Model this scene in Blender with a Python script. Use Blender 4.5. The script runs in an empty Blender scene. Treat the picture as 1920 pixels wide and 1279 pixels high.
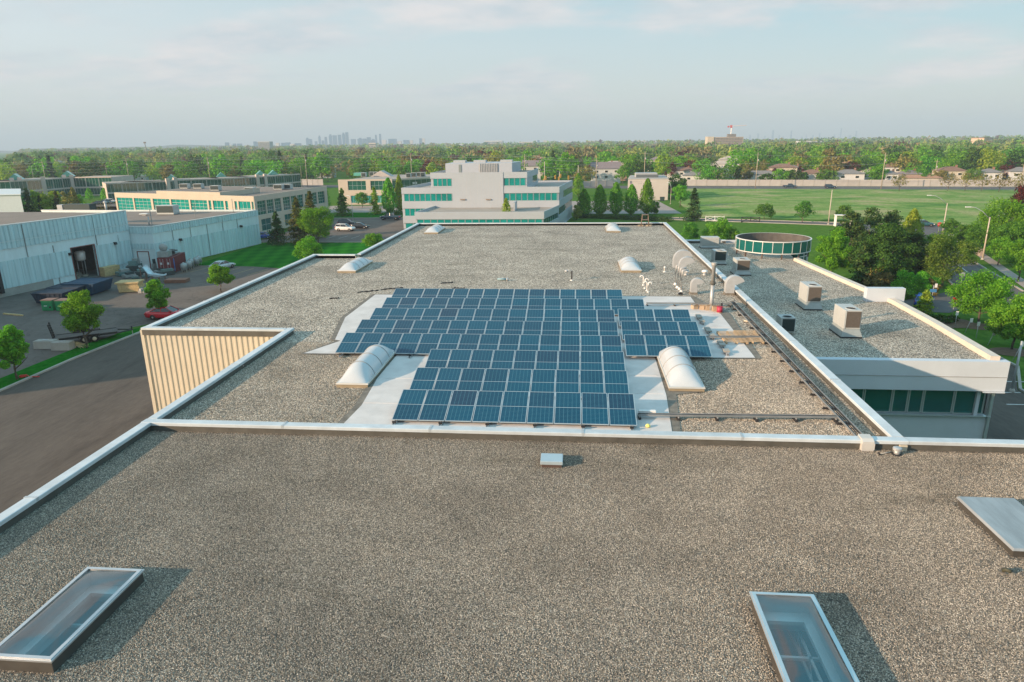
import bpy, math, random
import numpy as np
from math import sin, cos, tan, pi, radians, atan2, hypot, sqrt
from mathutils import Matrix, Vector

random.seed(7)
rng = np.random.default_rng(11)
S = bpy.context.scene
COL = S.collection

# ------------------------------------------------------------------ camera
CAMZ = 20.0            # metres above the ground; the roof lies at 9.25
F_PX, CX, CY = 1280.0, 960.0, 639.5   # 24 mm lens on a 36 mm sensor, in 1920-wide pixels


def _basis():
    vp = np.array([(1081 - CX) / F_PX, -(265 - CY) / F_PX, -1.0]); vp /= np.linalg.norm(vp)
    p2 = np.array([(2081 - CX) / F_PX, -(251.3 - CY) / F_PX, -1.0])
    n = np.cross(p2, vp); n /= np.linalg.norm(n)
    if n[1] < 0: n = -n
    return np.array([np.cross(vp, n), vp, n])


RC = _basis()
CAM = np.array([0, 0, CAMZ])
cd = bpy.data.cameras.new('camera'); cam = bpy.data.objects.new('camera', cd); COL.objects.link(cam)
cd.sensor_width = 36; cd.lens = 24; cd.clip_start = 0.1; cd.clip_end = 60000
m4 = np.eye(4); m4[:3, :3] = RC; m4[:3, 3] = CAM
cam.matrix_world = Matrix(m4.tolist())
S.camera = cam

# ------------------------------------------------------------------ sun and sky
SUNDIR = Vector((1.0, 0.585, -0.352)).normalized()      # the way the light travels
ELEV = math.asin(-SUNDIR.z)
AZ = atan2(-SUNDIR.x, -SUNDIR.y)
sd = bpy.data.lights.new('sun', 'SUN'); sd.energy = 5.0; sd.angle = radians(0.55); sd.color = (1.0, 0.71, 0.475)
sun = bpy.data.objects.new('sun', sd); COL.objects.link(sun); sun.location = (-60, -40, 60)
sun.rotation_euler = SUNDIR.to_track_quat('-Z', 'Y').to_euler()

world = bpy.data.worlds.new('World'); S.world = world; world.use_nodes = True
wn, wl = world.node_tree.nodes, world.node_tree.links
wn.clear()


def N(t, kind, **kw):
    n = t.nodes.new(kind)
    for k, v in kw.items():
        if k.startswith('i_'):
            n.inputs[k[2:].replace('_', ' ')].default_value = v
        else:
            setattr(n, k, v)
    return n


def mathn(t, op, a, b=None, c=None, clamp=False):
    n = t.nodes.new('ShaderNodeMath'); n.operation = op; n.use_clamp = clamp
    for i, v in enumerate((a, b, c)):
        if v is None: continue
        if isinstance(v, (int, float)): n.inputs[i].default_value = v
        else: t.links.new(v, n.inputs[i])
    return n.outputs[0]


def mixc(t, fac, a, b, mode='MIX'):
    n = t.nodes.new('ShaderNodeMix'); n.data_type = 'RGBA'; n.blend_type = mode
    for s, v in ((n.inputs[0], fac), (n.inputs[6], a), (n.inputs[7], b)):
        if isinstance(v, (int, float)): s.default_value = v
        elif isinstance(v, (tuple, list)): s.default_value = (*v[:3], 1)
        else: t.links.new(v, s)
    return n.outputs[2]


def ramp(t, fac, stops, interp='LINEAR'):
    n = t.nodes.new('ShaderNodeValToRGB'); n.color_ramp.interpolation = interp
    e = n.color_ramp.elements
    while len(e) < len(stops): e.new(0.5)
    for el, (p, c) in zip(e, stops):
        el.position = p; el.color = (c, c, c, 1) if isinstance(c, (int, float)) else (*c[:3], 1)
    t.links.new(fac, n.inputs[0])
    return n.outputs[0]


def make_world():
    t = world.node_tree
    sky = N(t, 'ShaderNodeTexSky', sky_type='NISHITA', sun_disc=False, sun_elevation=ELEV, sun_rotation=AZ,
            altitude=100.0, air_density=1.0, dust_density=1.5, ozone_density=1.0)
    tc = N(t, 'ShaderNodeTexCoord')
    sep = N(t, 'ShaderNodeSeparateXYZ'); t.links.new(tc.outputs['Generated'], sep.inputs[0])
    zz = mathn(t, 'MAXIMUM', sep.outputs[2], 0.0)
    den = mathn(t, 'ADD', zz, 0.16)
    u = mathn(t, 'DIVIDE', sep.outputs[0], den); v = mathn(t, 'DIVIDE', sep.outputs[1], den)
    cmb = N(t, 'ShaderNodeCombineXYZ'); t.links.new(u, cmb.inputs[0]); t.links.new(v, cmb.inputs[1])
    mp = N(t, 'ShaderNodeMapping'); mp.inputs['Location'].default_value = (3.1, 7.4, 1.7); mp.inputs['Scale'].default_value = (0.85, 1.05, 1)
    t.links.new(cmb.outputs[0], mp.inputs[0])
    # hazy evening air: pale at the horizon, clearer and bluer with height (teal overhead brightened to fill the shade), whiter towards the sun's side
    hz = ramp(t, zz, [(0.0, (2.30, 2.40, 2.40)), (0.07, (2.16, 2.44, 2.50)), (0.17, (1.18, 2.20, 2.48)), (0.50, (1.05, 3.35, 4.35)), (1.0, (0.90, 3.45, 4.75))])
    lr = mathn(t, 'MULTIPLY_ADD', sep.outputs[0], -0.72, 0.44, clamp=True)
    hz = mixc(t, mathn(t, 'MULTIPLY', lr, ramp(t, zz, [(0.0, 0.25), (0.12, 0.9), (0.5, 0.45), (1.0, 0.1)])), hz, (3.2, 3.34, 3.40))
    col = mixc(t, 0.18, hz, sky.outputs[0])
    n1 = N(t, 'ShaderNodeTexNoise', i_Scale=1.0, i_Detail=8.0, i_Roughness=0.54, i_Distortion=0.15); t.links.new(mp.outputs[0], n1.inputs['Vector'])
    mask = ramp(t, n1.outputs['Fac'], [(0.44, 0.0), (0.58, 1.0)], 'EASE')
    mask = mathn(t, 'MULTIPLY', mask, ramp(t, zz, [(0.03, 0.0), (0.08, 1.0)], 'EASE'))
    n2 = N(t, 'ShaderNodeTexNoise', i_Scale=3.2, i_Detail=7.0, i_Roughness=0.62); t.links.new(mp.outputs[0], n2.inputs['Vector'])
    cc = ramp(t, n2.outputs['Fac'], [(0.35, (2.4, 2.68, 2.9)), (0.65, (3.5, 3.28, 3.25))])
    col = mixc(t, mathn(t, 'MULTIPLY', mask, 0.80), col, cc)
    bg = N(t, 'ShaderNodeBackground'); bg.inputs['Strength'].default_value = 0.15
    t.links.new(col, bg.inputs[0])
    out = N(t, 'ShaderNodeOutputWorld'); t.links.new(bg.outputs[0], out.inputs[0])


make_world()
S.view_settings.view_transform = 'Standard'; S.view_settings.look = 'None'
S.view_settings.exposure = 0.75; S.view_settings.gamma = 1.0
S.view_settings.use_curve_mapping = False
S.cycles.max_bounces = 6; S.cycles.diffuse_bounces = 3; S.cycles.glossy_bounces = 3
S.cycles.transmission_bounces = 4; S.cycles.transparent_max_bounces = 8; S.cycles.volume_bounces = 0
S.cycles.caustics_reflective = False; S.cycles.caustics_refractive = False
S.cycles.sample_clamp_indirect = 6.0

# ------------------------------------------------------------------ pixel -> place helpers (true positions on known planes)
def ray(px, py): return RC @ np.array([(px - CX) / F_PX, -(py - CY) / F_PX, -1.0])
def at(px, py, z=0.0):
    d = ray(px, py); p = CAM + (z - CAMZ) / d[2] * d
    return (float(p[0]), float(p[1]))
def at_y(px, py, y):
    d = ray(px, py); p = CAM + d * y / d[1]
    return tuple(float(c) for c in p)
def hgt(px, py, x, y):
    d = ray(px, py); t_ = hypot(x, y) / hypot(d[0], d[1])
    return float(CAMZ + t_ * d[2])
def on_wall(px, py, a, b):
    d = ray(px, py); ax, ay = a; ux, uy = b[0] - a[0], b[1] - a[1]; L = hypot(ux, uy); ux /= L; uy /= L
    # t*d = a + s*u
    det = d[0] * (-uy) + ux * d[1]
    t_ = (ax * (-uy) + ux * ay) / det
    s = (d[0] * t_ - ax) * ux + (d[1] * t_ - ay) * uy
    return float(s), float(CAMZ + t_ * d[2])


# ------------------------------------------------------------------ materials
def srgb(r, g, b):
    f = lambda c: (c / 255 / 12.92) if c <= 10 else ((c / 255 + 0.055) / 1.055) ** 2.4
    return (f(r), f(g), f(b))
_M = {}
def M(name, col, rough=0.65, metal=0.0, var=0.14, scale=2.0, bump=0.0, bscale=60.0, spec=0.5, col2=None, coat=0.0, rnd=0.0, stretch=None):
    if name in _M: return _M[name]
    m = bpy.data.materials.new(name); m.use_nodes = True; t = m.node_tree
    b = t.nodes['Principled BSDF']
    b.inputs['Roughness'].default_value = rough; b.inputs['Metallic'].default_value = metal
    b.inputs['Specular IOR Level'].default_value = spec; b.inputs['Coat Weight'].default_value = coat
    tc = N(t, 'ShaderNodeTexCoord'); vec = tc.outputs['Object']
    if stretch:
        mp = N(t, 'ShaderNodeMapping'); mp.inputs['Scale'].default_value = stretch
        t.links.new(vec, mp.inputs[0]); vec = mp.outputs[0]
    c = np.array(col)
    if var > 0 or col2:
        n = N(t, 'ShaderNodeTexNoise', i_Scale=scale, i_Detail=6.0, i_Roughness=0.62)
        t.links.new(vec, n.inputs['Vector'])
        lo = tuple(c * (1 - var)); hi = tuple(np.minimum(c * (1 + var), 1)) if col2 is None else col2
        o = ramp(t, n.outputs['Fac'], [(0.30, lo), (0.70, hi)])
    else:
        rgb = N(t, 'ShaderNodeRGB'); rgb.outputs[0].default_value = (*col, 1); o = rgb.outputs[0]
    if rnd > 0:
        oi = N(t, 'ShaderNodeObjectInfo')
        f = mathn(t, 'MULTIPLY_ADD', oi.outputs['Random'], 2 * rnd, 1 - rnd)
        g = N(t, 'ShaderNodeCombineXYZ')
        for i in range(3): t.links.new(f, g.inputs[i])
        o = mixc(t, 1.0, o, g.outputs[0], 'MULTIPLY')
    t.links.new(o, b.inputs['Base Color'])
    if bump > 0:
        n2 = N(t, 'ShaderNodeTexNoise', i_Scale=bscale, i_Detail=4.0)
        t.links.new(vec, n2.inputs['Vector'])
        bp = N(t, 'ShaderNodeBump'); bp.inputs['Strength'].default_value = bump; bp.inputs['Distance'].default_value = 0.03
        t.links.new(n2.outputs['Fac'], bp.inputs['Height']); t.links.new(bp.outputs[0], b.inputs['Normal'])
    _M[name] = m
    return m


def weathering_light_gain(t, gain):
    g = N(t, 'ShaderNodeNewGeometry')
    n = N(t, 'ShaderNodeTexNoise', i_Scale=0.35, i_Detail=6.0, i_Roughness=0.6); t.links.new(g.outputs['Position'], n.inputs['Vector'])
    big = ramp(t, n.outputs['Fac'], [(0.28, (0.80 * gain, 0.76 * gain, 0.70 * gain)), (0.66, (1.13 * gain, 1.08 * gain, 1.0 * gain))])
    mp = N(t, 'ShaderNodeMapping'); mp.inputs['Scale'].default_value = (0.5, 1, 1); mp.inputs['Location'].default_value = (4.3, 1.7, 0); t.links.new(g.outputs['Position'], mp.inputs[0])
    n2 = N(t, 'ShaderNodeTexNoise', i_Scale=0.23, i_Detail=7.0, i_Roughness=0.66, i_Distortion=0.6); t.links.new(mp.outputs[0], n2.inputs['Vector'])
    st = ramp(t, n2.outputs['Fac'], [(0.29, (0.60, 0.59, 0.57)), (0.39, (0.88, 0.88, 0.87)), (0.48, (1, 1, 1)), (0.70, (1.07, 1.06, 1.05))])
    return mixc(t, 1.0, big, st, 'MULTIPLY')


def gravel_material(name, scale=33.0, bump=0.8, gain=1.0):
    m = bpy.data.materials.new(name); m.use_nodes = True; t = m.node_tree; b = t.nodes['Principled BSDF']
    b.inputs['Roughness'].default_value = 0.85; b.inputs['Specular IOR Level'].default_value = 0.25
    tc = N(t, 'ShaderNodeTexCoord')
    v = N(t, 'ShaderNodeTexVoronoi', i_Scale=scale); t.links.new(tc.outputs['Object'], v.inputs['Vector'])
    sp = N(t, 'ShaderNodeSeparateColor'); t.links.new(v.outputs['Color'], sp.inputs[0])
    c = ramp(t, sp.outputs[0], STONES)
    gap = ramp(t, v.outputs['Distance'], [(0.40, 1.0), (0.78, 0.35)])
    c = mixc(t, 1.0, c, gap, 'MULTIPLY')
    c = mixc(t, 1.0, c, weathering_light_gain(t, gain), 'MULTIPLY')
    t.links.new(c, b.inputs['Base Color'])
    bp = N(t, 'ShaderNodeBump'); bp.inputs['Strength'].default_value = bump; bp.inputs['Distance'].default_value = 0.035
    inv = mathn(t, 'SUBTRACT', 1.0, v.outputs['Distance'])
    t.links.new(inv, bp.inputs['Height']); t.links.new(bp.outputs[0], b.inputs['Normal'])
    return m


STONES = [(0.0, (0.095, 0.102, 0.105)), (0.25, (0.19, 0.18, 0.168)), (0.5, (0.295, 0.265, 0.222)), (0.75, (0.41, 0.375, 0.328)), (1.0, (0.64, 0.61, 0.56))]
GRAVEL = gravel_material('roof_gravel', scale=16.0, gain=1.5); GRAVEL_NEAR = gravel_material('near_roof_gravel', scale=30.0, gain=0.92)  # gains paint in light: far stones' sunlit sides brighter, near roof's lens falloff darker


def stone_material(name='river_stone', gain=1.0):
    m = bpy.data.materials.new(name); m.use_nodes = True; t = m.node_tree; b = t.nodes['Principled BSDF']
    b.inputs['Roughness'].default_value = 0.8; b.inputs['Specular IOR Level'].default_value = 0.3
    oi = N(t, 'ShaderNodeObjectInfo')
    c = ramp(t, oi.outputs['Random'], STONES)
    t.links.new(mixc(t, 1.0, c, weathering_light_gain(t, gain), 'MULTIPLY'), b.inputs['Base Color'])
    return m


STONE = stone_material('river_stone', 1.15); STONE_NEAR = stone_material('near_river_stone', 0.93)  # same painted light gain: near stones darker than those behind the parapet


def leaf_material(name, c1, c2, c3=None, trans=0.45, rnd=0.16):
    m = bpy.data.materials.new(name); m.use_nodes = True; t = m.node_tree; t.nodes.clear()
    g = N(t, 'ShaderNodeNewGeometry')
    stops = [(0.0, c1), (1.0, c2)] if c3 is None else [(0.0, c1), (0.75, c2), (1.0, c3)]
    c = ramp(t, g.outputs['Random Per Island'], stops)
    oi = N(t, 'ShaderNodeObjectInfo')
    hs = N(t, 'ShaderNodeHueSaturation'); t.links.new(c, hs.inputs['Color'])
    t.links.new(mathn(t, 'MULTIPLY_ADD', oi.outputs['Random'], 0.03, 0.478), hs.inputs['Hue'])
    t.links.new(mathn(t, 'MULTIPLY_ADD', oi.outputs['Random'], 2 * rnd, 1 - rnd), hs.inputs['Value'])
    d = N(t, 'ShaderNodeBsdfDiffuse'); tr = N(t, 'ShaderNodeBsdfTranslucent'); mx = N(t, 'ShaderNodeMixShader')
    mx.inputs[0].default_value = trans
    t.links.new(hs.outputs[0], d.inputs[0]); t.links.new(mixc(t, 1.0, hs.outputs[0], (1.15, 1.25, 0.7), 'MULTIPLY'), tr.inputs[0])
    t.links.new(d.outputs[0], mx.inputs[1]); t.links.new(tr.outputs[0], mx.inputs[2])
    o = N(t, 'ShaderNodeOutputMaterial'); t.links.new(mx.outputs[0], o.inputs[0])
    return m


def asphalt_material(name, col, stretch=(1, 1, 1), crack=0.72):
    m = bpy.data.materials.new(name); m.use_nodes = True; t = m.node_tree; b = t.nodes['Principled BSDF']; b.inputs['Roughness'].default_value = .88; b.inputs['Specular IOR Level'].default_value = .25
    g = N(t, 'ShaderNodeNewGeometry'); mp = N(t, 'ShaderNodeMapping'); mp.inputs['Scale'].default_value = stretch; t.links.new(g.outputs['Position'], mp.inputs[0])
    n1 = N(t, 'ShaderNodeTexNoise', i_Scale=0.16, i_Detail=7.0, i_Roughness=0.65, i_Distortion=0.8); n2 = N(t, 'ShaderNodeTexNoise', i_Scale=1.6, i_Detail=6.0, i_Roughness=0.7); v = N(t, 'ShaderNodeTexVoronoi', feature='DISTANCE_TO_EDGE', i_Scale=0.13)
    nw = N(t, 'ShaderNodeTexNoise', i_Scale=0.5, i_Detail=4.0); t.links.new(g.outputs['Position'], nw.inputs['Vector'])
    for n in (n1, n2): t.links.new(mp.outputs[0], n.inputs['Vector'])
    sc = N(t, 'ShaderNodeVectorMath', operation='SCALE'); sc.inputs[3].default_value = 5.0; t.links.new(nw.outputs['Color'], sc.inputs[0]); ad = N(t, 'ShaderNodeVectorMath', operation='ADD'); t.links.new(g.outputs['Position'], ad.inputs[0]); t.links.new(sc.outputs[0], ad.inputs[1]); t.links.new(ad.outputs[0], v.inputs['Vector'])
    c = np.array(col); o = ramp(t, n1.outputs['Fac'], [(0.32, tuple(c * .74)), (0.47, tuple(c)), (0.62, tuple(c * 1.16))])
    o = mixc(t, 1.0, o, ramp(t, n2.outputs['Fac'], [(0.3, 0.82), (0.7, 1.14)]), 'MULTIPLY'); o = mixc(t, 1.0, o, ramp(t, v.outputs['Distance'], [(0.0, crack), (0.006, crack), (0.012, 1.0)]), 'MULTIPLY')
    t.links.new(o, b.inputs['Base Color']); return m


def cell_material():
    m = bpy.data.materials.new('solar_cells'); m.use_nodes = True; t = m.node_tree; b = t.nodes['Principled BSDF']
    tc = N(t, 'ShaderNodeTexCoord'); sep = N(t, 'ShaderNodeSeparateXYZ'); t.links.new(tc.outputs['Object'], sep.inputs[0])
    def lines(src, pitch, w, off=0.0):
        f = mathn(t, 'FRACT', mathn(t, 'DIVIDE', mathn(t, 'ADD', src, off), pitch))
        d = mathn(t, 'ABSOLUTE', mathn(t, 'SUBTRACT', f, 0.5))
        return mathn(t, 'GREATER_THAN', d, 0.5 - w / pitch / 2)
    lx = lines(sep.outputs[0], CELLW, 0.012); ly = lines(sep.outputs[1], CELLH, 0.010)
    bus = lines(sep.outputs[0], CELLW / 5, 0.0016, CELLW / 10)
    oi = N(t, 'ShaderNodeObjectInfo')
    base = ramp(t, oi.outputs['Random'], [(0.0, (0.001, 0.036, 0.078)), (0.65, (0.000, 0.056, 0.110)), (1.0, (0.006, 0.028, 0.066))])
    c = mixc(t, mathn(t, 'MULTIPLY', bus, 0.25), base, (0.14, 0.24, 0.30))
    c = mixc(t, mathn(t, 'MULTIPLY', ly, 0.62), c, (0.10, 0.27, 0.35))
    c = mixc(t, mathn(t, 'MULTIPLY', lx, 0.62), c, (0.10, 0.27, 0.35))
    t.links.new(c, b.inputs['Base Color'])
    b.inputs['Roughness'].default_value = 0.25; b.inputs['Specular IOR Level'].default_value = 0.22
    b.inputs['Coat Weight'].default_value = 0.0; b.inputs['Coat Roughness'].default_value = 0.08
    return m


def glass_material(name, tint, refl=0.25, rough=0.02, seethru=0.85):
    m = bpy.data.materials.new(name); m.use_nodes = True; t = m.node_tree; t.nodes.clear()
    tr = N(t, 'ShaderNodeBsdfTransparent'); tr.inputs[0].default_value = (*[c * seethru for c in tint], 1)
    gl = N(t, 'ShaderNodeBsdfGlossy'); gl.inputs['Roughness'].default_value = rough
    fr = N(t, 'ShaderNodeFresnel'); fr.inputs[0].default_value = 1.5
    fac = mathn(t, 'MULTIPLY_ADD', fr.outputs[0], 1.0, refl, clamp=True)
    mx = N(t, 'ShaderNodeMixShader'); t.links.new(fac, mx.inputs[0])
    t.links.new(tr.outputs[0], mx.inputs[1]); t.links.new(gl.outputs[0], mx.inputs[2])
    o = N(t, 'ShaderNodeOutputMaterial'); t.links.new(mx.outputs[0], o.inputs[0])
    return m


# ------------------------------------------------------------------ mesh helpers
class MB:
    def __init__(s): s.v = []; s.f = []
    def add(s, vs, fs):
        o = len(s.v); s.v += [tuple(map(float, p)) for p in vs]; s.f += [tuple(i + o for i in f) for f in fs]; return s
    def box(s, x0, x1, y0, y1, z0, z1):
        return s.hexa([(x0, y0), (x1, y0), (x1, y1), (x0, y1)], z0, z1)
    def hexa(s, poly, z0, z1, top=None):
        n = len(poly); top = top or poly
        vs = [(x, y, z0) for x, y in poly] + [(x, y, z1) for x, y in top]
        area = sum(poly[i][0] * poly[(i + 1) % n][1] - poly[(i + 1) % n][0] * poly[i][1] for i in range(n))
        fs = [tuple(range(n - 1, -1, -1)), tuple(range(n, 2 * n))] + [(i, (i + 1) % n, n + (i + 1) % n, n + i) for i in range(n)]
        if area < 0: fs = [f[::-1] for f in fs]
        return s.add(vs, fs)
    def wall(s, a, b, z0, z1, t=0.2, off=0.0):
        ux, uy = b[0] - a[0], b[1] - a[1]; L = hypot(ux, uy); nx, ny = uy / L, -ux / L
        p = [(a[0] + nx * off, a[1] + ny * off), (b[0] + nx * off, b[1] + ny * off),
             (b[0] + nx * (off - t), b[1] + ny * (off - t)), (a[0] + nx * (off - t), a[1] + ny * (off - t))]
        return s.hexa(p, z0, z1)
    def tube(s, pts, r, n=8, caps=True, r1=None):
        pts = [Vector(p) for p in pts]; k = len(pts); rings = []
        up = Vector((0, 0, 1))
        for i, p in enumerate(pts):
            d = (pts[min(i + 1, k - 1)] - pts[max(i - 1, 0)]).normalized()
            a = d.cross(up)
            if a.length < 1e-3: a = d.cross(Vector((1, 0, 0)))
            a.normalize(); b = a.cross(d)
            rr = r if r1 is None else r + (r1 - r) * i / (k - 1)
            rings.append([p + (a * cos(2 * pi * j / n) + b * sin(2 * pi * j / n)) * rr for j in range(n)])
        vs = [q for ring in rings for q in ring]; fs = []
        for i in range(k - 1):
            for j in range(n):
                j2 = (j + 1) % n
                fs.append((i * n + j, i * n + j2, (i + 1) * n + j2, (i + 1) * n + j))
        if caps: fs += [tuple(range(n - 1, -1, -1)), tuple(range((k - 1) * n, k * n))]
        return s.add(vs, fs)
    def lathe(s, prof, n=16, c=(0, 0), caps=True):
        vs = [(c[0] + r * cos(2 * pi * j / n), c[1] + r * sin(2 * pi * j / n), z) for r, z in prof for j in range(n)]
        fs = []
        for i in range(len(prof) - 1):
            for j in range(n):
                j2 = (j + 1) % n
                fs.append((i * n + j, i * n + j2, (i + 1) * n + j2, (i + 1) * n + j))
        if caps: fs += [tuple(range(n - 1, -1, -1)), tuple(range((len(prof) - 1) * n, len(prof) * n))]
        return s.add(vs, fs)
    def plate(s, poly, z): return s.add([(x, y, z) for x, y in poly], [tuple(range(len(poly)))])
    def xf(s, loc=(0, 0, 0), rz=0.0, sc=1.0):
        c_, s_ = cos(rz), sin(rz)
        s.v = [(loc[0] + sc * (x * c_ - y * s_), loc[1] + sc * (x * s_ + y * c_), loc[2] + sc * z) for x, y, z in s.v]; return s
    def mesh(s, name, mat, smooth=False):
        me = bpy.data.meshes.new(name); me.from_pydata(s.v, [], s.f); me.materials.append(mat)
        if smooth: me.polygons.foreach_set('use_smooth', [True] * len(me.polygons))
        me.update(); return me
    def obj(s, name, mat, parent=None, smooth=False, world=True, bevel=0.0):
        if parent is not None and world:
            off = Vector((0, 0, 0)); p = parent
            while p is not None: off += p.location; p = p.parent
            s.v = [(x - off.x, y - off.y, z - off.z) for x, y, z in s.v]
        elif parent is None and world and s.v:
            a = np.array(s.v); c = [(a[:, 0].min() + a[:, 0].max()) / 2, (a[:, 1].min() + a[:, 1].max()) / 2, a[:, 2].min()]
            s.v = [(x - c[0], y - c[1], z - c[2]) for x, y, z in s.v]
        o = bpy.data.objects.new(name, s.mesh(name, mat, smooth)); COL.objects.link(o)
        if parent is not None: o.parent = parent
        elif world and s.v: o.location = c
        if bevel > 0:
            md = o.modifiers.new('bevel', 'BEVEL'); md.width = bevel; md.segments = 2; md.limit_method = 'ANGLE'
        return o


def thing(name, label, cat, loc=(0, 0, 0), rz=0.0, group=None):
    o = bpy.data.objects.new(name, None); COL.objects.link(o); o.empty_display_size = 0.2
    o.location = loc; o.rotation_euler = (0, 0, rz); o['label'] = label; o['category'] = cat
    if group: o['group'] = group
    return o
def tag(o, label, cat, group=None):
    o['label'] = label; o['category'] = cat
    if group: o['group'] = group
    return o
def kind(o, k, label=None):
    o['kind'] = k
    if label: o['label'] = label
    return o
def dup(root, loc, rz=None, label=None, group=None, sc=None):
    def cp(o, par):
        c = o.copy(); COL.objects.link(c)
        if par is not None: c.parent = par
        for ch in o.children: cp(ch, c)
        return c
    r = cp(root, None); r.location = loc
    if rz is not None: r.rotation_euler = (0, 0, rz)
    if sc is not None: r.scale = sc if isinstance(sc, (tuple, list)) else (sc, sc, sc)
    if label: r['label'] = label
    if group: r['group'] = group
    return r
def fast_mesh(name, verts, nv, mat):
    """verts: (F*nv,3) array of separate polygons with nv corners."""
    F = len(verts) // nv
    me = bpy.data.meshes.new(name); me.vertices.add(len(verts)); me.vertices.foreach_set('co', np.ascontiguousarray(verts, dtype=np.float32).ravel())
    me.loops.add(len(verts)); me.loops.foreach_set('vertex_index', np.arange(len(verts), dtype=np.int32))
    me.polygons.add(F); me.polygons.foreach_set('loop_start', np.arange(0, F * nv, nv, dtype=np.int32))
    me.polygons.foreach_set('loop_total', np.full(F, nv, dtype=np.int32))
    me.materials.append(mat); me.update(calc_edges=True); return me
ORD = ['leftmost', 'second from the left', 'third from the left', 'fourth from the left', 'fifth from the left', 'sixth from the left',
       'seventh from the left', 'eighth from the left', 'ninth from the left', 'tenth from the left', 'eleventh from the left', 'twelfth from the left',
       'thirteenth from the left', 'fourteenth from the left', 'fifteenth from the left', 'sixteenth from the left'] + [w + ' from the left' for w in ('seventeenth', 'eighteenth', 'nineteenth', 'twentieth', 'twenty-first', 'twenty-second', 'twenty-third', 'twenty-fourth', 'twenty-fifth', 'twenty-sixth')]

ALU = M('aluminium', (0.62, 0.64, 0.65), 0.35, 0.7, 0.05)
GALV = M('galvanised_steel', (0.42, 0.44, 0.45), 0.5, 0.4, 0.18, 6.0)
DUCT = M('painted_duct', (0.40, 0.42, 0.43), 0.5, 0.15, 0.08, 3.0)
WHITE = M('white_paint', (0.74, 0.74, 0.72), 0.5, 0.0, 0.05, 4.0)
BLACK = M('black_rubber', (0.018, 0.018, 0.02), 0.7, 0.0, 0.2)
COPING = M('coping_metal', (0.53, 0.59, 0.625), 0.45, 0.1, 0.13, 1.3, rnd=.05)
FELT = M('roof_felt', (0.17, 0.155, 0.13), 0.85, 0.0, 0.35, 3.0, 0.3, 30)
BEIGE = M('beige_siding', (0.52, 0.475, 0.375), 0.55, 0.0, 0.05, 1.0)
DARKFLASH = M('dark_flashing', (0.085, 0.083, 0.072), 0.7, 0.0, 0.25, 2.0)

# ================================================================== the setting: ground, roads, lawns
GRASS = M('grass', (0.055, 0.150, 0.022), 0.95, 0, 0.25, 0.9, 0.5, 14, 0.0, (0.10, 0.20, 0.035))
LAWN = M('mown_lawn', (0.008, 0.115, 0.009), 1.0, 0, 0.22, 1.4, 0.5, 18, 0.0, (0.022, 0.165, 0.015))
def meadow_material():
    m = bpy.data.materials.new('meadow'); m.use_nodes = True; t = m.node_tree; b = t.nodes['Principled BSDF']; b.inputs['Roughness'].default_value = 1; b.inputs['Specular IOR Level'].default_value = 0
    tc = N(t, 'ShaderNodeTexCoord'); mp = N(t, 'ShaderNodeMapping'); mp.inputs['Rotation'].default_value = (0, 0, .17); mp.inputs['Scale'].default_value = (.75, 1, 1); t.links.new(tc.outputs['Object'], mp.inputs[0])
    n1 = N(t, 'ShaderNodeTexNoise', i_Scale=0.075, i_Detail=8.0, i_Roughness=0.62, i_Distortion=0.6); n2 = N(t, 'ShaderNodeTexNoise', i_Scale=0.9, i_Detail=6.0, i_Roughness=0.7)
    t.links.new(mp.outputs[0], n1.inputs['Vector']); t.links.new(tc.outputs['Object'], n2.inputs['Vector'])
    c = ramp(t, n1.outputs['Fac'], [(0.36, (0.085, 0.200, 0.052)), (0.45, (0.155, 0.265, 0.072)), (0.53, (0.215, 0.295, 0.100)), (0.63, (0.33, 0.32, 0.165))])
    c = mixc(t, 1.0, c, ramp(t, n2.outputs['Fac'], [(0.3, 0.62), (0.7, 1.32)]), 'MULTIPLY'); t.links.new(c, b.inputs['Base Color'])
    bp = N(t, 'ShaderNodeBump'); bp.inputs['Strength'].default_value = .6; bp.inputs['Distance'].default_value = .2; t.links.new(n2.outputs['Fac'], bp.inputs['Height']); t.links.new(bp.outputs[0], b.inputs['Normal'])
    return m
FIELD = meadow_material()
def striped_lawn():
    m = bpy.data.materials.new('striped_lawn'); m.use_nodes = True; t = m.node_tree; b = t.nodes['Principled BSDF']; b.inputs['Roughness'].default_value = 1; b.inputs['Specular IOR Level'].default_value = 0
    tc = N(t, 'ShaderNodeTexCoord'); sep = N(t, 'ShaderNodeSeparateXYZ'); t.links.new(tc.outputs['Object'], sep.inputs[0])
    f1 = mathn(t, 'SINE', mathn(t, 'MULTIPLY', mathn(t, 'ADD', sep.outputs[0], mathn(t, 'MULTIPLY', sep.outputs[1], .25)), 2.0)); f2 = mathn(t, 'SINE', mathn(t, 'MULTIPLY', mathn(t, 'SUBTRACT', sep.outputs[1], mathn(t, 'MULTIPLY', sep.outputs[0], .5)), 1.3))
    n = N(t, 'ShaderNodeTexNoise', i_Scale=1.2, i_Detail=6.0); t.links.new(tc.outputs['Object'], n.inputs['Vector'])
    f = mathn(t, 'ADD', mathn(t, 'MULTIPLY_ADD', f1, .13, .5), mathn(t, 'ADD', mathn(t, 'MULTIPLY', f2, .09), mathn(t, 'MULTIPLY_ADD', n.outputs['Fac'], .5, -.25)))
    t.links.new(ramp(t, f, [(0.25, (0.006, 0.095, 0.010)), (0.75, (0.030, 0.180, 0.018))]), b.inputs['Base Color']); return m
STRIPES = striped_lawn()
ASPH = asphalt_material('old_asphalt', (0.125, 0.107, 0.094))
ASPH2 = asphalt_material('dark_asphalt', (0.094, 0.080, 0.069), (2.2, .55, 1), 0.95)
ASPH3 = asphalt_material('road_asphalt', (0.105, 0.102, 0.102))
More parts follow.
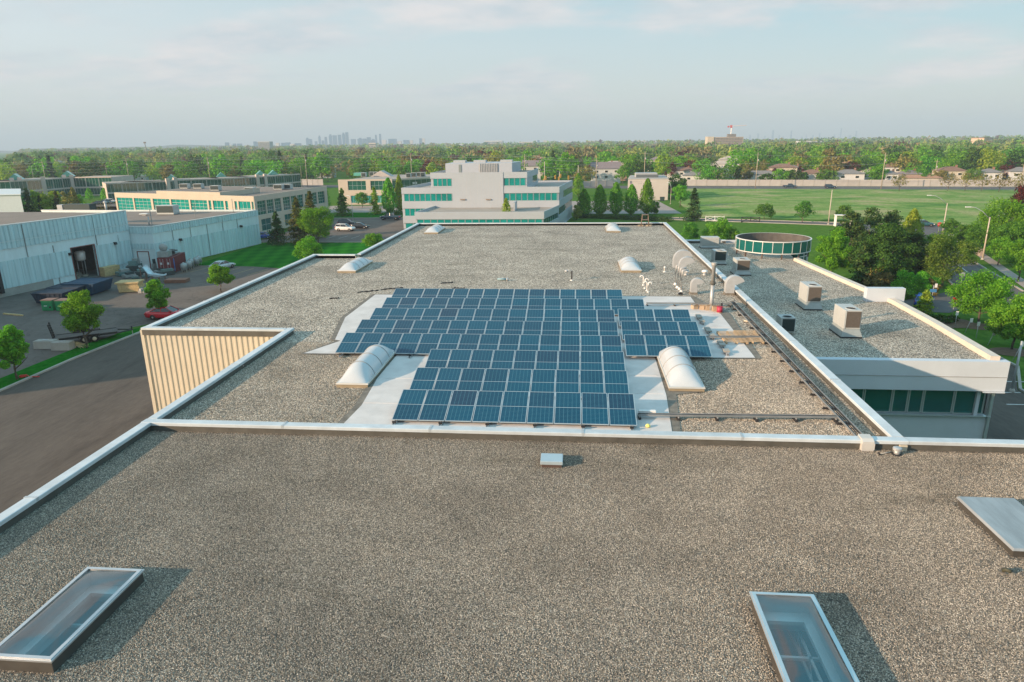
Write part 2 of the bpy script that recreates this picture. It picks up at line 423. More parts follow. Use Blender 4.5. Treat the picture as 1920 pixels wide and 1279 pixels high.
CONC = M('concrete', (0.34, 0.33, 0.30), 0.85, 0, 0.15, 0.8, 0.2, 40)
PAVE = M('pavement_concrete', (0.30, 0.26, 0.235), 0.85, 0, 0.12, 1.0)
DIRT = M('bare_soil', (0.14, 0.10, 0.07), 0.95, 0, 0.3, 2.0, 0.5, 20)
YPAINT = M('yellow_paint', (0.42, 0.30, 0.10), 0.7, 0, 0.25, 3.0)
WPAINT = M('white_line_paint', (0.55, 0.55, 0.53), 0.7, 0, 0.25, 3.0)

g = MB(); g.plate([(-9000, -600), (9000, -600), (9000, 9000), (-9000, 9000)], -0.03)
kind(g.obj('ground', GRASS), 'structure')
def sheet(name, pts, z, mat): return kind(MB().plate(pts, z).obj(name, mat), 'structure')
sheet('yard_paving', [(-100, 30), (-51.5, 30), (-51.0, 72), (-49.6, 74), (-17, 74), (-17, 100), (-44, 108.5), (-55, 112), (-66, 113.3), (-100, 113)], 0.0, ASPH)
sheet('driveway', [(-48.9, -10), (-16, -10), (-16, 40), (-25, 74.0), (-48.6, 74.0), (-48.5, 70.5), (-49.3, 60)], 0.004, ASPH2)
sheet('grass_verge', [(-52.2, 30), (-48.9, 30), (-49.2, 60), (-48.5, 70.5), (-48.6, 73.5), (-49.6, 73.0), (-51.6, 65.2)], 0.05, LAWN)
k = MB()
for a, b in (((-48.9, 30), (-49.2, 60)), ((-49.2, 60), (-48.5, 70.5)), ((-48.5, 70.5), (-48.6, 73.6))): k.wall(a, b, 0, 0.14, 0.28, 0.14)
kind(k.obj('kerb', CONC), 'structure')
sheet('front_lawn', [(-66.4, 113.2), (-55, 112), (-44, 108.7), (-22, 102), (-21.4, 138), (-43.6, 141.2), (-66.5, 140)], 0.02, STRIPES)
sheet('car_park', [(-69, 141.2), (-43.6, 141.25), (-21, 138.2), (-21, 96), (-12, 96), (-12, 150), (-42, 166), (-42, 215), (-70, 215)], 0.006, ASPH)
sheet('median_lawn', [(-70, 190), (-42, 190), (-42, 204), (-70, 206)], 0.03, LAWN)
sheet('office_drive', [(-300, 206), (-30, 206), (-30, 228), (-300, 235)], 0.008, PAVE)
sheet('far_car_park', [(-190, 172), (-130, 186), (-150, 250), (-235, 235)], 0.008, ASPH)
sheet('hall_car_park', [(0, 199), (30, 199), (28, 243), (-10, 243)], 0.006, PAVE)
sheet('meadow', [(32, 190), (66, 181), (90, 171), (120, 150), (240, 150), (240, 272), (166, 284), (47, 303), (34, 235)], 0.01, FIELD)
sheet('side_street', [(10, 190.5), (24, 183.4), (62, 169.6), (84, 158), (120, 140), (120, 150), (88, 166.5), (64, 175), (24.6, 188.4), (12, 196)], 0.014, ASPH3)
sheet('street', [(49.5, 88), (52.5, 99), (67, 141), (64, 160), (66, 171), (84, 160.5), (74.5, 150), (66.6, 122), (59.5, 95), (60.5, 88), (80, 82), (80, 72), (58, 78)], 0.018, ASPH3)
sheet('site_drive', [(36, 84), (44, 82.5), (51, 88.5), (52.8, 97), (46, 91.5), (36, 92.5)], 0.012, ASPH3)
sheet('pavement', [(78.3, 152.8), (80, 152.7), (63.8, 101), (61.4, 92), (59.7, 93), (61, 97.3)], 0.03, PAVE)
sheet('wing_car_park', [(25, 30), (35.5, 30), (36.2, 56), (39.5, 62), (39.3, 74), (36.5, 84), (36, 110), (25, 112)], 0.006, ASPH2)
sheet('arterial_road', [(-400, 377), (47, 302.8), (49.5, 302.6), (166, 283.5), (420, 242), (424, 259), (172, 300.5), (50, 321), (-400, 396)], 0.012, ASPH3)
k = MB()
for a, b in (((24, 183.2), (62, 169.4)), ((88, 166.7), (64, 175.2)), ((64, 175.2), (24.6, 188.6)), ((59.5, 95), (66.6, 122)), ((66.6, 122), (74.5, 150)),
             ((67, 141), (52.6, 99)), ((36.4, 56), (39.7, 62)), ((39.7, 62), (39.5, 74)), ((36, 42), (36.4, 56)), ((-43.6, 141.3), (-66, 141.3)), ((-42, 189.8), (-70, 189.8)), ((36.4, 92.7), (46, 91.7))):
    k.wall(a, b, 0, 0.15, 0.22, 0.1)
kind(k.obj('kerb', CONC), 'structure')
# painted bay lines
ml = MB()
def line(mb, a, b, w=0.12, z=0.022):
    ux, uy = b[0] - a[0], b[1] - a[1]; L = hypot(ux, uy); nx, ny = -uy / L * w / 2, ux / L * w / 2
    mb.plate([(a[0] + nx, a[1] + ny), (a[0] - nx, a[1] - ny), (b[0] - nx, b[1] - ny), (b[0] + nx, b[1] + ny)], z)
for i in range(7): line(ml, (-62.5 + i * 2.75, 112.2 - i * 0.65), (-63.4 + i * 2.75, 106.5 - i * 0.65))
for i in range(3): line(ml, (-49.8 + i * 0.3, 74.6 + i * 2.7), (-44.8 + i * 0.3, 74.9 + i * 2.7))
kind(ml.obj('bay_marking', YPAINT), 'structure')
ml = MB()
for i in range(6): line(ml, (33.4, 58 - i * 2.7), (38.0 if i < 1 else 36, 58 - i * 2.7), 0.14)
line(ml, (67.5, 149.5), (74, 149), 0.35, 0.03); line(ml, (57.2, 100), (68.4, 139), 0.12, 0.03)
for i in range(6): line(ml, (-60 + i * 2.8, 152), (-60.6 + i * 2.8, 147.5), 0.12)
for y0 in (0,): line(ml, (50, 311.5), (300, 270.5), 0.2, 0.03)
kind(ml.obj('bay_marking', WPAINT), 'structure')
# far off the land falls away to a lake on the right of the horizon
LAKE = M('lake_water', (0.05, 0.16, 0.22), 0.15, 0, 0.05, 0.01)
sheet('lake_water', [(1500, 3600), (3400, 2900), (9000, 3000), (9000, 8900), (2600, 8900)], 0.02, LAKE)
# wooded ridge on the left of the horizon
hv = []; hf = []
xs = np.linspace(-4200, 300, 90)
for i, x in enumerate(xs):
    h = 17 + 8 * sin(x / 420.0 + 1.0) + 4 * sin(x / 130.0) + 3 * sin(x / 47.0); h *= max(0.25, min(1, (300 - x) / 1500))
    hv += [(x, 3700, -1), (x, 3900, h), (x, 4300, h * 0.8), (x, 4600, -1)]
for i in range(len(xs) - 1):
    for j in range(3): hf.append((4 * i + j, 4 * i + 4 + j, 4 * i + 5 + j, 4 * i + 1 + j))
RIDGE = M('wooded_hill', (0.03, 0.06, 0.04), 0.95, 0, 0.4, 0.02)
kind(MB().add(hv, hf).obj('hill', RIDGE), 'structure')

# ================================================================== the factory whose roof fills the picture
RZ = 9.25; PZ = 9.62
fac = thing('factory_building', 'large flat gravel-roofed factory carrying the solar array, with beige ribbed walls', 'building', (-2, 40, 0))
HL = (-12.42, -10.98, 11.08, 14.22); HR = (4.32, 5.70, 11.25, 14.42)
mb = MB()
xs_ = [-16.6, HL[0], HL[1], HR[0], HR[1], 46]
for i in range(5):
    x0, x1 = xs_[i], xs_[i + 1]
    hole = HL if i == 1 else HR if i == 3 else None
    for y0, y1 in ([(-6, hole[2]), (hole[3], 23.5)] if hole else [(-6, 23.5)]):
        mb.plate([(x0, y0), (x1, y0), (x1, y1), (x0, y1)], RZ)
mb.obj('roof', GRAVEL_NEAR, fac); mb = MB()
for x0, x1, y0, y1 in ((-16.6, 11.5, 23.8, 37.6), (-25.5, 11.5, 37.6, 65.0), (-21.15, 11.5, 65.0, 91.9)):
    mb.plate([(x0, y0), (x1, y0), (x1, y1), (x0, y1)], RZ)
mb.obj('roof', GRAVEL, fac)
MB().plate([(-16.5, -6), (45, -6), (45, 23.4), (-16.5, 23.4)], 0.06).obj('interior_floor', M('interior_floor', (0.05, 0.06, 0.065), 0.7), fac)
# walls
mb = MB()
for a, b in (((-16.9, -6), (-16.9, 37.6)), ((-25.8, 37.7), (-25.8, 65.3)), ((-25.8, 65.3), (-21.45, 65.3)), ((-21.45, 65.3), (-21.45, 92.1)), ((-21.45, 92.1), (11.85, 92.1)),
             ((11.85, 92.1), (11.85, 23.4)), ((46, 23.4), (46, -6)), ((46, -6), (-16.9, -6))):
    mb.wall(b, a, 0, 9.47, 0.25)
mb.wall((11.95, 23.70), (46, 23.70), 0, 9.2, .2)
mb.obj('wall', BEIGE, fac)


def ribbed(mb, a, b, z0, z1, pitch, depth, duty=0.42, off=0.0):
    """trapezoid-ribbed sheet standing proud of the line a-b"""
    ux, uy = b[0] - a[0], b[1] - a[1]; L = hypot(ux, uy); ux /= L; uy /= L; nx, ny = uy, -ux
    pts = []; s = 0.0; r = pitch * 0.12
    while s < L:
        for ds, d in ((0, 0), (pitch * (1 - duty) - r, 0), (pitch * (1 - duty), depth), (pitch - r, depth)):
            if s + ds <= L: pts.append((s + ds, d))
        s += pitch
    pts.append((L, 0))
    vs = []
    for s, d in pts:
        x, y = a[0] + ux * s + nx * (d + off), a[1] + uy * s + ny * (d + off)
        vs += [(x, y, z0), (x, y, z1)]
    n = len(pts)
    return mb.add(vs, [(2 * i, 2 * i + 2, 2 * i + 3, 2 * i + 1) for i in range(n - 1)])


mb = MB(); ribbed(mb, (-25.8, 37.7), (-16.9, 37.7), 0, 9.46, 0.34, 0.045, 0.42, 0.27)
mb.obj('ribbed_cladding', BEIGE, fac)
MB().box(-25.98, -25.78, 37.36, 37.52, 0, 9.46).obj('corner_trim', BEIGE, fac)
# parapets: dark upstand, pale metal coping in lengths with seams
SEAMM = M('coping_joint', (0.42, 0.47, 0.50), 0.5, 0.15, 0.2, 4.0)
def parapet(a, b, w=0.42, seg=6.1, base=RZ, top=PZ, mat=COPING, flash=DARKFLASH, parent=fac, up=0.30):
    ux, uy = b[0] - a[0], b[1] - a[1]; L = hypot(ux, uy); ux /= L; uy /= L; nx, ny = uy, -ux
    f = MB().wall(a, b, base - 0.1, top - 0.10, up, up / 2); f.obj('parapet_upstand', flash, parent)
    n = max(1, round(L / seg))
    for i in range(n):
        s0, s1 = L * i / n + (0.004 if i else 0), L * (i + 1) / n - 0.004
        p, q = (a[0] + ux * s0, a[1] + uy * s0), (a[0] + ux * s1, a[1] + uy * s1)
        h = w / 2
        sec = [(-h, -0.10), (-h, 0.0), (-h + 0.02, 0.018), (h - 0.02, 0.03), (h, 0.012), (h, -0.10)]
        vs = [(p[0] + nx * o, p[1] + ny * o, top - 0.03 + z) for o, z in sec] + [(q[0] + nx * o, q[1] + ny * o, top - 0.03 + z) for o, z in sec]
        k = len(sec)
        fs = [(j, (j + 1) % k, k + (j + 1) % k, k + j) for j in range(k)] + [tuple(range(k))[::-1], tuple(range(k, 2 * k))]
        MB().add(vs, fs).obj('parapet_coping', mat, parent)
        if i:
            c_ = (a[0] + ux * (s0 - .05), a[1] + uy * (s0 - .05)); d_ = (a[0] + ux * (s0 + .05), a[1] + uy * (s0 + .05))
            MB().wall(c_, d_, top - .115, top + .006, w + .012, w / 2 + .006).obj('coping_joint_plate', SEAMM, parent)
parapet((-16.72, -6), (-16.72, 23.43)); parapet((-16.72, 23.87), (-16.72, 37.72))
parapet((-16.93, 23.65), (11.9, 23.65)); parapet((11.91, 23.65), (46, 23.65))
parapet((-25.86, 37.5), (-16.94, 37.5)); parapet((-25.65, 37.72), (-25.65, 64.98))
parapet((-25.86, 65.2), (-21.5, 65.2)); parapet((-21.28, 65.42), (-21.28, 91.78)); parapet((-21.49, 92.0), (11.9, 92.0))
parapet((11.68, 23.87), (11.68, 91.78))
# white membrane laid under the array, its bare felt margin
MEMB = M('white_membrane', (0.58, 0.56, 0.545), 0.7, 0, 0.13, 0.9, 0.5, 1.6)
FZ, MZ = RZ + 0.035, RZ + 0.05
main_sheet = [(-14.4, 33.75), (-13.2, 36.2), (-13.6, 36.4), (-14.7, 41.5), (-14.7, 48.4), (8.2, 48.4), (8.2, 46.2), (9.0, 45.7), (9.3, 43.3), (9.2, 34.1), (4.15, 33.95), (4.05, 28.5), (3.75, 24.1), (-9.15, 24.1), (-9.0, 26.5), (-9.3, 30.0), (-9.3, 33.75)]
def pl(name, pts, z, mat, parent): return MB().plate(pts, z).obj(name, mat, parent)
pl('felt_margin', [(-14.6, 33.62), (-13.5, 36.2), (-13.9, 36.5), (-15.0, 41.5), (-15.0, 48.6), (8.5, 48.65), (8.9, 46.2), (9.7, 45.6), (9.9, 43.3), (9.5, 34.0), (5.9, 33.9), (5.7, 29.0), (4.5, 28.6), (4.05, 24.0), (-9.45, 24.0), (-9.3, 26.5), (-9.6, 30), (-9.6, 33.6)], FZ, FELT, fac)
pl('membrane', main_sheet, MZ, MEMB, fac)
for y in (26.1, 28.6, 31.0): MB().box(2.6, 3.95, y, y + 0.05, MZ, MZ + 0.012).obj('membrane_seam', MEMB, fac)
for y, x0, x1 in ((36.3, 6.9, 9.2), (40.0, 6.9, 9.2), (43.4, 6.9, 9.2), (26.8, -9.0, -7.2), (30.0, -9.2, -7.3), (36.5, -13.2, -12.5)): MB().box(x0, x1, y, y + 0.06, MZ, MZ + 0.012).obj('membrane_seam', MEMB, fac)

# loose river stone on the nearer parts of the roof (too many to count)
def inpoly(x, y, poly):
    r = np.zeros(len(x), bool); n = len(poly)
    for i in range(n):
        x0, y0 = poly[i]; x1, y1 = poly[(i + 1) % n]
        c = ((y0 > y) != (y1 > y)) & (x < (x1 - x0) * (y - y0) / ((y1 - y0) or 1e-9) + x0)
        r ^= c
    return r


def pebbles(rects, spacing, keepout, name, stone):
    P = []
    for x0, x1, y0, y1 in rects:
        nx, ny = int((x1 - x0) / spacing), int((y1 - y0) / spacing)
        gx, gy = np.meshgrid(np.arange(nx), np.arange(ny))
        x = x0 + (gx.ravel() + rng.uniform(-.1, 1.1, nx * ny)) * spacing; y = y0 + (gy.ravel() + rng.uniform(-.1, 1.1, nx * ny)) * spacing
        keep = (x / np.maximum(y, 1) < 1.7) & (x / np.maximum(y, 1) > -1.0 - 0.6 * (y < 18))
        for k in keepout:
            keep &= ~inpoly(x, y, k)
        P.append(np.stack([x[keep], y[keep], RZ + rng.uniform(0.0, 0.012, keep.sum())], 1))
    P = np.concatenate(P)
    me = bpy.data.meshes.new(name); me.vertices.add(len(P)); me.vertices.foreach_set('co', (P - np.array([-2, 40, 0])).astype(np.float32).ravel()); me.update()
    o = bpy.data.objects.new(name, me); COL.objects.link(o); o.parent = fac; o['kind'] = 'stuff'
    gname = 'scatter_' + stone.name
    ng = bpy.data.node_groups.get(gname)
    if ng is None:
        ng = bpy.data.node_groups.new(gname, 'GeometryNodeTree')
        ng.interface.new_socket('Geometry', in_out='INPUT', socket_type='NodeSocketGeometry')
        ng.interface.new_socket('Geometry', in_out='OUTPUT', socket_type='NodeSocketGeometry')
        n = ng.nodes; l = ng.links
        gi = n.new('NodeGroupInput'); go = n.new('NodeGroupOutput')
        ico = n.new('GeometryNodeMeshIcoSphere'); ico.inputs['Radius'].default_value = 0.5; ico.inputs['Subdivisions'].default_value = 1
        sm = n.new('GeometryNodeSetMaterial'); sm.inputs['Material'].default_value = stone
        l.new(ico.outputs['Mesh'], sm.inputs['Geometry'])
        ip = n.new('GeometryNodeInstanceOnPoints'); l.new(gi.outputs[0], ip.inputs['Points']); l.new(sm.outputs[0], ip.inputs['Instance'])
        rr = n.new('FunctionNodeRandomValue'); rr.data_type = 'FLOAT_VECTOR'; rr.inputs[0].default_value = (-0.5, -0.5, 0); rr.inputs[1].default_value = (0.5, 0.5, 6.28)
        rs = n.new('FunctionNodeRandomValue'); rs.data_type = 'FLOAT_VECTOR'; rs.inputs[0].default_value = (0.022, 0.019, 0.015) if stone is STONE_NEAR else (0.034, 0.028, 0.021); rs.inputs[1].default_value = (0.044, 0.036, 0.026) if stone is STONE_NEAR else (0.066, 0.054, 0.038)
        rs.inputs['Seed'].default_value = 5
        l.new(rr.outputs[0], ip.inputs['Rotation']); l.new(rs.outputs[0], ip.inputs['Scale'])
        l.new(ip.outputs[0], go.inputs[0])
    md = o.modifiers.new('stones', 'NODES'); md.node_group = ng
    return o


def rect(x0, x1, y0, y1): return [(x0, y0), (x1, y0), (x1, y1), (x0, y1)]
felt_poly = [(-14.55, 33.66), (-13.45, 36.2), (-13.85, 36.5), (-14.95, 41.5), (-15.0, 48.6), (8.5, 48.65), (8.9, 46.2), (9.65, 45.6), (9.85, 43.3), (9.45, 34.0), (5.85, 33.9), (5.65, 29.0), (4.45, 28.6), (4.0, 24.0), (-9.4, 24.0), (-9.25, 26.5), (-9.55, 30), (-9.55, 33.6)]
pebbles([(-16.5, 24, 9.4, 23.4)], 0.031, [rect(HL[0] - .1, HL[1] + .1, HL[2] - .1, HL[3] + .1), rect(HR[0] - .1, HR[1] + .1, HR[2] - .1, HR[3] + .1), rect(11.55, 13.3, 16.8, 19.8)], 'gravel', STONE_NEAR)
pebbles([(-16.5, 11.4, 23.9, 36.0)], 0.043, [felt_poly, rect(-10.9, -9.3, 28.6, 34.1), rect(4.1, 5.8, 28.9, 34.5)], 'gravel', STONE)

# ================================================================== solar array
TILT = radians(15); MW, ML = 1.048, 2.09; PITCH = 1.078
CELLW, CELLH = (MW - 0.048) / 6, (ML / 2 - 0.040) / 12
CELL = cell_material()
FRAME = M('panel_frame', (0.47, 0.53, 0.56), 0.35, 0.5, 0.03)
fr = MB(); t_ = 0.024; d_ = 0.035
fr.box(0, t_, 0, ML, -d_, 0.004); fr.box(MW - t_, MW, 0, ML, -d_, 0.004)
fr.box(t_ + .001, MW - t_ - .001, 0, t_, -d_, 0.004); fr.box(t_ + .001, MW - t_ - .001, ML - t_, ML, -d_, 0.004)
fr.box(t_ + .001, MW - t_ - .001, ML / 2 - 0.010, ML / 2 + 0.010, -d_, 0.003)
frame_me = fr.mesh('panel_frame', FRAME)
cb = MB(); hx, hy = MW - 2 * t_, ML / 2 - t_ - 0.010 - 0.006
cb.box(0, hx, 0, hy, -0.02, 0); cell_me = cb.mesh('cell_block', CELL)
def make_panel(loc, label, group):
    r = thing('solar_panel', label, 'solar panel', loc, 0, group); r.rotation_euler = (TILT, 0, random.uniform(-.002, .002))
    for nm, me, l in (('frame', frame_me, (0, 0, 0)), ('cell_block', cell_me, (t_, t_ + 0.003, 0)), ('cell_block', cell_me, (t_, ML / 2 + 0.013, 0))):
        o = bpy.data.objects.new(nm, me); COL.objects.link(o); o.parent = r; o.location = l
    return r
ROWN = ['front row of the array', 'second row from the front', 'third row from the front', 'fourth row from the front', 'fifth row from the front',
        'sixth row from the front', 'seventh row from the front', 'rearmost row of the array']
RY = [24.72, 27.66, 30.6, 33.5, 36.42, 39.36, 42.42, 45.40]
RX = [(-7.20, 9), (-7.26, 9), (-7.22, 9), (-12.58, 14), (-12.60, 14), (-12.62, 14), (-12.72, 16), (-12.86, 15)]
for r in range(8):
    x0, n = RX[r]
    for i in range(n):
        make_panel((x0 + i * PITCH + random.uniform(-.003, .003), RY[r], 9.44 + random.uniform(-.004, .004)), 'blue solar panel, %s in the %s' % (ORD[i], ROWN[r]), 'solar panels, ' + ROWN[r])
    if r in (3, 4, 5):
        nm = {3: 'front', 4: 'middle', 5: 'rear'}[r]
        for i in range(4):
            make_panel((2.66 + i * PITCH, RY[r] + 0.02, 9.50), 'blue solar panel, %s in the %s row of the four-wide right block' % (ORD[i], nm), 'solar panels, right block')
# racking rails under the array and the three with ballast left bare at the right
RAIL = M('rail_aluminium', (0.55, 0.56, 0.57), 0.4, 0.6, 0.08)
def rail(x, y0, y1, label, group, ballast=False):
    r = thing('mounting_rail', label, 'rail', (x, y0, MZ), 0, group)
    m_ = MB(); L = y1 - y0
    m_.box(-.05, .05, 0, L, 0.002, .02); m_.box(-.05, -.035, 0, L, .02, .10); m_.box(.035, .05, 0, L, .02, .10)
    m_.obj('channel', RAIL, r, world=False)
    f = MB()
    yy = 0.12
    while yy < L:
        f.hexa([(-.075, yy), (.075, yy), (.075, yy + .06), (-.075, yy + .06)], 0.10, 0.17 if not ballast else 0.13); yy += 2.94
    f.obj('bracket', BLACK if not ballast else RAIL, r, world=False)
    if ballast:
        for yy in (0.3, L * 0.5, L - 0.75): MB().box(-.15, .15, yy, yy + .4, .105, .2).obj('ballast_block', CONC, r, world=False)
for i in range(6): rail(-7.05 + i * 1.86, 24.35, 33.4, 'aluminium racking rail under the front block, %s of six' % ORD[i], 'racking rails under the front block')
for i in range(3): rail(-12.2 + i * 1.86, 33.1, 47.3, 'racking rail at the front of the wide block, %s of three' % ORD[i], 'racking rails under the wide block')
for (px, py, qx, qy), nm in (((1372, 668, 1339, 640), 'nearest the front of the white membrane'), ((1338, 638, 1322, 616), 'midway along the white membrane'), ((1322, 610, 1303, 592), 'farthest back on the white membrane')):
    a, b = at(px, py, MZ), at(qx, qy, MZ)
    rail((a[0] + b[0]) / 2, a[1], b[1], 'bare racking rail with ballast blocks, ' + nm, 'bare racking rails', True)

# ================================================================== skylights
CURB = M('skylight_curb', (0.30, 0.25, 0.17), 0.7, 0, 0.15, 3)
ACRYL = M('opal_acrylic', (0.50, 0.53, 0.55), 0.25, 0, 0.04, 1.0, spec=0.5, coat=0.3)
RIB = M('dome_rib', (0.26, 0.27, 0.27), 0.5, 0, 0.05)
def dome_skylight(x0, x1, y0, y1, h, label, nrib=3):
    r = thing('dome_skylight', label, 'skylight', ((x0 + x1) / 2, (y0 + y1) / 2, RZ), 0, 'domed roof skylights')
    w, L = (x1 - x0) / 2, (y1 - y0) / 2
    MB().hexa([(-w, -L), (w, -L), (w, L), (-w, L)], 0, 0.16).obj('curb', CURB, r, world=False)
    w2, L2 = w + 0.04, L + 0.04
    MB().hexa([(-w2, -L2), (w2, -L2), (w2, L2), (-w2, L2)], 0.162, 0.23, [(-w2 + .02, -L2 + .02), (w2 - .02, -L2 + .02), (w2 - .02, L2 - .02), (-w2 + .02, L2 - .02)]).obj('frame', M('skylight_frame', (0.55, 0.55, 0.52), 0.45, 0.3, 0.08), r, world=False)
    nx, ny = 18, 30; vs = []; fs = []
    hip = min(1.25, L * 0.5)
    def zz(u, v):
        e = min(1.0, (L - abs(v)) / hip); e = sin(e * pi / 2) ** 0.85
        return 0.232 + h * e * max(0.0, 1 - abs(u / w) ** 2.1) ** 0.75
    ww, LL = w - 0.03, L - 0.03
    for j in range(ny + 1):
        for i in range(nx + 1):
            u, v = -ww + 2 * ww * i / nx, -LL + 2 * LL * j / ny
            vs.append((u, v, zz(u * w / ww, v * L / LL) if 0 < i < nx and 0 < j < ny else 0.231))
    for j in range(ny):
        for i in range(nx): fs.append((j * (nx + 1) + i, j * (nx + 1) + i + 1, (j + 1) * (nx + 1) + i + 1, (j + 1) * (nx + 1) + i))
    MB().add(vs, fs).obj('dome', ACRYL, r, True, False)
    for k in range(nrib):
        v = -L + 2 * L * (k + 1) / (nrib + 1)
        pts = [(-ww + 2 * ww * i / 16, v, zz((-ww + 2 * ww * i / 16) * w / ww, v * 0.98) + 0.006) for i in range(17)]
        MB().tube(pts, 0.022, 6).obj('rib', RIB, r, True, False)
dome_skylight(-10.85, -9.40, 28.75, 34.0, 0.62, 'white domed skylight left of the front block of panels')
dome_skylight(4.25, 5.78, 29.05, 34.4, 0.62, 'white domed skylight right of the front block of panels')
dome_skylight(-20.6, -19.0, 57.2, 62.4, 0.5, 'white domed skylight on bare gravel near the left parapet step')
dome_skylight(-18.6, -16.9, 83.4, 88.4, 0.5, 'small-looking domed skylight at the far left corner of the gravel roof')
dome_skylight(3.85, 5.5, 84.5, 89.6, 0.5, 'small-looking domed skylight by the far parapet, left of the antenna stand')
dome_skylight(3.95, 5.6, 57.9, 62.9, 0.52, 'white domed skylight on gravel left of the tall vent hoods')

SGLASS = glass_material('skylight_glass', (0.93, 0.98, 0.99), 0.17, 0.04, 0.98)
WELL = M('light_well', (0.80, 0.80, 0.79), 0.7, 0, 0.06)
TRUSS = M('truss_white', (0.80, 0.80, 0.78), 0.6, 0, 0.05)
def flat_skylight(h, label, side):
    x0, x1, y0, y1 = h; cx, cy = (x0 + x1) / 2, (y0 + y1) / 2; w, L = (x1 - x0) / 2, (y1 - y0) / 2
    r = thing('flat_skylight', label, 'skylight', (cx, cy, RZ), 0, 'clear flat skylights')
    def ring(name, w0, L0, w1, L1, z0, z1, mat):
        b = MB(); b.box(-w1, -w0, -L1, L1, z0, z1); b.box(w0, w1, -L1, L1, z0, z1)
        b.box(-w0, w0, -L1, -L0, z0, z1); b.box(-w0, w0, L0, L1, z0, z1); return b.obj(name, mat, r, world=False)
    ring('curb', w - 0.04, L - 0.04, w + 0.02, L + 0.02, -0.02, 0.29, M('dark_curb', (0.055, 0.052, 0.045), 0.7, 0, 0.2))
    ring('frame', w - 0.05, L - 0.05, w + 0.06, L + 0.06, 0.292, 0.335, ALU)
    ring('glazing_bead', w - 0.06, L - 0.06, w + 0.025, L + 0.025, 0.337, 0.362, ALU)
    nx = 10; vs = []; fs = []
    for j in range(nx + 1):
        for i in range(nx + 1):
            u, v = -1 + 2 * i / nx, -1 + 2 * j / nx
            vs.append((u * (w - .055), v * (L - .055), 0.345 + 0.15 * (1 - u * u) ** .5 * (1 - v ** 6)))
    for j in range(nx):
        for i in range(nx): fs.append((j * (nx + 1) + i, j * (nx + 1) + i + 1, (j + 1) * (nx + 1) + i + 1, (j + 1) * (nx + 1) + i))
    MB().add(vs, fs).obj('glass', SGLASS, r, True, False)
    ring('light_well', w - 0.06, L - 0.06, w - 0.041, L - 0.041, -0.62, 0.29, WELL)
    ring('light_well_ledge', w - 0.26, L - 0.38, w - 0.061, L - 0.061, -0.22, -0.12, TRUSS)
    z0, z1 = -1.15, -0.68
    for xx in (-w * 0.45, w * 0.62) if side < 0 else (w * 0.70,):
        tb = MB(); tb.box(xx - .03, xx + .03, -L - .6, L + .6, z1 - .05, z1); tb.box(xx - .03, xx + .03, -L - .6, L + .6, z0, z0 + .05)
        yy = -L - .5; up_ = True
        while yy < L + .3:
            tb.tube([(xx, yy, z0 + .04 if up_ else z1 - .04), (xx, yy + .42, z1 - .04 if up_ else z0 + .04)], .014, 5, False); yy += .42; up_ = not up_
        tb.obj('roof_truss', TRUSS, r, world=False)
    MB().box(-w - .4, w + .4, L * .42, L * .42 + .07, -.75, -.68).obj('sprinkler_pipe', TRUSS, r, world=False)
flat_skylight(HL, 'clear flat skylight with white roof truss inside, on the near gravel at lower left', -1)
flat_skylight(HR, 'clear flat skylight showing dark teal interior, on the near gravel at lower right', 1)
# hatch lid at the right edge
hx = thing('roof_hatch', 'grey sheet-metal roof hatch lid on dark curb at the right edge', 'hatch', (12.45, 18.3, RZ))
MB().hexa([(-.78, -1.36), (.78, -1.36), (.78, 1.36), (-.78, 1.36)], 0, 0.2).obj('curb', M('dark_curb', (0.05, 0.05, 0.04)), hx, world=False)
MB().hexa([(-.84, -1.42), (.84, -1.42), (.84, 1.42), (-.84, 1.42)], 0.202, 0.27, [(-.80, -1.38), (.80, -1.38), (.80, 1.38), (-.80, 1.38)]).obj('lid', M('hatch_lid', (0.34, 0.36, 0.37), 0.42, 0.35, 0.2, 1.2, stretch=(3, .5, 1)), hx, world=False, bevel=.01)
# short vent stub beside it
vx, vy = at(1880, 1074, RZ); v = thing('vent_pipe', 'short dark vent elbow lying in gravel below the grey hatch', 'vent', (vx, vy, RZ))
MB().tube([(0, 0, 0), (0, 0, .08), (.03, -.05, .13), (.1, -.14, .13)], .055, 10).obj('elbow', M('dark_pipe', (0.05, 0.05, 0.03)), v, True, False)
MB().lathe([(.1, 0.0), (.1, .02), (.06, .03)], 12).obj('flange', FELT, v, world=False)
# small box vent
v = thing('box_vent', 'small grey-blue box vent on gravel just before the white parapet', 'vent', (-.715, 21.58, RZ))
MB().box(-.34, .34, -.27, .27, 0, .13).obj('base', M('rust_base', (0.09, 0.06, 0.05)), v, world=False)
MB().hexa([(-.39, -.33), (.39, -.33), (.39, .33), (-.39, .33)], .132, .26, [(-.38, -.32), (.38, -.32), (.38, .32), (-.38, .32)]).obj('cap', M('vent_cap', (0.45, 0.55, 0.60), .35, .4, .06), v, world=False, bevel=.012)
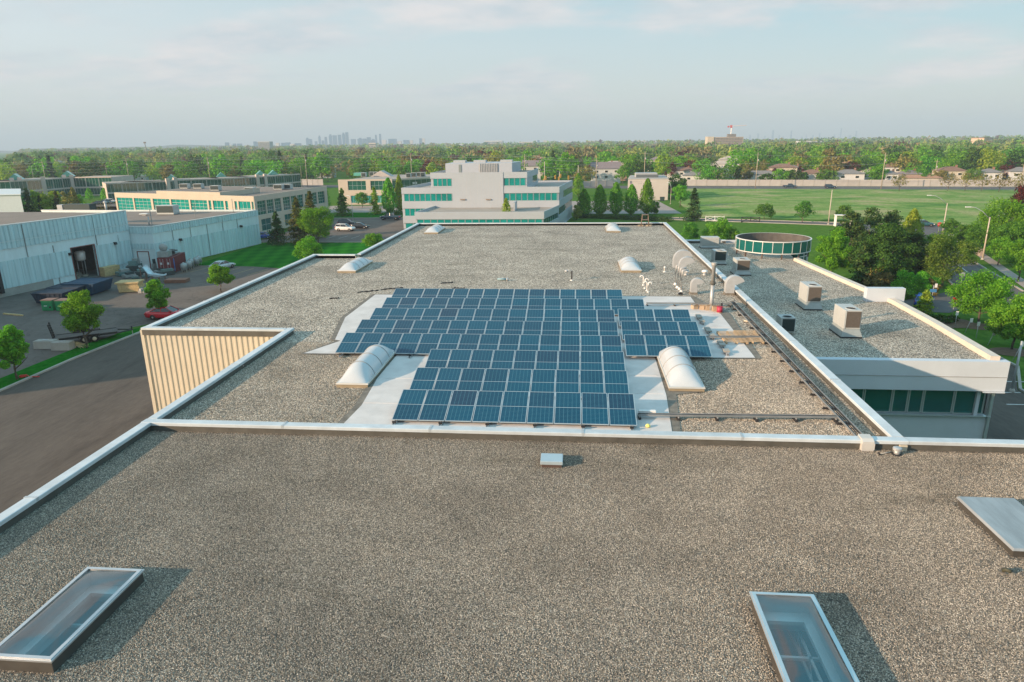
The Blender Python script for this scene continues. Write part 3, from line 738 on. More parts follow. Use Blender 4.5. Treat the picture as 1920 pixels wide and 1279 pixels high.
# mushroom vent near right of parapet, wiring hood on it
vx, vy = at(1681, 853, RZ); v = thing('mushroom_vent', 'grey capped pipe vent right of the white hood on the parapet', 'vent', (vx, vy, RZ))
MB().lathe([(.10, 0), (.10, .2)], 14).obj('pipe', GALV, v, True, False); MB().lathe([(.16, .0), (.16, .03), (.11, .05)], 14).obj('flange', BLACK, v, world=False)
MB().lathe([(.15, .19), (.15, .27), (.10, .30), (.02, .31)], 14).obj('cap', GALV, v, world=False)
vx, vy = at(1660, 852, RZ); v = thing('pipe_offcut', 'thin pipe offcut lying on gravel between white hood and capped vent', 'pipe', (vx, vy, RZ + .05), radians(20))
MB().tube([(-.25, 0, 0), (.28, 0, .01)], .022, 8).obj('pipe', CONC, v, True, False); MB().tube([(-.29, -.05, 0), (-.25, 0, 0), (-.25, .06, .03)], .03, 8).obj('elbow', BLACK, v, True, False)
hx_, hy_ = at(1628, 848, RZ); v = thing('cable_hood', 'white sheet-metal hood where the cable tray crosses the near parapet', 'hood', (hx_, hy_ + .05, RZ))
pr = [(.02, 0), (.02, .36), (.16, .44), (.50, .46), (.50, .40), (.22, .38), (.22, 0)]
def extrude_x(mb, prof, w, flip=False):
    n = len(prof); vs = [(-w, y, z) for y, z in prof] + [(w, y, z) for y, z in prof]
    return mb.add(vs, [tuple(range(n)), tuple(range(2 * n - 1, n - 1, -1))] + [(i, n + i, n + (i + 1) % n, (i + 1) % n) for i in range(n)])
extrude_x(MB(), pr, .20).obj('hood', M('hood_white', (0.50, 0.50, 0.48), .5, 0, .06), v, world=False)
MB().box(-.22, .22, .0, .018, .05, .30).obj('front_flange', M('hood_white', (0.6, 0.6, 0.5)), v, world=False)

# gooseneck hoods
def gooseneck(x, y, z, w, d, h, reach, label, legs=0.0):
    r = thing('gooseneck_hood', label, 'vent hood', (x, y, z), 0, 'grey gooseneck vent hoods')
    # half-round profile in x-z, extruded along y
    R = reach / 2; cxx = -w / 2 + R; n = 14
    prof = [(-w / 2, legs)] + [(-w / 2, legs + h - R)] + [(cxx - R * cos(pi * i / n * .86), legs + h - R + R * sin(pi * i / n * .86)) for i in range(1, n + 1)]
    end = prof[-1]; ri = max(.06, R - w)
    inner = [(cxx - ri * cos(pi * i / n * .86), legs + h - R + ri * sin(pi * i / n * .86)) for i in range(n, -1, -1)]
    prof += inner + [(w / 2 if w / 2 < inner[-1][0] + .2 else inner[-1][0], legs)]
    m = len(prof); vs = [(px, -d / 2, pz) for px, pz in prof] + [(px, d / 2, pz) for px, pz in prof]
    fs = [(i, (i + 1) % m, m + (i + 1) % m, m + i) for i in range(m)]
    # side cheeks as strips between outer and inner curve
    no = n + 1
    for s in (0, m):
        oi = [1 + i for i in range(no)]; ii = [m - 2 - i for i in range(no)]
        for i in range(no - 1): fs.append((s + oi[i], s + oi[i + 1], s + ii[i + 1], s + ii[i]))
        fs.append((s + 0, s + oi[0], s + ii[0], s + m - 1))
    MB().add(vs, fs).obj('duct', DUCT, r, world=False)
    sm = MB(); sm.box(-w / 2 - .012, w / 2 + .012, -d / 2 - .012, d / 2 + .012, legs + (h - R) * .5, legs + (h - R) * .5 + .04); sm.obj('seam_band', DUCT, r, world=False)
    if legs == 0: MB().box(-w / 2 - .03, w / 2 + .03, -d / 2 - .03, d / 2 + .03, 0, .14).obj('curb', FELT, r, world=False)
    return r
x, y = at(1301, 552, RZ); gooseneck(x, y + .25, RZ, .46, .5, 1.15, .95, 'low grey gooseneck hood between the thin pipes and the tall stack')
x, y = at(1368, 553, RZ); gooseneck(x, y + .25, RZ, .62, .6, 1.38, 1.35, 'grey gooseneck hood standing against the right parapet')
x, y = at(1267, 533, RZ); x += .0; gooseneck(x + .05, y + .5, RZ, .55, .5, 1.35, 1.5, 'highest grey gooseneck hood, raised on pipes, rear of the pair', 1.25)
x, y = at(1275, 541, RZ); gooseneck(x + .12, y + .35, RZ, .5, .45, 1.15, 1.2, 'raised grey gooseneck hood, front of the pair over thin pipes', 1.2)
for i, (px, py, tpx, tpy) in enumerate(((1266, 534, 1267, 498), (1270, 540, 1271, 500), (1274, 543, 1275, 503), (1277, 548, 1278, 507))):
    x, y = at(px, py, RZ); h = hgt(tpx, tpy, x, y) - RZ
    v = thing('elbow_pipe', 'slim grey elbow pipe under the raised hoods, %s of four' % ['rearmost', 'second from the rear', 'third from the rear', 'frontmost'][i], 'pipe', (x, y, RZ), 0, 'slim elbow pipes')
    MB().tube([(0, 0, 0), (0, 0, h - .12), (.03, 0, h - .03), (.12, 0, h), (.42, 0, h)], .065, 10).obj('pipe', DUCT, v, True, False)
    MB().lathe([(.13, 0), (.13, .05), (.075, .16)], 12).obj('flashing_collar', WHITE, v, world=False)
for i, (px, py, h) in enumerate(((1206, 535, .62), (1209, 541, .62), (1213, 545, .55), (1215, 548, .62))):
    x, y = at(px, py, RZ)
    v = thing('swan_neck_pipe', 'small white swan-neck conduit behind the array, %s of four' % ['rearmost', 'second from the rear', 'third from the rear', 'frontmost'][i], 'pipe', (x, y, RZ), 0, 'white swan-neck conduits')
    pts = [(0, 0, 0), (0, 0, h)] + [(.13 - .13 * cos(pi * k / 7), 0, h + .13 * sin(pi * k / 7)) for k in range(1, 8)]
    if i in (0, 2): pts = [(-a, b, c) for a, b, c in pts]
    MB().tube(pts, .045, 8).obj('conduit', WHITE, v, True, False); MB().lathe([(.1, 0), (.09, .04), (.05, .07)], 10).obj('flashing_collar', WHITE, v, world=False)
x, y = at(1333, 583, RZ); v = thing('exhaust_stack', 'tall two-part grey exhaust stack rising behind the cardboard litter', 'stack', (x, y, RZ))
H = hgt(1335, 492, x, y) - RZ; hm = hgt(1333, 531, x, y) - RZ
MB().lathe([(.125, 0), (.12, hm - .1)], 18).obj('lower_pipe', GALV, v, True, False)
MB().lathe([(.14, hm - .1), (.18, hm), (.18, hm + .1), (.12, hm + .12)], 18).obj('collar', DARKFLASH, v, True, False)
MB().lathe([(.12, hm + .12), (.12, H - .25), (.17, H - .22), (.19, H), (.15, H)], 18).obj('upper_pipe', M('stack_grey', (0.33, 0.33, 0.31), .5, .2, .12), v, True, False)
for px, py, lab in ((1286, 516, 'squat white turbine vent right of the raised hoods'), (1321, 516, 'squat white turbine vent left of the right parapet')):
    x, y = at(px, py, RZ); v = thing('turbine_vent', lab, 'vent', (x, y, RZ), 0, 'squat white vents')
    MB().lathe([(.2, 0), (.14, .08), (.12, .2)], 14).obj('base', GALV, v, True, False); MB().lathe([(.13, .2), (.24, .27), (.25, .34), (.15, .42), (.02, .44)], 14).obj('cap', WHITE, v, True, False)
x, y = at(1246, 510, RZ); v = thing('vent_pipe', 'single white vent pipe on open gravel left of the raised hoods', 'vent', (x, y, RZ))
MB().lathe([(.07, 0), (.07, .35), (.09, .36), (.09, .45), (.02, .46)], 12).obj('pipe', WHITE, v, True, False); MB().lathe([(.14, 0), (.13, .03), (.075, .06)], 12).obj('flange', WHITE, v, world=False)
x, y = at(1072, 526, RZ); h = hgt(1072, 508, x, y) - RZ; v = thing('camera_mast', 'thin black mast with pale lamp arm behind the rear panel row', 'mast', (x, y, RZ))
MB().tube([(0, 0, 0), (0, 0, h)], .05, 8).obj('post', BLACK, v, True, False)
MB().tube([(0, 0, h), (-.12, 0, h + .07), (-.35, 0, h + .08)], .03, 8).obj('arm', GALV, v, True, False)
MB().lathe([(.02, h + .1), (.12, h + .07), (.17, h - .02), (.10, h - .1)], 12, (-.42, 0)).obj('lamp_head', DUCT, v, True, False)
MB().lathe([(.12, 0), (.1, .05), (.05, .08)], 10).obj('foot', WHITE, v, world=False)
x, y = at(1352, 586, RZ); v = thing('vent_pipe', 'short black vertical pipe beside the red cable reel', 'vent', (x, y, RZ)); MB().lathe([(.06, 0), (.06, .62), (.04, .62)], 12).obj('pipe', BLACK, v, True, False); MB().lathe([(.12, 0), (.11, .03), (.065, .05)], 10).obj('flange', BLACK, v, world=False)
x, y = at(943, 526, RZ); v = thing('pipe_offcut', 'blue-grey pipe offcut lying on gravel behind the rear panels', 'pipe', (x, y, RZ + .1), radians(-4)); MB().tube([(-.45, 0, 0), (.3, 0, 0)], .1, 10).obj('pipe', M('blue_grey_pipe', (0.22, 0.34, 0.38)), v, True, False); MB().tube([(.3, 0, 0), (.42, 0, 0)], .13, 10).obj('socket', GALV, v, True, False)
x, y = at(1404, 605, RZ); v = thing('pipe_offcut', 'pale offcut lying beside the right parapet', 'pipe', (x, y, RZ + .05), radians(-25)); MB().hexa([(-.3, -.07), (.3, -.07), (.3, .07), (-.3, .07)], 0, .09).obj('offcut', M('cream', (0.6, 0.55, 0.45)), v, world=False, bevel=.01)
# antenna stand near the far parapet
x, y = at(1209, 424, RZ); v = thing('antenna_stand', 'weathered brown frame stand by the far parapet', 'stand', (x, y, RZ)); a = MB(); W_ = M('weathered_brown', (0.20, 0.14, 0.10))
for sx in (-.5, .5):
    for sy in (-.4, .4): MB().tube([(sx, sy, 0), (sx * .7, sy * .7, 1.5)], .035, 6).obj('leg', W_, v, True, False)
for zz_ in (.8, 1.45): MB().box(-.42, .42, -.34, .34, zz_, zz_ + .05).obj('shelf', W_, v, world=False)
for i in range(4): MB().box(-.9 + i * .5, -.6 + i * .5, -.2, .1, 0, .16).obj('ballast_block', M('ballast_tan', (0.42, 0.34, 0.24)), v, world=False)
# torn felt strips behind the array
for i, (px, py, L, rz) in enumerate(((690, 547, 1.6, .5), (735, 542, 1.7, .35), (838, 531, 1.0, .3), (860, 541, 1.0, -.1), (627, 560, .7, .4))):
    x, y = at(px, py, RZ); m_ = MB(); pts = []
    for k in range(9): pts.append((-L / 2 + L * k / 8, random.uniform(-.06, .06)))
    for k in range(8): m_.hexa([(pts[k][0], pts[k][1] - .07), (pts[k + 1][0], pts[k + 1][1] - .06), (pts[k + 1][0], pts[k + 1][1] + .07), (pts[k][0], pts[k][1] + .06)], .0, .05 + .03 * (k % 2))
    m_.xf((x, y, RZ), rz)
    tag(m_.obj('felt_strip', BLACK), ['ragged black felt strip at the left end of the scatter behind the array', 'longer black felt strip, second in the scatter left behind the array', 'short black felt strip behind the rear row, mid left', 'thin black felt strip right behind the rear row', 'small black felt scrap alone on gravel left of the array'][i], 'felt strip', 'torn felt strips')
# pallets, litter, reel
WOOD = M('pallet_wood', (0.44, 0.33, 0.21), 0.8, 0, 0.2, 3.0)
def pallet(x, y, rz, label):
    r = thing('pallet', label, 'pallet', (x, y, RZ + .04), rz, 'wooden pallets')
    for sx in (-.55, 0, .55): MB().box(sx - .045, sx + .045, -1.15, 1.15, .02, .115).obj('stringer', WOOD, r, world=False)
    for k in range(13):
        yy = -1.12 + k * .185; MB().box(-.6, .6, yy - .024, yy + .024, .117, .137).obj('slat', WOOD, r, world=False)
a, b = at(1391, 647, RZ), at(1422, 646, RZ); pallet(a[0] - .3, a[1] + 1.1, radians(2), 'pale wooden pallet lying flat, left of the pair beside the membrane'); pallet(b[0] - .28, b[1] + 1.12, radians(-1), 'pale wooden pallet lying flat, right of the pair beside the cable tray')
CARD = M('cardboard', (0.42, 0.32, 0.22), 0.85, 0, 0.12, 4)
for i, (px, py, w, h, rz) in enumerate(((1302, 580, .34, .22, .3), (1316, 581, .32, .26, -.2), (1328, 582, .42, .3, .1), (1341, 584, .45, .32, .05))):
    x, y = at(px, py, RZ); v = thing('cardboard_box', 'open cardboard carton on gravel behind the panels, %s of four' % ORD[i], 'box', (x, y, RZ + .05), rz, 'cardboard cartons')
    MB().hexa([(-w / 2, -.2), (w / 2, -.2), (w / 2, .2), (-w / 2, .2)], 0, h).obj('carton', CARD, v, world=False)
    MB().hexa([(-w / 2, -.21), (w / 2, -.21), (w / 2, -.2), (-w / 2, -.2)], h - .01, h + .1, [(-w / 2, -.3), (w / 2, -.3), (w / 2, -.29), (-w / 2, -.29)]).obj('flap', CARD, v, world=False)
pm = MB()
for i in range(14):
    px, py = 1296 + random.uniform(0, 34), 573 + random.uniform(0, 8); x, y = at(px, py, RZ); s = random.uniform(.06, .16)
    pm.hexa([(x - s, y - s * .6), (x + s, y - s), (x + s * .8, y + s), (x - s * .7, y + s * .8)], RZ + .06, RZ + .06 + s * .7)
kind(pm.obj('packing_litter', M('packing_paper', (0.55, 0.36, 0.28), .9, 0, .3, 5)), 'stuff')
x, y = at(1349, 587, RZ); v = thing('cable_reel', 'bright pink-red cable reel standing on gravel', 'reel', (x, y, RZ + .04)); RED = M('reel_red', (0.42, 0.03, 0.07), .5)
MB().lathe([(.2, 0), (.2, .03)], 16).obj('flange', CARD, v, world=False); MB().lathe([(.185, .031), (.185, .36)], 16).obj('cable', RED, v, True, False); MB().lathe([(.2, .361), (.2, .385)], 16).obj('flange', RED, v, world=False)
# cable trays
TRAY = M('tray_steel', (0.30, 0.32, 0.33), 0.45, 0.5, 0.1)
def tray(a, b, w, label, step=0.3, sup=1.55, z=.16):
    L = hypot(b[0] - a[0], b[1] - a[1]); rz = atan2(b[1] - a[1], b[0] - a[0])
    r = thing('cable_tray', label, 'cable tray', (a[0], a[1], RZ), rz, 'galvanised cable trays')
    for s in (-1, 1): MB().box(0, L, s * w / 2 - .012, s * w / 2 + .012, z, z + .08).obj('side_rail', TRAY, r, world=False)
    rg = MB(); n = int(L / step)
    for i in range(n): rg.box(i * step, i * step + .025, -w / 2 + .013, w / 2 - .013, z + .005, z + .025)
    rg.obj('rungs', TRAY, r, world=False)
    cb_ = MB()
    for k in range(3): cb_.tube([(L * i / 24, -w * .3 + k * w * .3 + .015 * sin(i * 1.7 + k), z + .045) for i in range(25)], .018, 5)
    cb_.obj('cables', BLACK, r, True, False)
    n = max(1, int(L / sup))
    for i in range(n + 1):
        xx = min(L - .06, .06 + i * (L - .12) / n)
        MB().hexa([(xx - .06, -w / 2 - .13), (xx + .06, -w / 2 - .13), (xx + .06, w / 2 + .13), (xx - .06, w / 2 + .13)], 0.01, .11, [(xx - .045, -w / 2 - .1), (xx + .045, -w / 2 - .1), (xx + .045, w / 2 + .1), (xx - .045, w / 2 + .1)]).obj('support_block', BLACK, r, world=False)
        MB().box(xx - .02, xx + .02, -w / 2 - .05, w / 2 + .05, .111, z - .002).obj('strut', GALV, r, world=False)
a, b = at(1610, 818, RZ + .16), at(1372, 566, RZ + .16); tray((a[0], 24.05), b, .30, 'long cable tray running beside the right parapet')
a, b = at(1196, 786, RZ), at(1568, 790, RZ); tray(a, b, .16, 'narrow cable tray crossing from front panel row to the long tray')
a, b = at(1300, 638, RZ), at(1425, 638, RZ); tray(a, b, .16, 'narrow cable tray crossing the white membrane above the pallets')
a, b = at(1212, 574, RZ), at(1370, 575, RZ); tray(a, b, .14, 'narrow cable tray reaching from the rear panels past the exhaust stack')
for i, (px, py) in enumerate(((1276, 553),)):
    x, y = at(px, py, RZ); v = thing('cable_block', 'small black pipe support on the rear strip of membrane', 'block', (x, y, MZ)); MB().hexa([(-.2, -.08), (.2, -.08), (.2, .08), (-.2, .08)], 0, .14, [(-.1, -.06), (.1, -.06), (.1, .06), (-.1, .06)]).obj('block', BLACK, v, world=False); MB().tube([(-.3, -.25, .1), (0, 0, .17), (-.3, .4, .2)], .02, 6).obj('pipe', GALV, v, True, False)
x, y = at(1206, 778, MZ); v = thing('combiner_box', 'white junction box at the right end of the front panel row', 'box', (x, y, MZ)); MB().box(-.2, .5, -.06, .1, .06, .2).obj('box', WHITE, v, world=False, bevel=.012); MB().box(-.16, -.1, -.05, .09, 0, .058).obj('foot', BLACK, v, world=False)
x, y = at(1216, 806, MZ); v = MB(); v.lathe([(.03, 0), (.09, .03), (.1, .08), (.05, .13), (.01, .14)], 10).xf((x, y + .25, MZ)); tag(v.obj('yellow_cap', M('yellow_plastic', (0.75, 0.7, 0.2)), None, True), 'pale yellow plastic cap on membrane by the front parapet', 'cap')
x, y = at(452, 690, RZ); v = MB(); v.lathe([(.06, 0), (.13, .05), (.15, .14), (.1, .22), (.02, .25)], 9).xf((x, y, RZ)); tag(v.obj('loose_stone', M('pink_stone', (0.45, 0.33, 0.30)), None, True), 'single large pinkish stone by the left parapet', 'stone')

# ================================================================== lower office wing on the right
WZ = 7.0
wing = thing('office_wing', 'lower white office wing with gravel roof and dark ribbon window', 'building', (18, 60, 0))
WW = M('wing_white', (0.51, 0.57, 0.63), 0.6, 0, 0.05, 0.5)
CREAM = M('cream_coping', (0.60, 0.54, 0.46), 0.55, 0, 0.08, 1.5)
edge = [(25.0, 41.5), (25.55, 50.0), (25.75, 56.6), (25.2, 63.0), (24.7, 70.0), (24.2, 77.6)]
poly = [(12.1, 41.5)] + edge + [(24.6, 79.0), (25.2, 83), (25.6, 91.5), (12.1, 91.5)]
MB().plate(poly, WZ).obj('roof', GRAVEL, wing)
w = MB()
for i in range(len(edge) - 1): w.wall(edge[i + 1], edge[i], 0, WZ - .002, .2, 0.42)
MB().wall((26.4, 92), (12.1, 92), 0, WZ + .3, .2).obj('wall', WW, wing); w.wall((12.1, 41.48), (25.9, 41.48), 5.16, WZ + .04, .5, 0.3); w.box(24.62, 25.86, 41.05, 41.15, 5.1, 5.158)
w.obj('wall', WW, wing)
ws = MB(); ws.wall((12.1, 41.48), (25.35, 41.48), 0.0, 3.42, .4, -0.05); ws.obj('spandrel', WW, wing)
MB().wall((12.1, 41.165), (25.9, 41.165), 6.06, 6.085, .02, .03).obj('panel_joint', M('joint_grey', (0.30, 0.30, 0.29)), wing)
for i in range(len(edge) - 1):
    a, b = edge[i], edge[i + 1]; ux, uy = b[0] - a[0], b[1] - a[1]; L = hypot(ux, uy); nx, ny = uy / L, -ux / L
    p = [(a[0] - nx * .12, a[1] - ny * .12), (a[0] + nx * .46, a[1] + ny * .46), (b[0] + nx * .46, b[1] + ny * .46), (b[0] - nx * .12, b[1] - ny * .12)]
    MB().hexa(p, WZ - .0, WZ + .30, [(a[0] - nx * .07, a[1] - ny * .07), p[1], p[2], (b[0] - nx * .07, b[1] - ny * .07)]).obj('coping', CREAM, wing)
for a, b in (((12.2, 91.2), (19.5, 91.2)), ): parapet(b, a, .5, 8, WZ, WZ + .42, COPING, DARKFLASH, wing)
DGLASS = M('dark_teal_glass', (0.008, 0.105, 0.095), 0.04, 0, 0.2, 0.4, spec=0.9)
FR_A = M('window_alu', (0.45, 0.52, 0.52), 0.4, 0.4, 0.05)
def window(parent, a, b, s0, s1, z0, z1, nx=1, nz=1, inset=.08, gmat=DGLASS, fmat=FR_A, bar=.05, name='window'):
    ux, uy = b[0] - a[0], b[1] - a[1]; L = hypot(ux, uy); ux /= L; uy /= L
    P_ = lambda s: (a[0] + ux * s, a[1] + uy * s)
    f = MB()
    f.wall(P_(s0), P_(s1), z0, z0 + bar, .06, -inset); f.wall(P_(s0), P_(s1), z1 - bar, z1, .06, -inset)
    for i in range(nx + 1):
        s = s0 + (s1 - s0 - bar) * i / nx; f.wall(P_(s), P_(s + bar), z0 + bar + .001, z1 - bar - .001, .06, -inset)
    for j in range(1, nz):
        z = z0 + (z1 - z0) * j / nz; f.wall(P_(s0 + bar + .001), P_(s1 - bar - .001), z - bar / 2, z + bar / 2, .05, -inset - .004)
    fo = f.obj(name, fmat, parent)
    MB().wall(P_(s0 + .01), P_(s1 - .01), z0 + .01, z1 - .01, .02, -inset - .03).obj('pane', gmat, fo)
    return fo
A_, B_ = (12.1, 41.48), (25.35, 41.48)
def wpx(px, py): return on_wall(px, py, (12.1, 41.7), (25.35, 41.7))
cuts = [0.0] + [wpx(p, 755)[0] for p in (1618, 1672, 1702, 1730, 1788, 1846)] + [13.2]
for i in range(len(cuts) - 1): window(wing, A_, B_, cuts[i] + .02, cuts[i + 1] - .02, 3.46, 5.15, 1, 1, .22, DGLASS, FR_A, .07)
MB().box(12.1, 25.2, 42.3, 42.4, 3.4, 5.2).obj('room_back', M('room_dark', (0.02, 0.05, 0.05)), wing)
MB().wall((12.1, 41.38), (25.5, 41.38), 3.425, 3.458, .25, .06).obj('sill', FR_A, wing)
MB().box(25.36, 25.52, 41.4, 41.6, 0, 5.1).obj('corner_post', FR_A, wing)
# white upstand wall at the bend of the edge
c0 = at(1604, 555, WZ); sc = MB(); sc.box(23.9, 26.9, 57.3, 57.9, WZ + .003, WZ + 1.12); sc.obj('screen_wall', WW, wing)
# glazed drum
DX, DY, DR = 23.0, 82.3, 4.15
drum = thing('glazed_drum', 'round glass-sided rooftop drum with white rim on short legs', 'rooflight', (DX, DY, WZ))
RIM = M('drum_rim', (0.66, 0.66, 0.64), .45, .1, .05)
def ringband(mb, r0, r1, z0, z1, n=48):
    vs = []; fs = []
    for j in range(n):
        a = 2 * pi * j / n
        for r, z in ((r0, z0), (r1, z0), (r1, z1), (r0, z1)): vs.append((r * cos(a), r * sin(a), z))
    for j in range(n):
        k = (j + 1) % n
        for q in range(4): fs.append((4 * j + q, 4 * k + q, 4 * k + (q + 1) % 4, 4 * j + (q + 1) % 4))
    return mb.add(vs, fs)
ringband(MB(), DR - .10, DR + .04, 1.87, 1.96).obj('rim', RIM, drum, world=False); ringband(MB(), DR - .10, DR + .04, .57, .66).obj('rim', RIM, drum, world=False)
ringband(MB(), DR - .22, DR - .16, .56, 1.96).obj('lining', M('drum_lining', (0.085, 0.08, 0.075), .8, 0, .25, 1.5), drum, world=False)
np_ = 24
pm_ = MB().box(-.03, .03, -.03, .03, .661, 1.869).mesh('mullion', RIM)
wdt = 2 * DR * sin(pi / np_) - .08; gm_ = MB().box(-wdt / 2, wdt / 2, -.01, .01, .662, 1.868).mesh('pane', DGLASS)
lg_ = MB().box(-.06, .06, -.06, .06, 0, .549).mesh('leg', M('leg_brown', (0.10, 0.06, 0.04)))
for k in range(np_):
    a = 2 * pi * k / np_
    o = bpy.data.objects.new('mullion', pm_); COL.objects.link(o); o.parent = drum; o.location = (DR * cos(a), DR * sin(a), 0); o.rotation_euler = (0, 0, a)
    a2 = a + pi / np_; rr = DR * cos(pi / np_)
    o = bpy.data.objects.new('pane', gm_); COL.objects.link(o); o.parent = drum; o.location = (rr * cos(a2), rr * sin(a2), 0); o.rotation_euler = (0, 0, a2 + pi / 2)
    if k % 2 == 0:
        o = bpy.data.objects.new('leg', lg_); COL.objects.link(o); o.parent = drum; o.location = (DR * .97 * cos(a), DR * .97 * sin(a), 0); o.rotation_euler = (0, 0, a)
# the glazed stair tower the drum crowns, standing out beyond the roof edge
tw = MB(); tb = MB()
for k in range(24):
    a = 2 * pi * (k + .5) / 24; a = a if a < pi else a - 2 * pi
    if abs(a) > 1.1: continue
    a0, a1 = a - pi / 24, a + pi / 24; R0 = DR - .28
    p, q = (R0 * cos(a1), R0 * sin(a1)), (R0 * cos(a0), R0 * sin(a0))
    tw.wall(q, p, -6.9, .54, .04)
    for z in (.10, -1.7, -3.5, -5.2): tb.wall(q, p, z, z + .09, .05, .06)
    tb.hexa([(x_ * cos(a0) - y_ * sin(a0), x_ * sin(a0) + y_ * cos(a0)) for x_, y_ in ((DR - .255, -.03), (DR - .18, -.03), (DR - .18, .03), (DR - .255, .03))], -6.9, .54)
tw.obj('stair_tower_glass', DGLASS, drum, world=False); tb.obj('stair_tower_bars', RIM, drum, world=False)
# rooftop air-conditioning units
RTU = M('unit_cream', (0.43, 0.455, 0.45), .5, 0, .06, 1.0); COIL = M('coil_brown', (0.115, 0.10, 0.085), .7, .1, .15, 20); TEALC = M('unit_curb', (0.33, 0.37, 0.37), .5, .3, .1)
DKC = M('coil_dark', (0.03, 0.05, 0.05), .6, .2, .2, 20)
def rtu(x, y, w, d, h, label, curb=.55, fan=True, z=WZ, coil=COIL, flare=.14, hood=False):
    r = thing('rooftop_unit', label, 'air conditioner', (x, y, z), 0, 'rooftop air-conditioning units')
    cw, cd_ = w / 2 + flare, d / 2 + flare
    if curb > .1:
        MB().hexa([(-cw, -cd_), (cw, -cd_), (cw, cd_), (-cw, cd_)], 0, .1).obj('base', BLACK, r, world=False)
        MB().hexa([(-cw, -cd_), (cw, -cd_), (cw, cd_), (-cw, cd_)], .102, curb, [(-w / 2 + .03, -d / 2 + .03), (w / 2 - .03, -d / 2 + .03), (w / 2 - .03, d / 2 - .03), (-w / 2 + .03, d / 2 - .03)]).obj('curb', TEALC, r, world=False)
    MB().box(-w / 2, w / 2, -d / 2, d / 2, curb + .002, curb + h).obj('cabinet', RTU, r, world=False, bevel=.015)
    MB().box(-w / 2 + .12, w / 2 - .06, -d / 2 - .03, -d / 2 - .001, curb + .1, curb + h - .08).obj('coil', coil, r, world=False)
    cg = MB()
    for k in range(10): cg.box(-w / 2 + .12, w / 2 - .06, -d / 2 - .045, -d / 2 - .032, curb + .13 + k * (h - .24) / 10, curb + .14 + k * (h - .24) / 10)
    cg.obj('coil_guard', coil, r, world=False)
    MB().box(-w / 2, -w / 2 + .10, -d / 2 - .035, -d / 2 - .002, curb + .02, curb + h - .02).obj('corner_post', RTU, r, world=False)
    for k in range(3): MB().box(-w / 2 - .012, -w / 2 - .001, -d / 2 + .12 + k * d * .31, -d / 2 + .06 + (k + 1) * d * .29, curb + .08, curb + h - .08).obj('access_panel', RTU, r, world=False)
    if fan:
        fy = -d / 2 + min(.55, d * .3); ringband(MB(), .30, .36, 0, .035, 24).xf((0, fy, curb + h + .001)).obj('fan_ring', RTU, r, world=False)
        MB().lathe([(.295, 0), (.295, .012)], 24).xf((0, fy, curb + h + .002)).obj('fan_opening', BLACK, r, world=False)
        fg = MB()
        for k in range(5): fg.box(-.29, .29, fy - .22 + k * .11 - .006, fy - .22 + k * .11 + .006, curb + h + .02, curb + h + .03)
        fg.obj('fan_guard', BLACK, r, world=False)
    if hood: MB().hexa([(w / 2 + .001, -d / 2 + .1), (w / 2 + .4, -d / 2 + .1), (w / 2 + .4, d / 2 - .1), (w / 2 + .001, d / 2 - .1)], curb + .35, curb + h - .1, [(w / 2 + .001, -d / 2 + .1), (w / 2 + .08, -d / 2 + .1), (w / 2 + .08, d / 2 - .1), (w / 2 + .001, d / 2 - .1)]).obj('intake_hood', RTU, r, world=False)
    return r
rtu(18.62, 47.25, 1.10, 2.0, 1.28, 'large cream rooftop unit with brown coil, nearest on the wing roof', .62)
rtu(18.68, 55.2, 1.12, 2.0, 1.28, 'large cream rooftop unit with brown coil, second back on the wing roof', .62)
x, y = at(1474, 625, WZ); rtu(x + .05, y + .5, 1.0, 1.1, 1.05, 'small pale condenser close behind the right parapet', .06, True, WZ, DKC, .02)
x, y = at(1391, 517, WZ); rtu(x + .1, y + 1.0, 1.35, 1.7, 1.1, 'cream rooftop unit with brown coil in front of the glass drum', .45)
x, y = at(1343, 497, WZ); rtu(x + .4, y + 1.0, 1.3, 1.6, 1.1, 'long cream rooftop unit with dark coil behind the parapet, left of the drum', .38, True, WZ, DKC, .06, True)
x, y = at(1329, 466, WZ); rtu(x + .2, y + .8, 2.1, 1.4, 1.0, 'wide cream unit with sloped hood at the far end of the wing roof', .35, False, WZ, RTU, .1, True)

# ================================================================== pale steel warehouse on the left
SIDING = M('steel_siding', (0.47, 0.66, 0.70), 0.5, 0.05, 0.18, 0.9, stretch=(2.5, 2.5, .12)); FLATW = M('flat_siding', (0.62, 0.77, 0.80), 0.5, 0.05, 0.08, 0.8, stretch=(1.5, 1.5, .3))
ROOFB = M('brown_roof_membrane', (0.20, 0.165, 0.14), 0.85, 0, 0.12, 0.3); STAIN = M('seam_dark', (0.22, 0.25, 0.25), .7)
wh = thing('warehouse', 'long pale ribbed-steel warehouse with open loading door beside the yard', 'building', (-82, 95, 0))
TA, TB = (-81.45, 80.0), (-75.6, 110.3)
u_ = ((TB[0] - TA[0]) / hypot(TB[0] - TA[0], TB[1] - TA[1]), (TB[1] - TA[1]) / hypot(TB[0] - TA[0], TB[1] - TA[1]))
PT = lambda s: (TA[0] + u_[0] * s, TA[1] + u_[1] * s)
TL = hypot(TB[0] - TA[0], TB[1] - TA[1])
d0, d1 = on_wall(139, 500, TA, TB)[0], on_wall(182, 493, TA, TB)[0]; DZ = 5.1
MB().wall(PT(0), PT(d0), 0, 9.7, .3).wall(PT(d1), PT(TL), 0, 9.7, .3).wall(PT(d0), PT(d1), DZ, 9.7, .3).obj('wall', FLATW, wh)
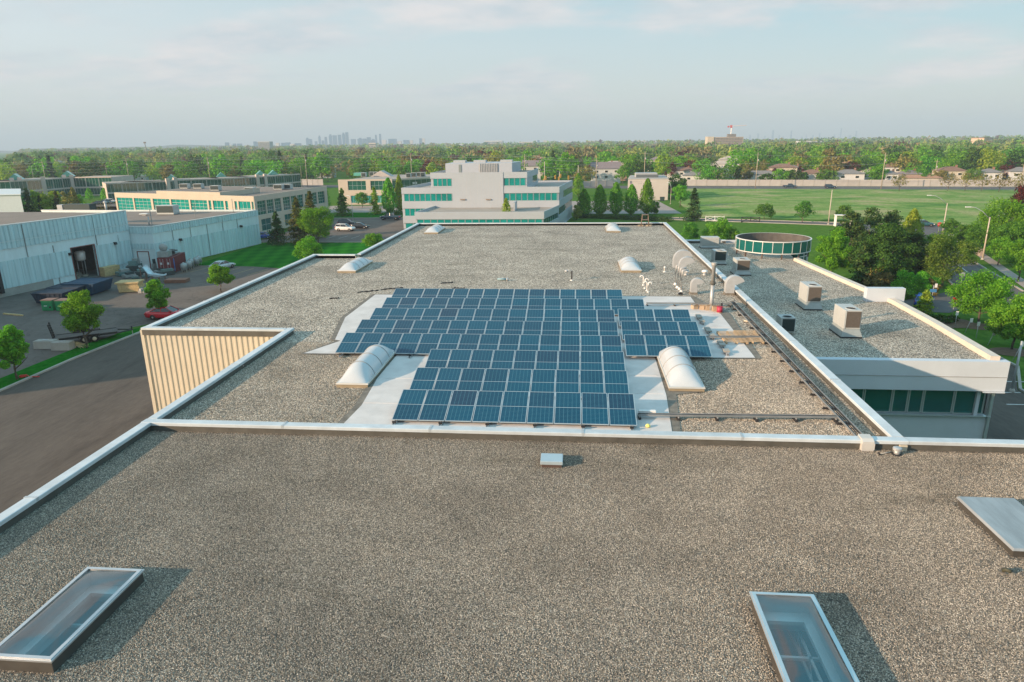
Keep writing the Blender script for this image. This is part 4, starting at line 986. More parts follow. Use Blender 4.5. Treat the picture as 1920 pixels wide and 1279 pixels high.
def bands(parent, A, B, rows, pitch=.42, depth=.05, gaps=()):
    ux, uy = B[0] - A[0], B[1] - A[1]; L = hypot(ux, uy); ux /= L; uy /= L
    Q = lambda s: (A[0] + ux * s, A[1] + uy * s)
    for z0, z1 in rows:
        mb = MB(); segs = [(0.05, L - .05)]
        for g0, g1, gz in gaps:
            if gz > z0: segs = [(s0, min(s1, g0)) for s0, s1 in segs if s0 < g0] + [(max(s0, g1), s1) for s0, s1 in segs if s1 > g1]
        for s0, s1 in segs: ribbed(mb, Q(s0), Q(s1), z0, z1, pitch, depth, .68, .012)
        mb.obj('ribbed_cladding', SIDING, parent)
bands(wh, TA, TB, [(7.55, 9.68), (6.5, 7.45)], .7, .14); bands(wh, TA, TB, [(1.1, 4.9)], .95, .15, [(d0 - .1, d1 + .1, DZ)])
MB().wall(PT(0), PT(d0 - 4), 0, 1.09, .2, .08).obj('concrete_base', CONC, wh)
LS, LA, LB = (-76.3, 110.45), (-71.45, 110.3), (-66.4, 139.6)
MB().hexa([LS, LA, LB, (-97, 141), (-97, 110.8)], 0, 6.79).obj('wall', FLATW, wh)
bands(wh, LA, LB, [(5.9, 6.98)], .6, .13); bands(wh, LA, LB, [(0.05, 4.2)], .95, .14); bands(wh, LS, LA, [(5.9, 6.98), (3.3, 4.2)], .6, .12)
for a_, b_ in ((LS, LA), (LA, LB), (LB, (-97, 141))): MB().wall(a_, b_, 6.8, 7.0, .25).obj('parapet', FLATW, wh)
sm = MB()
for s in (12, 24, 36, 47, 58): sm.wall(PT(s), PT(s + .12), 1.1, 9.6, .05, .09)
ul = ((LB[0] - LA[0]) / 29.73, (LB[1] - LA[1]) / 29.73)
for s in (4.5, 9, 13.5, 18, 22.5): sm.wall((LA[0] + ul[0] * s, LA[1] + ul[1] * s), (LA[0] + ul[0] * (s + .1), LA[1] + ul[1] * (s + .1)), 0, 6.9, .05, .09)
sm.obj('wall_seam', STAIN, wh)
MB().plate([TA, TB, (-92, 112), (-112, 112), (-112, 80)], 9.45).obj('roof', ROOFB, wh); MB().plate([LS, LA, LB, (-97, 141), (-97, 111)], 6.8).obj('roof', ROOFB, wh)
CAPW = M('cap_pale', (0.62, 0.66, 0.66), .45, .1, .04)
MB().wall(TA, TB, 9.70, 9.84, .45, .10).wall(TB, (-92, 112), 9.70, 9.84, .4, .1).obj('roof_edge_cap', CAPW, wh)
MB().wall(LS, LA, 7.0, 7.12, .4, .10).wall(LA, LB, 7.0, 7.12, .4, .10).wall(LB, (-97, 141), 7.0, 7.12, .4, .1).obj('roof_edge_cap', CAPW, wh)
MB().wall(TB, (-92, 112), 6.8, 9.69, .2).obj('wall', FLATW, wh)
DOORF = M('door_red_frame', (0.20, 0.06, 0.05), .6)
MB().wall(PT(d0 - .12), PT(d0), 0, DZ + .12, .3, .07).wall(PT(d1), PT(d1 + .14), 0, DZ + .12, .3, .07).wall(PT(d0), PT(d1), DZ, DZ + .12, .3, .07).obj('door_frame', DOORF, wh)
INT = M('shed_interior', (0.16, 0.17, 0.16), .9, 0, .3, .6)
p0, p1 = PT(d0 - 3), PT(d1 + 5); nv = (-u_[1], u_[0])
q0, q1 = (p0[0] + nv[0] * 12, p0[1] + nv[1] * 12), (p1[0] + nv[0] * 12, p1[1] + nv[1] * 12)
MB().wall(q0, q1, 0, 6, .2).wall(q0, p0, 0, 6, .2).wall(p1, q1, 0, 6, .2).plate([p0, p1, q1, q0], 6).plate([p0, p1, q1, q0], .02).obj('interior', INT, wh)
c = PT((d0 + d1) / 2 - .1); tk = thing('storage_tank', 'pale steel tank raised inside the dark warehouse doorway', 'tank', (c[0] + nv[0] * 2.4 + u_[0] * 1.5, c[1] + nv[1] * 2.4 + u_[1] * 1.5, 0))
MB().lathe([(.3, 2.5), (.75, 2.7), (.78, 3.9), (.5, 4.1), (.02, 4.15)], 18).obj('vessel', M('tank_steel', (0.75, 0.77, 0.77), .4, .1, .05), tk, True, False)
for k in range(3): MB().tube([(.6 * cos(k * 2.1), .6 * sin(k * 2.1), 0), (.6 * cos(k * 2.1), .6 * sin(k * 2.1), 2.7)], .06, 6).obj('leg', GALV, tk, True, False)
for k in range(9):
    s = random.uniform(-1.6, 1.6); dd = random.uniform(1.5, 3.2); w = random.uniform(.25, .6); hh = random.uniform(.3, 1.3)
    b_ = MB().hexa([(-w, -w), (w, -w), (w, w), (-w, w)], 0, hh).xf((c[0] + u_[0] * s + nv[0] * dd, c[1] + u_[1] * s + nv[1] * dd, 0.02), random.uniform(0, 1))
    tag(b_.obj('crate', M('shed_clutter', (0.24, 0.22, 0.18), .8, 0, .4, 2, rnd=.5)), 'dim crate on the floor inside the dark warehouse doorway', 'crate', 'crates inside the warehouse doorway')
# white roller door on the return wall, with red frame
ux_, uy_ = (LA[0] - LS[0]), (LA[1] - LS[1]); LL_ = hypot(ux_, uy_); ux_ /= LL_; uy_ /= LL_
PS = lambda s: (LS[0] + ux_ * s, LS[1] + uy_ * s)
dr = MB().wall(PS(1.6), PS(3.5), 0, 2.75, .06, .06).obj('roller_door', M('door_white', (0.66, 0.72, 0.74), .5, 0, .03), wh)
MB().wall(PS(1.45), PS(1.59), 0, 2.9, .1, .1).wall(PS(3.51), PS(3.65), 0, 2.9, .1, .1).wall(PS(1.59), PS(3.51), 2.76, 2.9, .1, .1).obj('door_frame', DOORF, dr)
for (px, py, A, B) in ((213, 456, TA, TB), (128, 476, TA, TB), (336, 449, LA, LB), (450, 424, LA, LB)):
    s, z = on_wall(px, py, A, B); L = hypot(B[0] - A[0], B[1] - A[1]); x, y = A[0] + (B[0] - A[0]) * s / L, A[1] + (B[1] - A[1]) * s / L
    f = MB(); f.box(.02, .45, -.2, .2, -.12, .16); f.hexa([(.2, -.24), (.55, -.24), (.55, .24), (.2, .24)], -.22, -.1); f.xf((x, y, z)); f.obj('wall_lamp', BLACK, wh)
# dock shelter at the frame edge
s, z = on_wall(3, 560, TA, TB); P2 = PT(s)
MB().wall(PT(s - 3.4), PT(s - 3.0), .6, 4.3, .5, .6).wall(PT(s - .2), PT(s + .25), .6, 4.3, .5, .6).wall(PT(s - 3.0), PT(s - .2), 3.7, 4.3, .5, .6).obj('dock_shelter', BLACK, wh)
tp, _ = on_wall(17, 554, TA, TB), 0; q = PT(tp[0]); MB().wall(q, PT(tp[0] + .35), 1.6, 2.0, .03, .12).obj('warning_sign', M('sign_amber', (0.55, 0.35, 0.05)), wh)
# tall neighbouring block of the same works, out of frame to the left, whose shade falls across the yard
nb = thing('works_block', 'tall pale works block at the left outside the picture', 'building', (-95, 22, 0))
MB().box(-112, -84, 29, 55, 0, 16.0).obj('wall', FLATW, nb)
MB().hexa([(-86.5, 55.1), (-81.6, 79.9), (-112, 79.9), (-112, 55.1)], 0, 5.6).obj('low_wall', FLATW, nb)
# things on its roof
x, y = at(316, 402, 6.8); rtu(x, y, 3.6, 2.2, 1.5, 'beige rooftop unit on the brown warehouse roof', .35, False, 6.8, DKC, .0)
x, y = at(271, 404, 6.8); v = thing('roof_scupper_cap', 'flat pale vent cap on the brown warehouse roof', 'vent', (x, y, 6.8)); MB().box(-.8, .8, -.5, .5, .25, .4).obj('cap', CAPW, v, world=False); MB().box(-.4, .4, -.3, .3, 0, .249).obj('base', DUCT, v, world=False)
x, y = at(280, 422, 6.8); h = hgt(277, 406, x, y) - 6.8; v = thing('flue_pipe', 'thin pale flue at the inner corner of the warehouse roof', 'pipe', (x, y, 6.8)); MB().tube([(0, 0, 0), (0, 0, h)], .11, 8).obj('pipe', DUCT, v, True, False)
x, y = at(200, 397, 9.45); v = thing('flue_pipe', 'short grey flue on the higher warehouse roof', 'pipe', (x, y, 9.45)); MB().tube([(0, 0, 0), (0, 0, 1.6)], .18, 8).obj('pipe', GALV, v, True, False); MB().lathe([(.3, 1.5), (.3, 1.7), (.05, 1.85)], 10).obj('cap', GALV, v, world=False)
x, y = at(165, 393, 9.45); v = thing('roof_plant', 'dark grouped plant boxes at the back of the higher warehouse roof', 'roof plant', (x - 2, y, 9.45)); MB().box(-3.2, -2.2, -.8, .8, 0, .9).obj('box', DUCT, v, world=False); MB().box(-1.9, 3, -.9, .9, 0, 1.0).obj('box', DKC, v, world=False)

# ================================================================== other buildings
TEAL = M('teal_window', (0.004, 0.23, 0.21), 0.12, 0, 0.25, 0.35, spec=0.8); TEAL2 = M('blue_teal_window', (0.008, 0.12, 0.15), 0.12, 0, 0.3, 0.4, spec=0.8)
GREENG = M('green_mirror_glass', (0.012, 0.085, 0.060), 0.05, 0.0, 0.5, 0.12, spec=1.0)
PANEL = M('white_panel', (0.385, 0.43, 0.475), 0.5, 0, 0.03, 0.3); STONEB = M('beige_precast', (0.48, 0.42, 0.34), 0.75, 0, 0.05, 0.4); PINKS = M('pink_precast', (0.50, 0.42, 0.38), 0.75, 0, 0.06, 0.4)
ROOFG = M('pale_gravel_roof', (0.33, 0.295, 0.26), 0.9, 0, 0.12, 0.3)
of = thing('white_office', 'stepped white-panelled office block with teal window bands', 'building', (-22, 170, 0))
Y0 = 165.0; XL, XR = -41.9, -3.9
A_, B_ = (XL, Y0), (XR, Y0); RB = (-0.9, 192.0)
body = [(XL, Y0 + .22), (XR - .2, Y0 + .22), (RB[0] - .2, 192), (-39.6, 192)]
MB().hexa(body, 0, 9.2).obj('wall', PANEL, of)
MB().hexa([(-34.6, Y0 + .22), (-11.6, Y0 + .22), (-10.2, 186), (-33.6, 186)], 9.21, 12.8).obj('wall', PANEL, of)
MB().hexa([(XL + .4, Y0 + .6), (XR - .6, Y0 + .6), (RB[0] - .6, 191.6), (-39.2, 191.6)], 9.2, 9.22).obj('roof', ROOFG, of)
def band(parent, a, b, rows, mat, t=.22, name='spandrel', off=0.0):
    for z0, z1 in rows: MB().wall(a, b, z0, z1, t, off).obj(name, mat, parent)
xf = lambda px: at_y(px, 370, Y0)[0]
xc0, xc1 = xf(848.5), xf(944)
zt3, zb3 = at_y(800, 363.4, Y0)[2], at_y(800, 377.5, Y0)[2]
zt2, zb2 = zt3 - 3.5, zb3 - 3.5; zt1, zb1 = zt2 - 3.5, zb2 - 3.5; zt4, zb4 = zt3 + 3.5, zb3 + 3.5
for a, b in (((XL, Y0), (xc0 - .01, Y0)), ((xc1 + .01, Y0), (XR, Y0))):
    band(of, a, b, [(0, zb1), (zt1, zb2), (zt2, zb3), (zt3, 9.8)], PANEL)
band(of, (xc0, Y0 - .1), (xc1, Y0 - .1), [(0, 13.25)], PANEL, .32, 'blank_wall')
band(of, (-34.7, Y0), (xc0 - .01, Y0), [(9.83, zb4), (zt4, 13.25)], PANEL); band(of, (xc1 + .01, Y0), (-11.5, Y0), [(9.83, zb4), (zt4, 13.25)], PANEL)
band(of, (XR, Y0), RB, [(0, zb1), (zt1, zb2), (zt2, zb3), (zt3, 9.8)], PANEL)
band(of, (-11.5, Y0), (-10.0, 186), [(9.23, zb4), (zt4, 13.25)], PANEL)
jm = MB()
for i in range(1, 14): jm.box(xc0 + (xc1 - xc0) * i / 14 - .012, xc0 + (xc1 - xc0) * i / 14 + .012, Y0 - .106, Y0 - .1, 4.8, 13.2)
jm.obj('panel_joint', M('joint_pale', (0.5, 0.49, 0.48)), of)
def row(parent, a, b, s0, s1, n, z0, z1, gap=.12, gm=TEAL, **kw):
    for i in range(n): window(parent, a, b, s0 + (s1 - s0) * i / n + gap / 2, s0 + (s1 - s0) * (i + 1) / n - gap / 2, z0 + .01, z1 - .01, 1, 1, .13, gm, FR_A, .05)
row(of, A_, B_, .5, xc0 - XL - .1, 9, zb3, zt3); row(of, A_, B_, .5, xc0 - XL - .1, 9, zb2, zt2); row(of, A_, B_, .5, 6.4, 3, zb1, zt1)
row(of, A_, B_, xc1 - XL + .1, XR - XL - .5, 9, zb3, zt3)
row(of, A_, B_, -34.7 - XL + .6, xc0 - XL - .1, 4, zb4, zt4); row(of, A_, B_, xc1 - XL + .1, -11.5 - XL - .4, 4, zb4, zt4)
rl = hypot(RB[0] - XR, RB[1] - Y0)
row(of, (XR, Y0), RB, 9.0, rl - .6, 7, zb3, zt3, .12, DGLASS); row(of, (XR, Y0), RB, .6, rl - .6, 11, zb2, zt2, .12, DGLASS); row(of, (-11.5, Y0), (-10.0, 186), 3, 20, 7, zb4, zt4, .12, DGLASS)
band(of, (-39.6, 192), (XL, Y0), [(9.21, 9.8)], PANEL); band(of, (-33.7, 186), (-34.7, Y0), [(12.81, 13.25)], PANEL); band(of, RB, (-39.6, 192.2), [(9.21, 9.8)], PANEL)
MB().hexa([(-34.3, Y0 + .5), (-12, Y0 + .5), (-10.6, 185.6), (-33.2, 185.6)], 12.81, 12.83).obj('roof', ROOFB, of)
# plant screen on top
x0_, x1_ = at_y(835, 310, 170)[0], at_y(960, 310, 170)[0]; zp = at_y(900, 306, 170)[2]
MB().hexa([(x0_, 170), (x1_, 170), (x1_ + 1.2, 182), (x0_, 182)], 12.84, zp).obj('plant_screen', M('screen_white', (0.40, 0.45, 0.51), .5, 0, .04), of)
lm = MB(); xa, xb = at_y(898, 310, 170)[0], at_y(934, 310, 170)[0]; ribbed(lm, (xa, 169.97), (xb, 169.97), 13.0, zp - .1, .4, .12, .5, .02); lm.obj('louvre_panel', DUCT, of)
MB().box(at_y(860, 310, 170)[0], at_y(865, 310, 170)[0], 169.9, 169.98, 12.9, zp - .3).obj('access_door', M('grey_door', (0.2, 0.25, 0.26)), of)
for px in (862, 900, 950): MB().box(at_y(px, 310, 174)[0] - 1.6, at_y(px, 310, 174)[0] + 1.4, 174, 177, zp + .001, zp + .6).obj('roof_plant', DUCT, of)
# low front annex
AX = [(-35.3, 149.5), (-6.8, 149.5), (-3.95, 164.99), (-34.0, 164.99)]; AZ_ = 5.0
MB().hexa([(-35.1, 149.7), (-7.0, 149.7), (-4.2, 164.9), (-33.9, 164.9)], 0, AZ_).obj('annex_wall', PANEL, of)
MB().hexa([(-34.8, 150.1), (-7.3, 150.1), (-4.6, 164.9), (-33.6, 164.9)], AZ_ + .001, AZ_ + .02).obj('roof', ROOFG, of)
zan1, zan0 = on_wall(900, 411.3, AX[0], AX[1])[1], on_wall(900, 417.5, AX[0], AX[1])[1] - .6
for a, b in ((AX[0], AX[1]), (AX[1], AX[2]), (AX[3], AX[0])): band(of, a, b, [(0, zan0), (zan1, 5.5)], PANEL, .25)
row(of, AX[0], AX[1], .4, 28.1, 18, zan0, zan1, .1); row(of, AX[1], AX[2], .5, 15.2, 7, zan0, zan1, .1, DGLASS)
sx_ = at_y(964, 380, 158)[0]; MB().box(sx_, sx_ + .35, 156, 162, AZ_ + .021, AZ_ + 1.9).obj('bulkhead_wall', PANEL, of)
for px in (865, 913): xx = at_y(px, 374, Y0)[0]; MB().box(xx - .2, xx + 1.0, Y0 - .35, Y0 - .101, at_y(px, 374, Y0)[2] - .12, at_y(px, 374, Y0)[2] + .12).obj('wall_vent', M('vent_brown', (0.25, 0.20, 0.16)), of)

# beige two-storey office
bo = thing('beige_office', 'beige precast office with tall teal windows behind the warehouse', 'building', (-90, 172, 0))
BC, BL, BR = (-74.0, 154.5), (-119.5, 171.0), (-70.2, 192.0); BZ = 8.8
MB().hexa([(BL[0] + .1, BL[1] + .3), (BC[0] - .21, BC[1] + .36), (BR[0] - .34, BR[1]), (-112, 206)], 0, 8.3).obj('wall', STONEB, bo)
MB().hexa([(BL[0] + .6, BL[1] + .6), (BC[0] - .8, BC[1] + .8), (BR[0] - .8, BR[1] - .5), (-111.5, 205)], 8.301, 8.32).obj('roof', ROOFB, bo)
WB0, WB1 = 4.3, 7.55
for a, b in ((BL, BC), (BC, BR)): band(bo, a, b, [(0, .5), (3.3, WB0), (WB1, BZ)], STONEB, .3)
ba = lambda px: on_wall(px, 380, BL, BC)[0]; bb = lambda px: on_wall(px, 380, BC, BR)[0]
LA_ = hypot(BC[0] - BL[0], BC[1] - BL[1]); LB_ = hypot(BR[0] - BC[0], BR[1] - BC[1])
def facade(parent, a, b, spans, z0, z1, mat, gm, L, div):
    prev = 0.0
    ux, uy = (b[0] - a[0]) / L, (b[1] - a[1]) / L; Q = lambda s: (a[0] + ux * s, a[1] + uy * s)
    for (s0, s1), (nx, nz) in zip(spans, div):
        if s0 - prev > .05: MB().wall(Q(prev), Q(s0), z0 + .001, z1 - .001, .3).obj('pier', mat, parent)
        window(parent, a, b, s0 + .02, s1 - .02, z0 + .01, z1 - .01, nx, nz, .16, gm, FR_A, .06); prev = s1
    if L - prev > .05: MB().wall(Q(prev), Q(L), z0 + .001, z1 - .001, .3).obj('pier', mat, parent)
sp = [(220, 249.5), (252, 283), (287, 318), (321, 354), (357, 388), (391, 395.6), (399, 419), (422, 427), (439.5, 444), (447, 469), (471.5, 475.8)]
facade(bo, BL, BC, [(ba(p), ba(q)) for p, q in sp], WB0, WB1, STONEB, TEAL, LA_, [(4, 4)] * 5 + [(1, 2), (3, 2), (1, 2), (1, 2), (3, 2), (1, 2)])
facade(bo, BL, BC, [(ba(p), ba(q)) for p, q in sp], .5, 3.3, STONEB, TEAL, LA_, [(3, 2)] * 5 + [(1, 2), (3, 2), (1, 2), (1, 2), (3, 2), (1, 2)])
sp2 = [(482, 498), (500, 513), (515, 527), (531, 544.5), (546.5, 557), (558.5, 569), (573, 585), (587, 595), (597.5, 610)]
facade(bo, BC, BR, [(bb(p), bb(q)) for p, q in sp2], WB0, WB1, STONEB, DGLASS, LB_, [(3, 4)] * 9)
facade(bo, BC, BR, [(bb(p), bb(q)) for p, q in ((486, 505), (531, 545), (573, 585))], .5, 3.3, STONEB, DGLASS, LB_, [(2, 2)] * 3)
MB().wall((-104.5, 165.7), (-84, 158.3), 8.81, 9.5, .5, .1).obj('raised_parapet', STONEB, bo); MB().wall((-84, 158.3), (-82, 175), 8.33, 9.5, .4).obj('raised_parapet', STONEB, bo)
for px, py, lab in ((400, 358, 'leftmost'), (465, 362, 'second'), (519, 356, 'third'), (535, 355, 'rightmost'), (342, 354, 'near the raised parapet, left'), (368, 354, 'near the raised parapet, right')):
    x, y = at(px, py, 8.4); rtu(x, y + 1.5, 2.4, 1.8, 1.15, 'small boxy unit on the beige office roof, ' + lab, .25, False, 8.33, DKC, 0)

# mirrored-glass office terraces with stone fins and green gables
GGR = M('green_glazing_roof', (0.10, 0.36, 0.30), .25, .1, .1)
def glass_terrace(name_label, pts, ztop, fins, gables, loc):
    r = thing('glass_office', name_label, 'building', loc)
    for i in range(len(pts) - 1):
        a, b = pts[i], pts[i + 1]; L = hypot(b[0] - a[0], b[1] - a[1]); ux, uy = (b[0] - a[0]) / L, (b[1] - a[1]) / L; nx, ny = uy, -ux
        bk = [(a[0] - nx * .3, a[1] - ny * .3), (b[0] - nx * .3, b[1] - ny * .3), (b[0] - nx * 18, b[1] - ny * 18), (a[0] - nx * 18, a[1] - ny * 18)]
        MB().hexa(bk, 0, ztop - .3).obj('wall', PINKS, r); MB().hexa(bk, ztop - .29, ztop - .25).obj('roof', ROOFG, r)
        band(r, a, b, [(0, .4), (ztop * .40, ztop * .47), (ztop - .45, ztop)], PINKS, .3)
        n = max(1, round(L / 6))
        for k in range(n):
            s0, s1 = L * k / n + .15, L * (k + 1) / n - .15
            window(r, a, b, s0, s1, ztop * .47 + .01, ztop - .46, 4, 1, .15, GREENG, FR_A, .07); window(r, a, b, s0, s1, .41, ztop * .40 - .01, 4, 1, .15, GREENG, FR_A, .07)
    for (x, y, rz) in fins:
        MB().hexa([(-.7, -.6), (.7, -.6), (.7, .6), (-.7, .6)], 0, ztop + .9).xf((x, y, 0), rz).obj('stone_fin', PINKS, r)
    for (x, y, w) in gables:
        g_ = MB(); g_.add([(-w, -.6, 0), (w, -.6, 0), (0, -.6, w * .9), (-w, 5, 0), (w, 5, 0), (0, 5, w * .9)], [(0, 1, 2), (5, 4, 3), (0, 2, 5, 3), (2, 1, 4, 5)]); g_.xf((x, y, ztop - .2), 0.5); g_.obj('gable_roof', GGR, r)
    return r
def tp_(px, py, z): return at(px, py, z)
gl = [tp_(-60, 341, 8), tp_(18, 339, 8), tp_(80, 335.5, 8), tp_(134, 332, 8), tp_(208, 331, 8)]
glass_terrace('mirrored green-glass office terrace at the far left edge', gl, 8.0, [(*tp_(22, 338, 8), .5), (*tp_(37, 337, 8), .5), (*tp_(80, 335.5, 8), .5), (*tp_(120, 332, 8), .5), (*tp_(134, 332, 8), .5)], [(*tp_(28, 336, 8), 2.6), (*tp_(126, 330, 8), 2.6)], (-225, 280, 0))
gr = [(-181, 255), tp_(312, 339, 6.9), tp_(328, 337, 6.9), tp_(415, 334, 6.9), tp_(482, 331, 6.9), tp_(563, 325.5, 6.9)]
glass_terrace('mirrored green-glass office terrace behind the beige office', gr, 6.9, [(*tp_(314, 339, 6.9), .9), (*tp_(328, 337, 6.9), .9), (*tp_(482, 331, 6.9), .9), (*tp_(497, 330, 6.9), .9)], [(*tp_(321, 336, 6.9), 2.4), (*tp_(415, 331, 6.9), 2.2), (*tp_(489, 328, 6.9), 2.4), (*tp_(513, 327, 6.9), 2.4)], (-155, 290, 0))
# pink precast office with ribbon glass
mo = thing('precast_office', 'pink precast office with dark ribbon glazing and roof plant', 'building', (-66, 242, 0)); MY = 233.0
MA, MBb = (at_y(634, 345, MY)[0], MY), (at_y(735, 345, MY)[0], MY); MC = (-49.0, 247.0); MZT = 8.5
MB().hexa([(MA[0] + .2, MY + .3), (MBb[0] - .12, MY + .34), (MC[0] - .3, MC[1] + .25), (-49, 276), (MA[0] + 4, 276)], 0, 8.1).obj('wall', PINKS, mo)
MB().hexa([(MA[0] + .6, MY + .7), (MBb[0], MY + .7), (MC[0] - .4, MC[1] + .7), (-49.4, 275.5), (MA[0] + 4.4, 275.5)], 8.11, 8.13).obj('roof', ROOFG, mo)
ma = lambda px: on_wall(px, 345, MA, MBb)[0]
band(mo, MA, MBb, [(0, .6), (3.1, 4.9), (8.0, MZT)], STONEB, .3); band(mo, MBb, MC, [(0, .6), (3.1, 4.2), (8.0, MZT)], STONEB, .3)
LM = hypot(MBb[0] - MA[0], MBb[1] - MA[1])
facade(mo, MA, MBb, [(ma(652), ma(686)), (ma(694.5), ma(725))], 4.9, 8.0, STONEB, GREENG, LM, [(4, 2), (4, 2)]); facade(mo, MA, MBb, [(ma(656), ma(676)), (ma(678), ma(696)), (ma(700), ma(722))], .6, 3.1, STONEB, TEAL, LM, [(5, 1)] * 3)
LM2 = hypot(MC[0] - MBb[0], MC[1] - MBb[1]); facade(mo, MBb, MC, [(.2, LM2 - .2)], 4.2, 8.0, STONEB, GREENG, LM2, [(8, 2)]); facade(mo, MBb, MC, [(.2, LM2 - .2)], .6, 3.1, STONEB, TEAL2, LM2, [(8, 1)])
for i, (px, py) in enumerate(((678, 333), (693, 331), (702, 331), (708, 331), (763, 334), (773, 333), (783, 332), (790, 332))):
    x, y = at(px, py, 8.13); rtu(x, y + 3, 1.7, 1.6, 1.5, 'pale roof unit on the pink precast office, %s of eight' % ORD[i], .1, False, 8.13, DKC, 0)
x, y = at(704, 333, 8.13); g_ = MB(); g_.add([(-4, 0, 0), (4, 0, 0), (0, 0, 2.2), (-4, 5, 0), (4, 5, 0), (0, 5, 2.2)], [(0, 1, 2), (5, 4, 3), (0, 2, 5, 3), (2, 1, 4, 5)]); g_.xf((x, y + 7, 8.14)); g_.obj('gable_roof', M('lead_grey', (0.40, 0.37, 0.35)), mo)
x, y = at(666, 331, 8.13); g_ = MB(); g_.box(-2.2, 2.2, 0, 4, 0, 1.1); g_.xf((x, y + 5, 8.14)); g_.obj('green_rooflight', GGR, mo)
s_, z_ = on_wall(777.5, 343.3, MBb, MC); ux, uy = (MC[0] - MBb[0]) / LM2, (MC[1] - MBb[1]) / LM2; qx, qy = MBb[0] + ux * s_, MBb[1] + uy * s_
sg = MB().wall((qx - ux * .9, qy - uy * .9), (qx + ux * .9, qy + uy * .9), z_ - .35, z_ + .35, .08, .14).obj('number_sign', WHITE, mo)
tcu = bpy.data.curves.new('number_lettering', 'FONT'); tcu.body = '230'; tcu.size = .8; tcu.align_x = 'CENTER'; tcu.align_y = 'CENTER'; tcu.extrude = .01; tcu.materials.append(BLACK)
to = bpy.data.objects.new('number_lettering', tcu); COL.objects.link(to); to.parent = sg; to.location = Vector((qx + uy * .16, qy - ux * .16, z_)) - mo.location; to.rotation_euler = (pi / 2, 0, atan2(uy, ux))

# plain concrete hall
ha = thing('concrete_hall', 'plain pale concrete hall with grey roof behind the clipped trees', 'building', (24.7, 252, 0)); HY = 245.0
hx0, hx1 = at_y(1177, 350, HY)[0], at_y(1253, 350, HY)[0]
MB().hexa([(hx0, HY), (hx1, HY), (hx1 + 1.5, 268), (hx0 + 2.5, 268)], 0, 7.2).obj('wall', M('hall_wall', (0.49, 0.46, 0.42), .8, 0, .04, .5), ha)
MB().hexa([(hx0 - .15, HY - .15), (hx1 + .15, HY - .15), (hx1 + 1.6, 268.2), (hx0 + 2.4, 268.2)], 7.201, 7.45, [(hx0 + .3, HY + .3), (hx1 - .3, HY + .3), (hx1 + 1.2, 267.8), (hx0 + 2.8, 267.8)]).obj('roof', M('hall_roof', (0.34, 0.33, 0.31), .8), ha)
MB().box(hx0 + 3.2, hx1 - 3.0, 249.5, 251, 7.451, 8.4).obj('plant_screen', M('hall_plant', (0.10, 0.12, 0.13), .6), ha); MB().box(hx0 + 3.2, hx1 - 3.2, 251.01, 257, 7.451, 8.9).obj('plant_box', DUCT, ha)
hm = MB(); s_ = at_y(1183, 342, HY); hm.box(s_[0] - .35, s_[0] + .35, HY - .06, HY - .001, s_[2] - .45, s_[2] + .45); hm.obj('wall_emblem', M('emblem_grey', (0.16, 0.16, 0.2)), ha)
hm = MB()
for px0, px1, py in ((1187, 1190, 340.8), (1191, 1196, 340.9), (1197, 1200, 341), (1201, 1204, 341), (1196, 1199, 344.4), (1200, 1203.5, 344.4)):
    p, q = at_y(px0, py, HY), at_y(px1, py, HY); hm.box(p[0], q[0], HY - .04, HY - .001, p[2] - .07, p[2] + .07)
hm.obj('wall_lettering', M('letter_grey', (0.36, 0.33, 0.31)), ha)
for i, px in enumerate((1239.5, 1243.5)):
    x, y = at(px, 377, 0); v = thing('waste_bin', 'dark wheeled bin by the hall corner, %s of two' % ('left' if i == 0 else 'right'), 'bin', (x, y, 0), 0, 'bins by the hall'); MB().hexa([(-.35, -.3), (.35, -.3), (.35, .3), (-.35, .3)], .05, 1.3, [(-.4, -.4), (.4, -.4), (.4, .4), (-.4, .4)]).obj('bin_body', M('bin_green', (0.02, 0.05, 0.045)), v, world=False); MB().hexa([(-.43, -.43), (.43, -.43), (.43, .43), (-.43, .43)], 1.301, 1.4).obj('lid', BLACK, v, world=False)
# pale blue shed at the far left edge
sh = thing('blue_shed', 'plain pale blue-grey shed with flat roof at the left edge', 'building', (-148, 172, 0))
MB().hexa([(-150, 161.0), (-138.7, 162.7), (-158.5, 186), (-185, 184), (-182, 157)], 0, 8.9).obj('wall', M('shed_blue', (0.50, 0.57, 0.60), .6, 0, .04), sh); MB().hexa([(-150, 160.7), (-138.4, 162.5), (-158.2, 186.2), (-185.2, 184.2), (-182.2, 156.8)], 8.901, 9.1).obj('roof', CAPW, sh)

# ================================================================== vehicles
CARGL = M('car_glass', (0.012, 0.018, 0.02), 0.05, 0, 0, spec=0.9); TYRE = M('tyre', (0.015, 0.015, 0.015), .8, 0, .1); RIMM = M('wheel_rim', (0.5, 0.5, 0.5), .35, .6, .05)
LAMPW = M('headlight', (0.7, 0.7, 0.68), .1); LAMPR = M('tail_light', (0.35, 0.02, 0.02), .2); TRIM = M('car_trim', (0.02, 0.02, 0.02), .5)
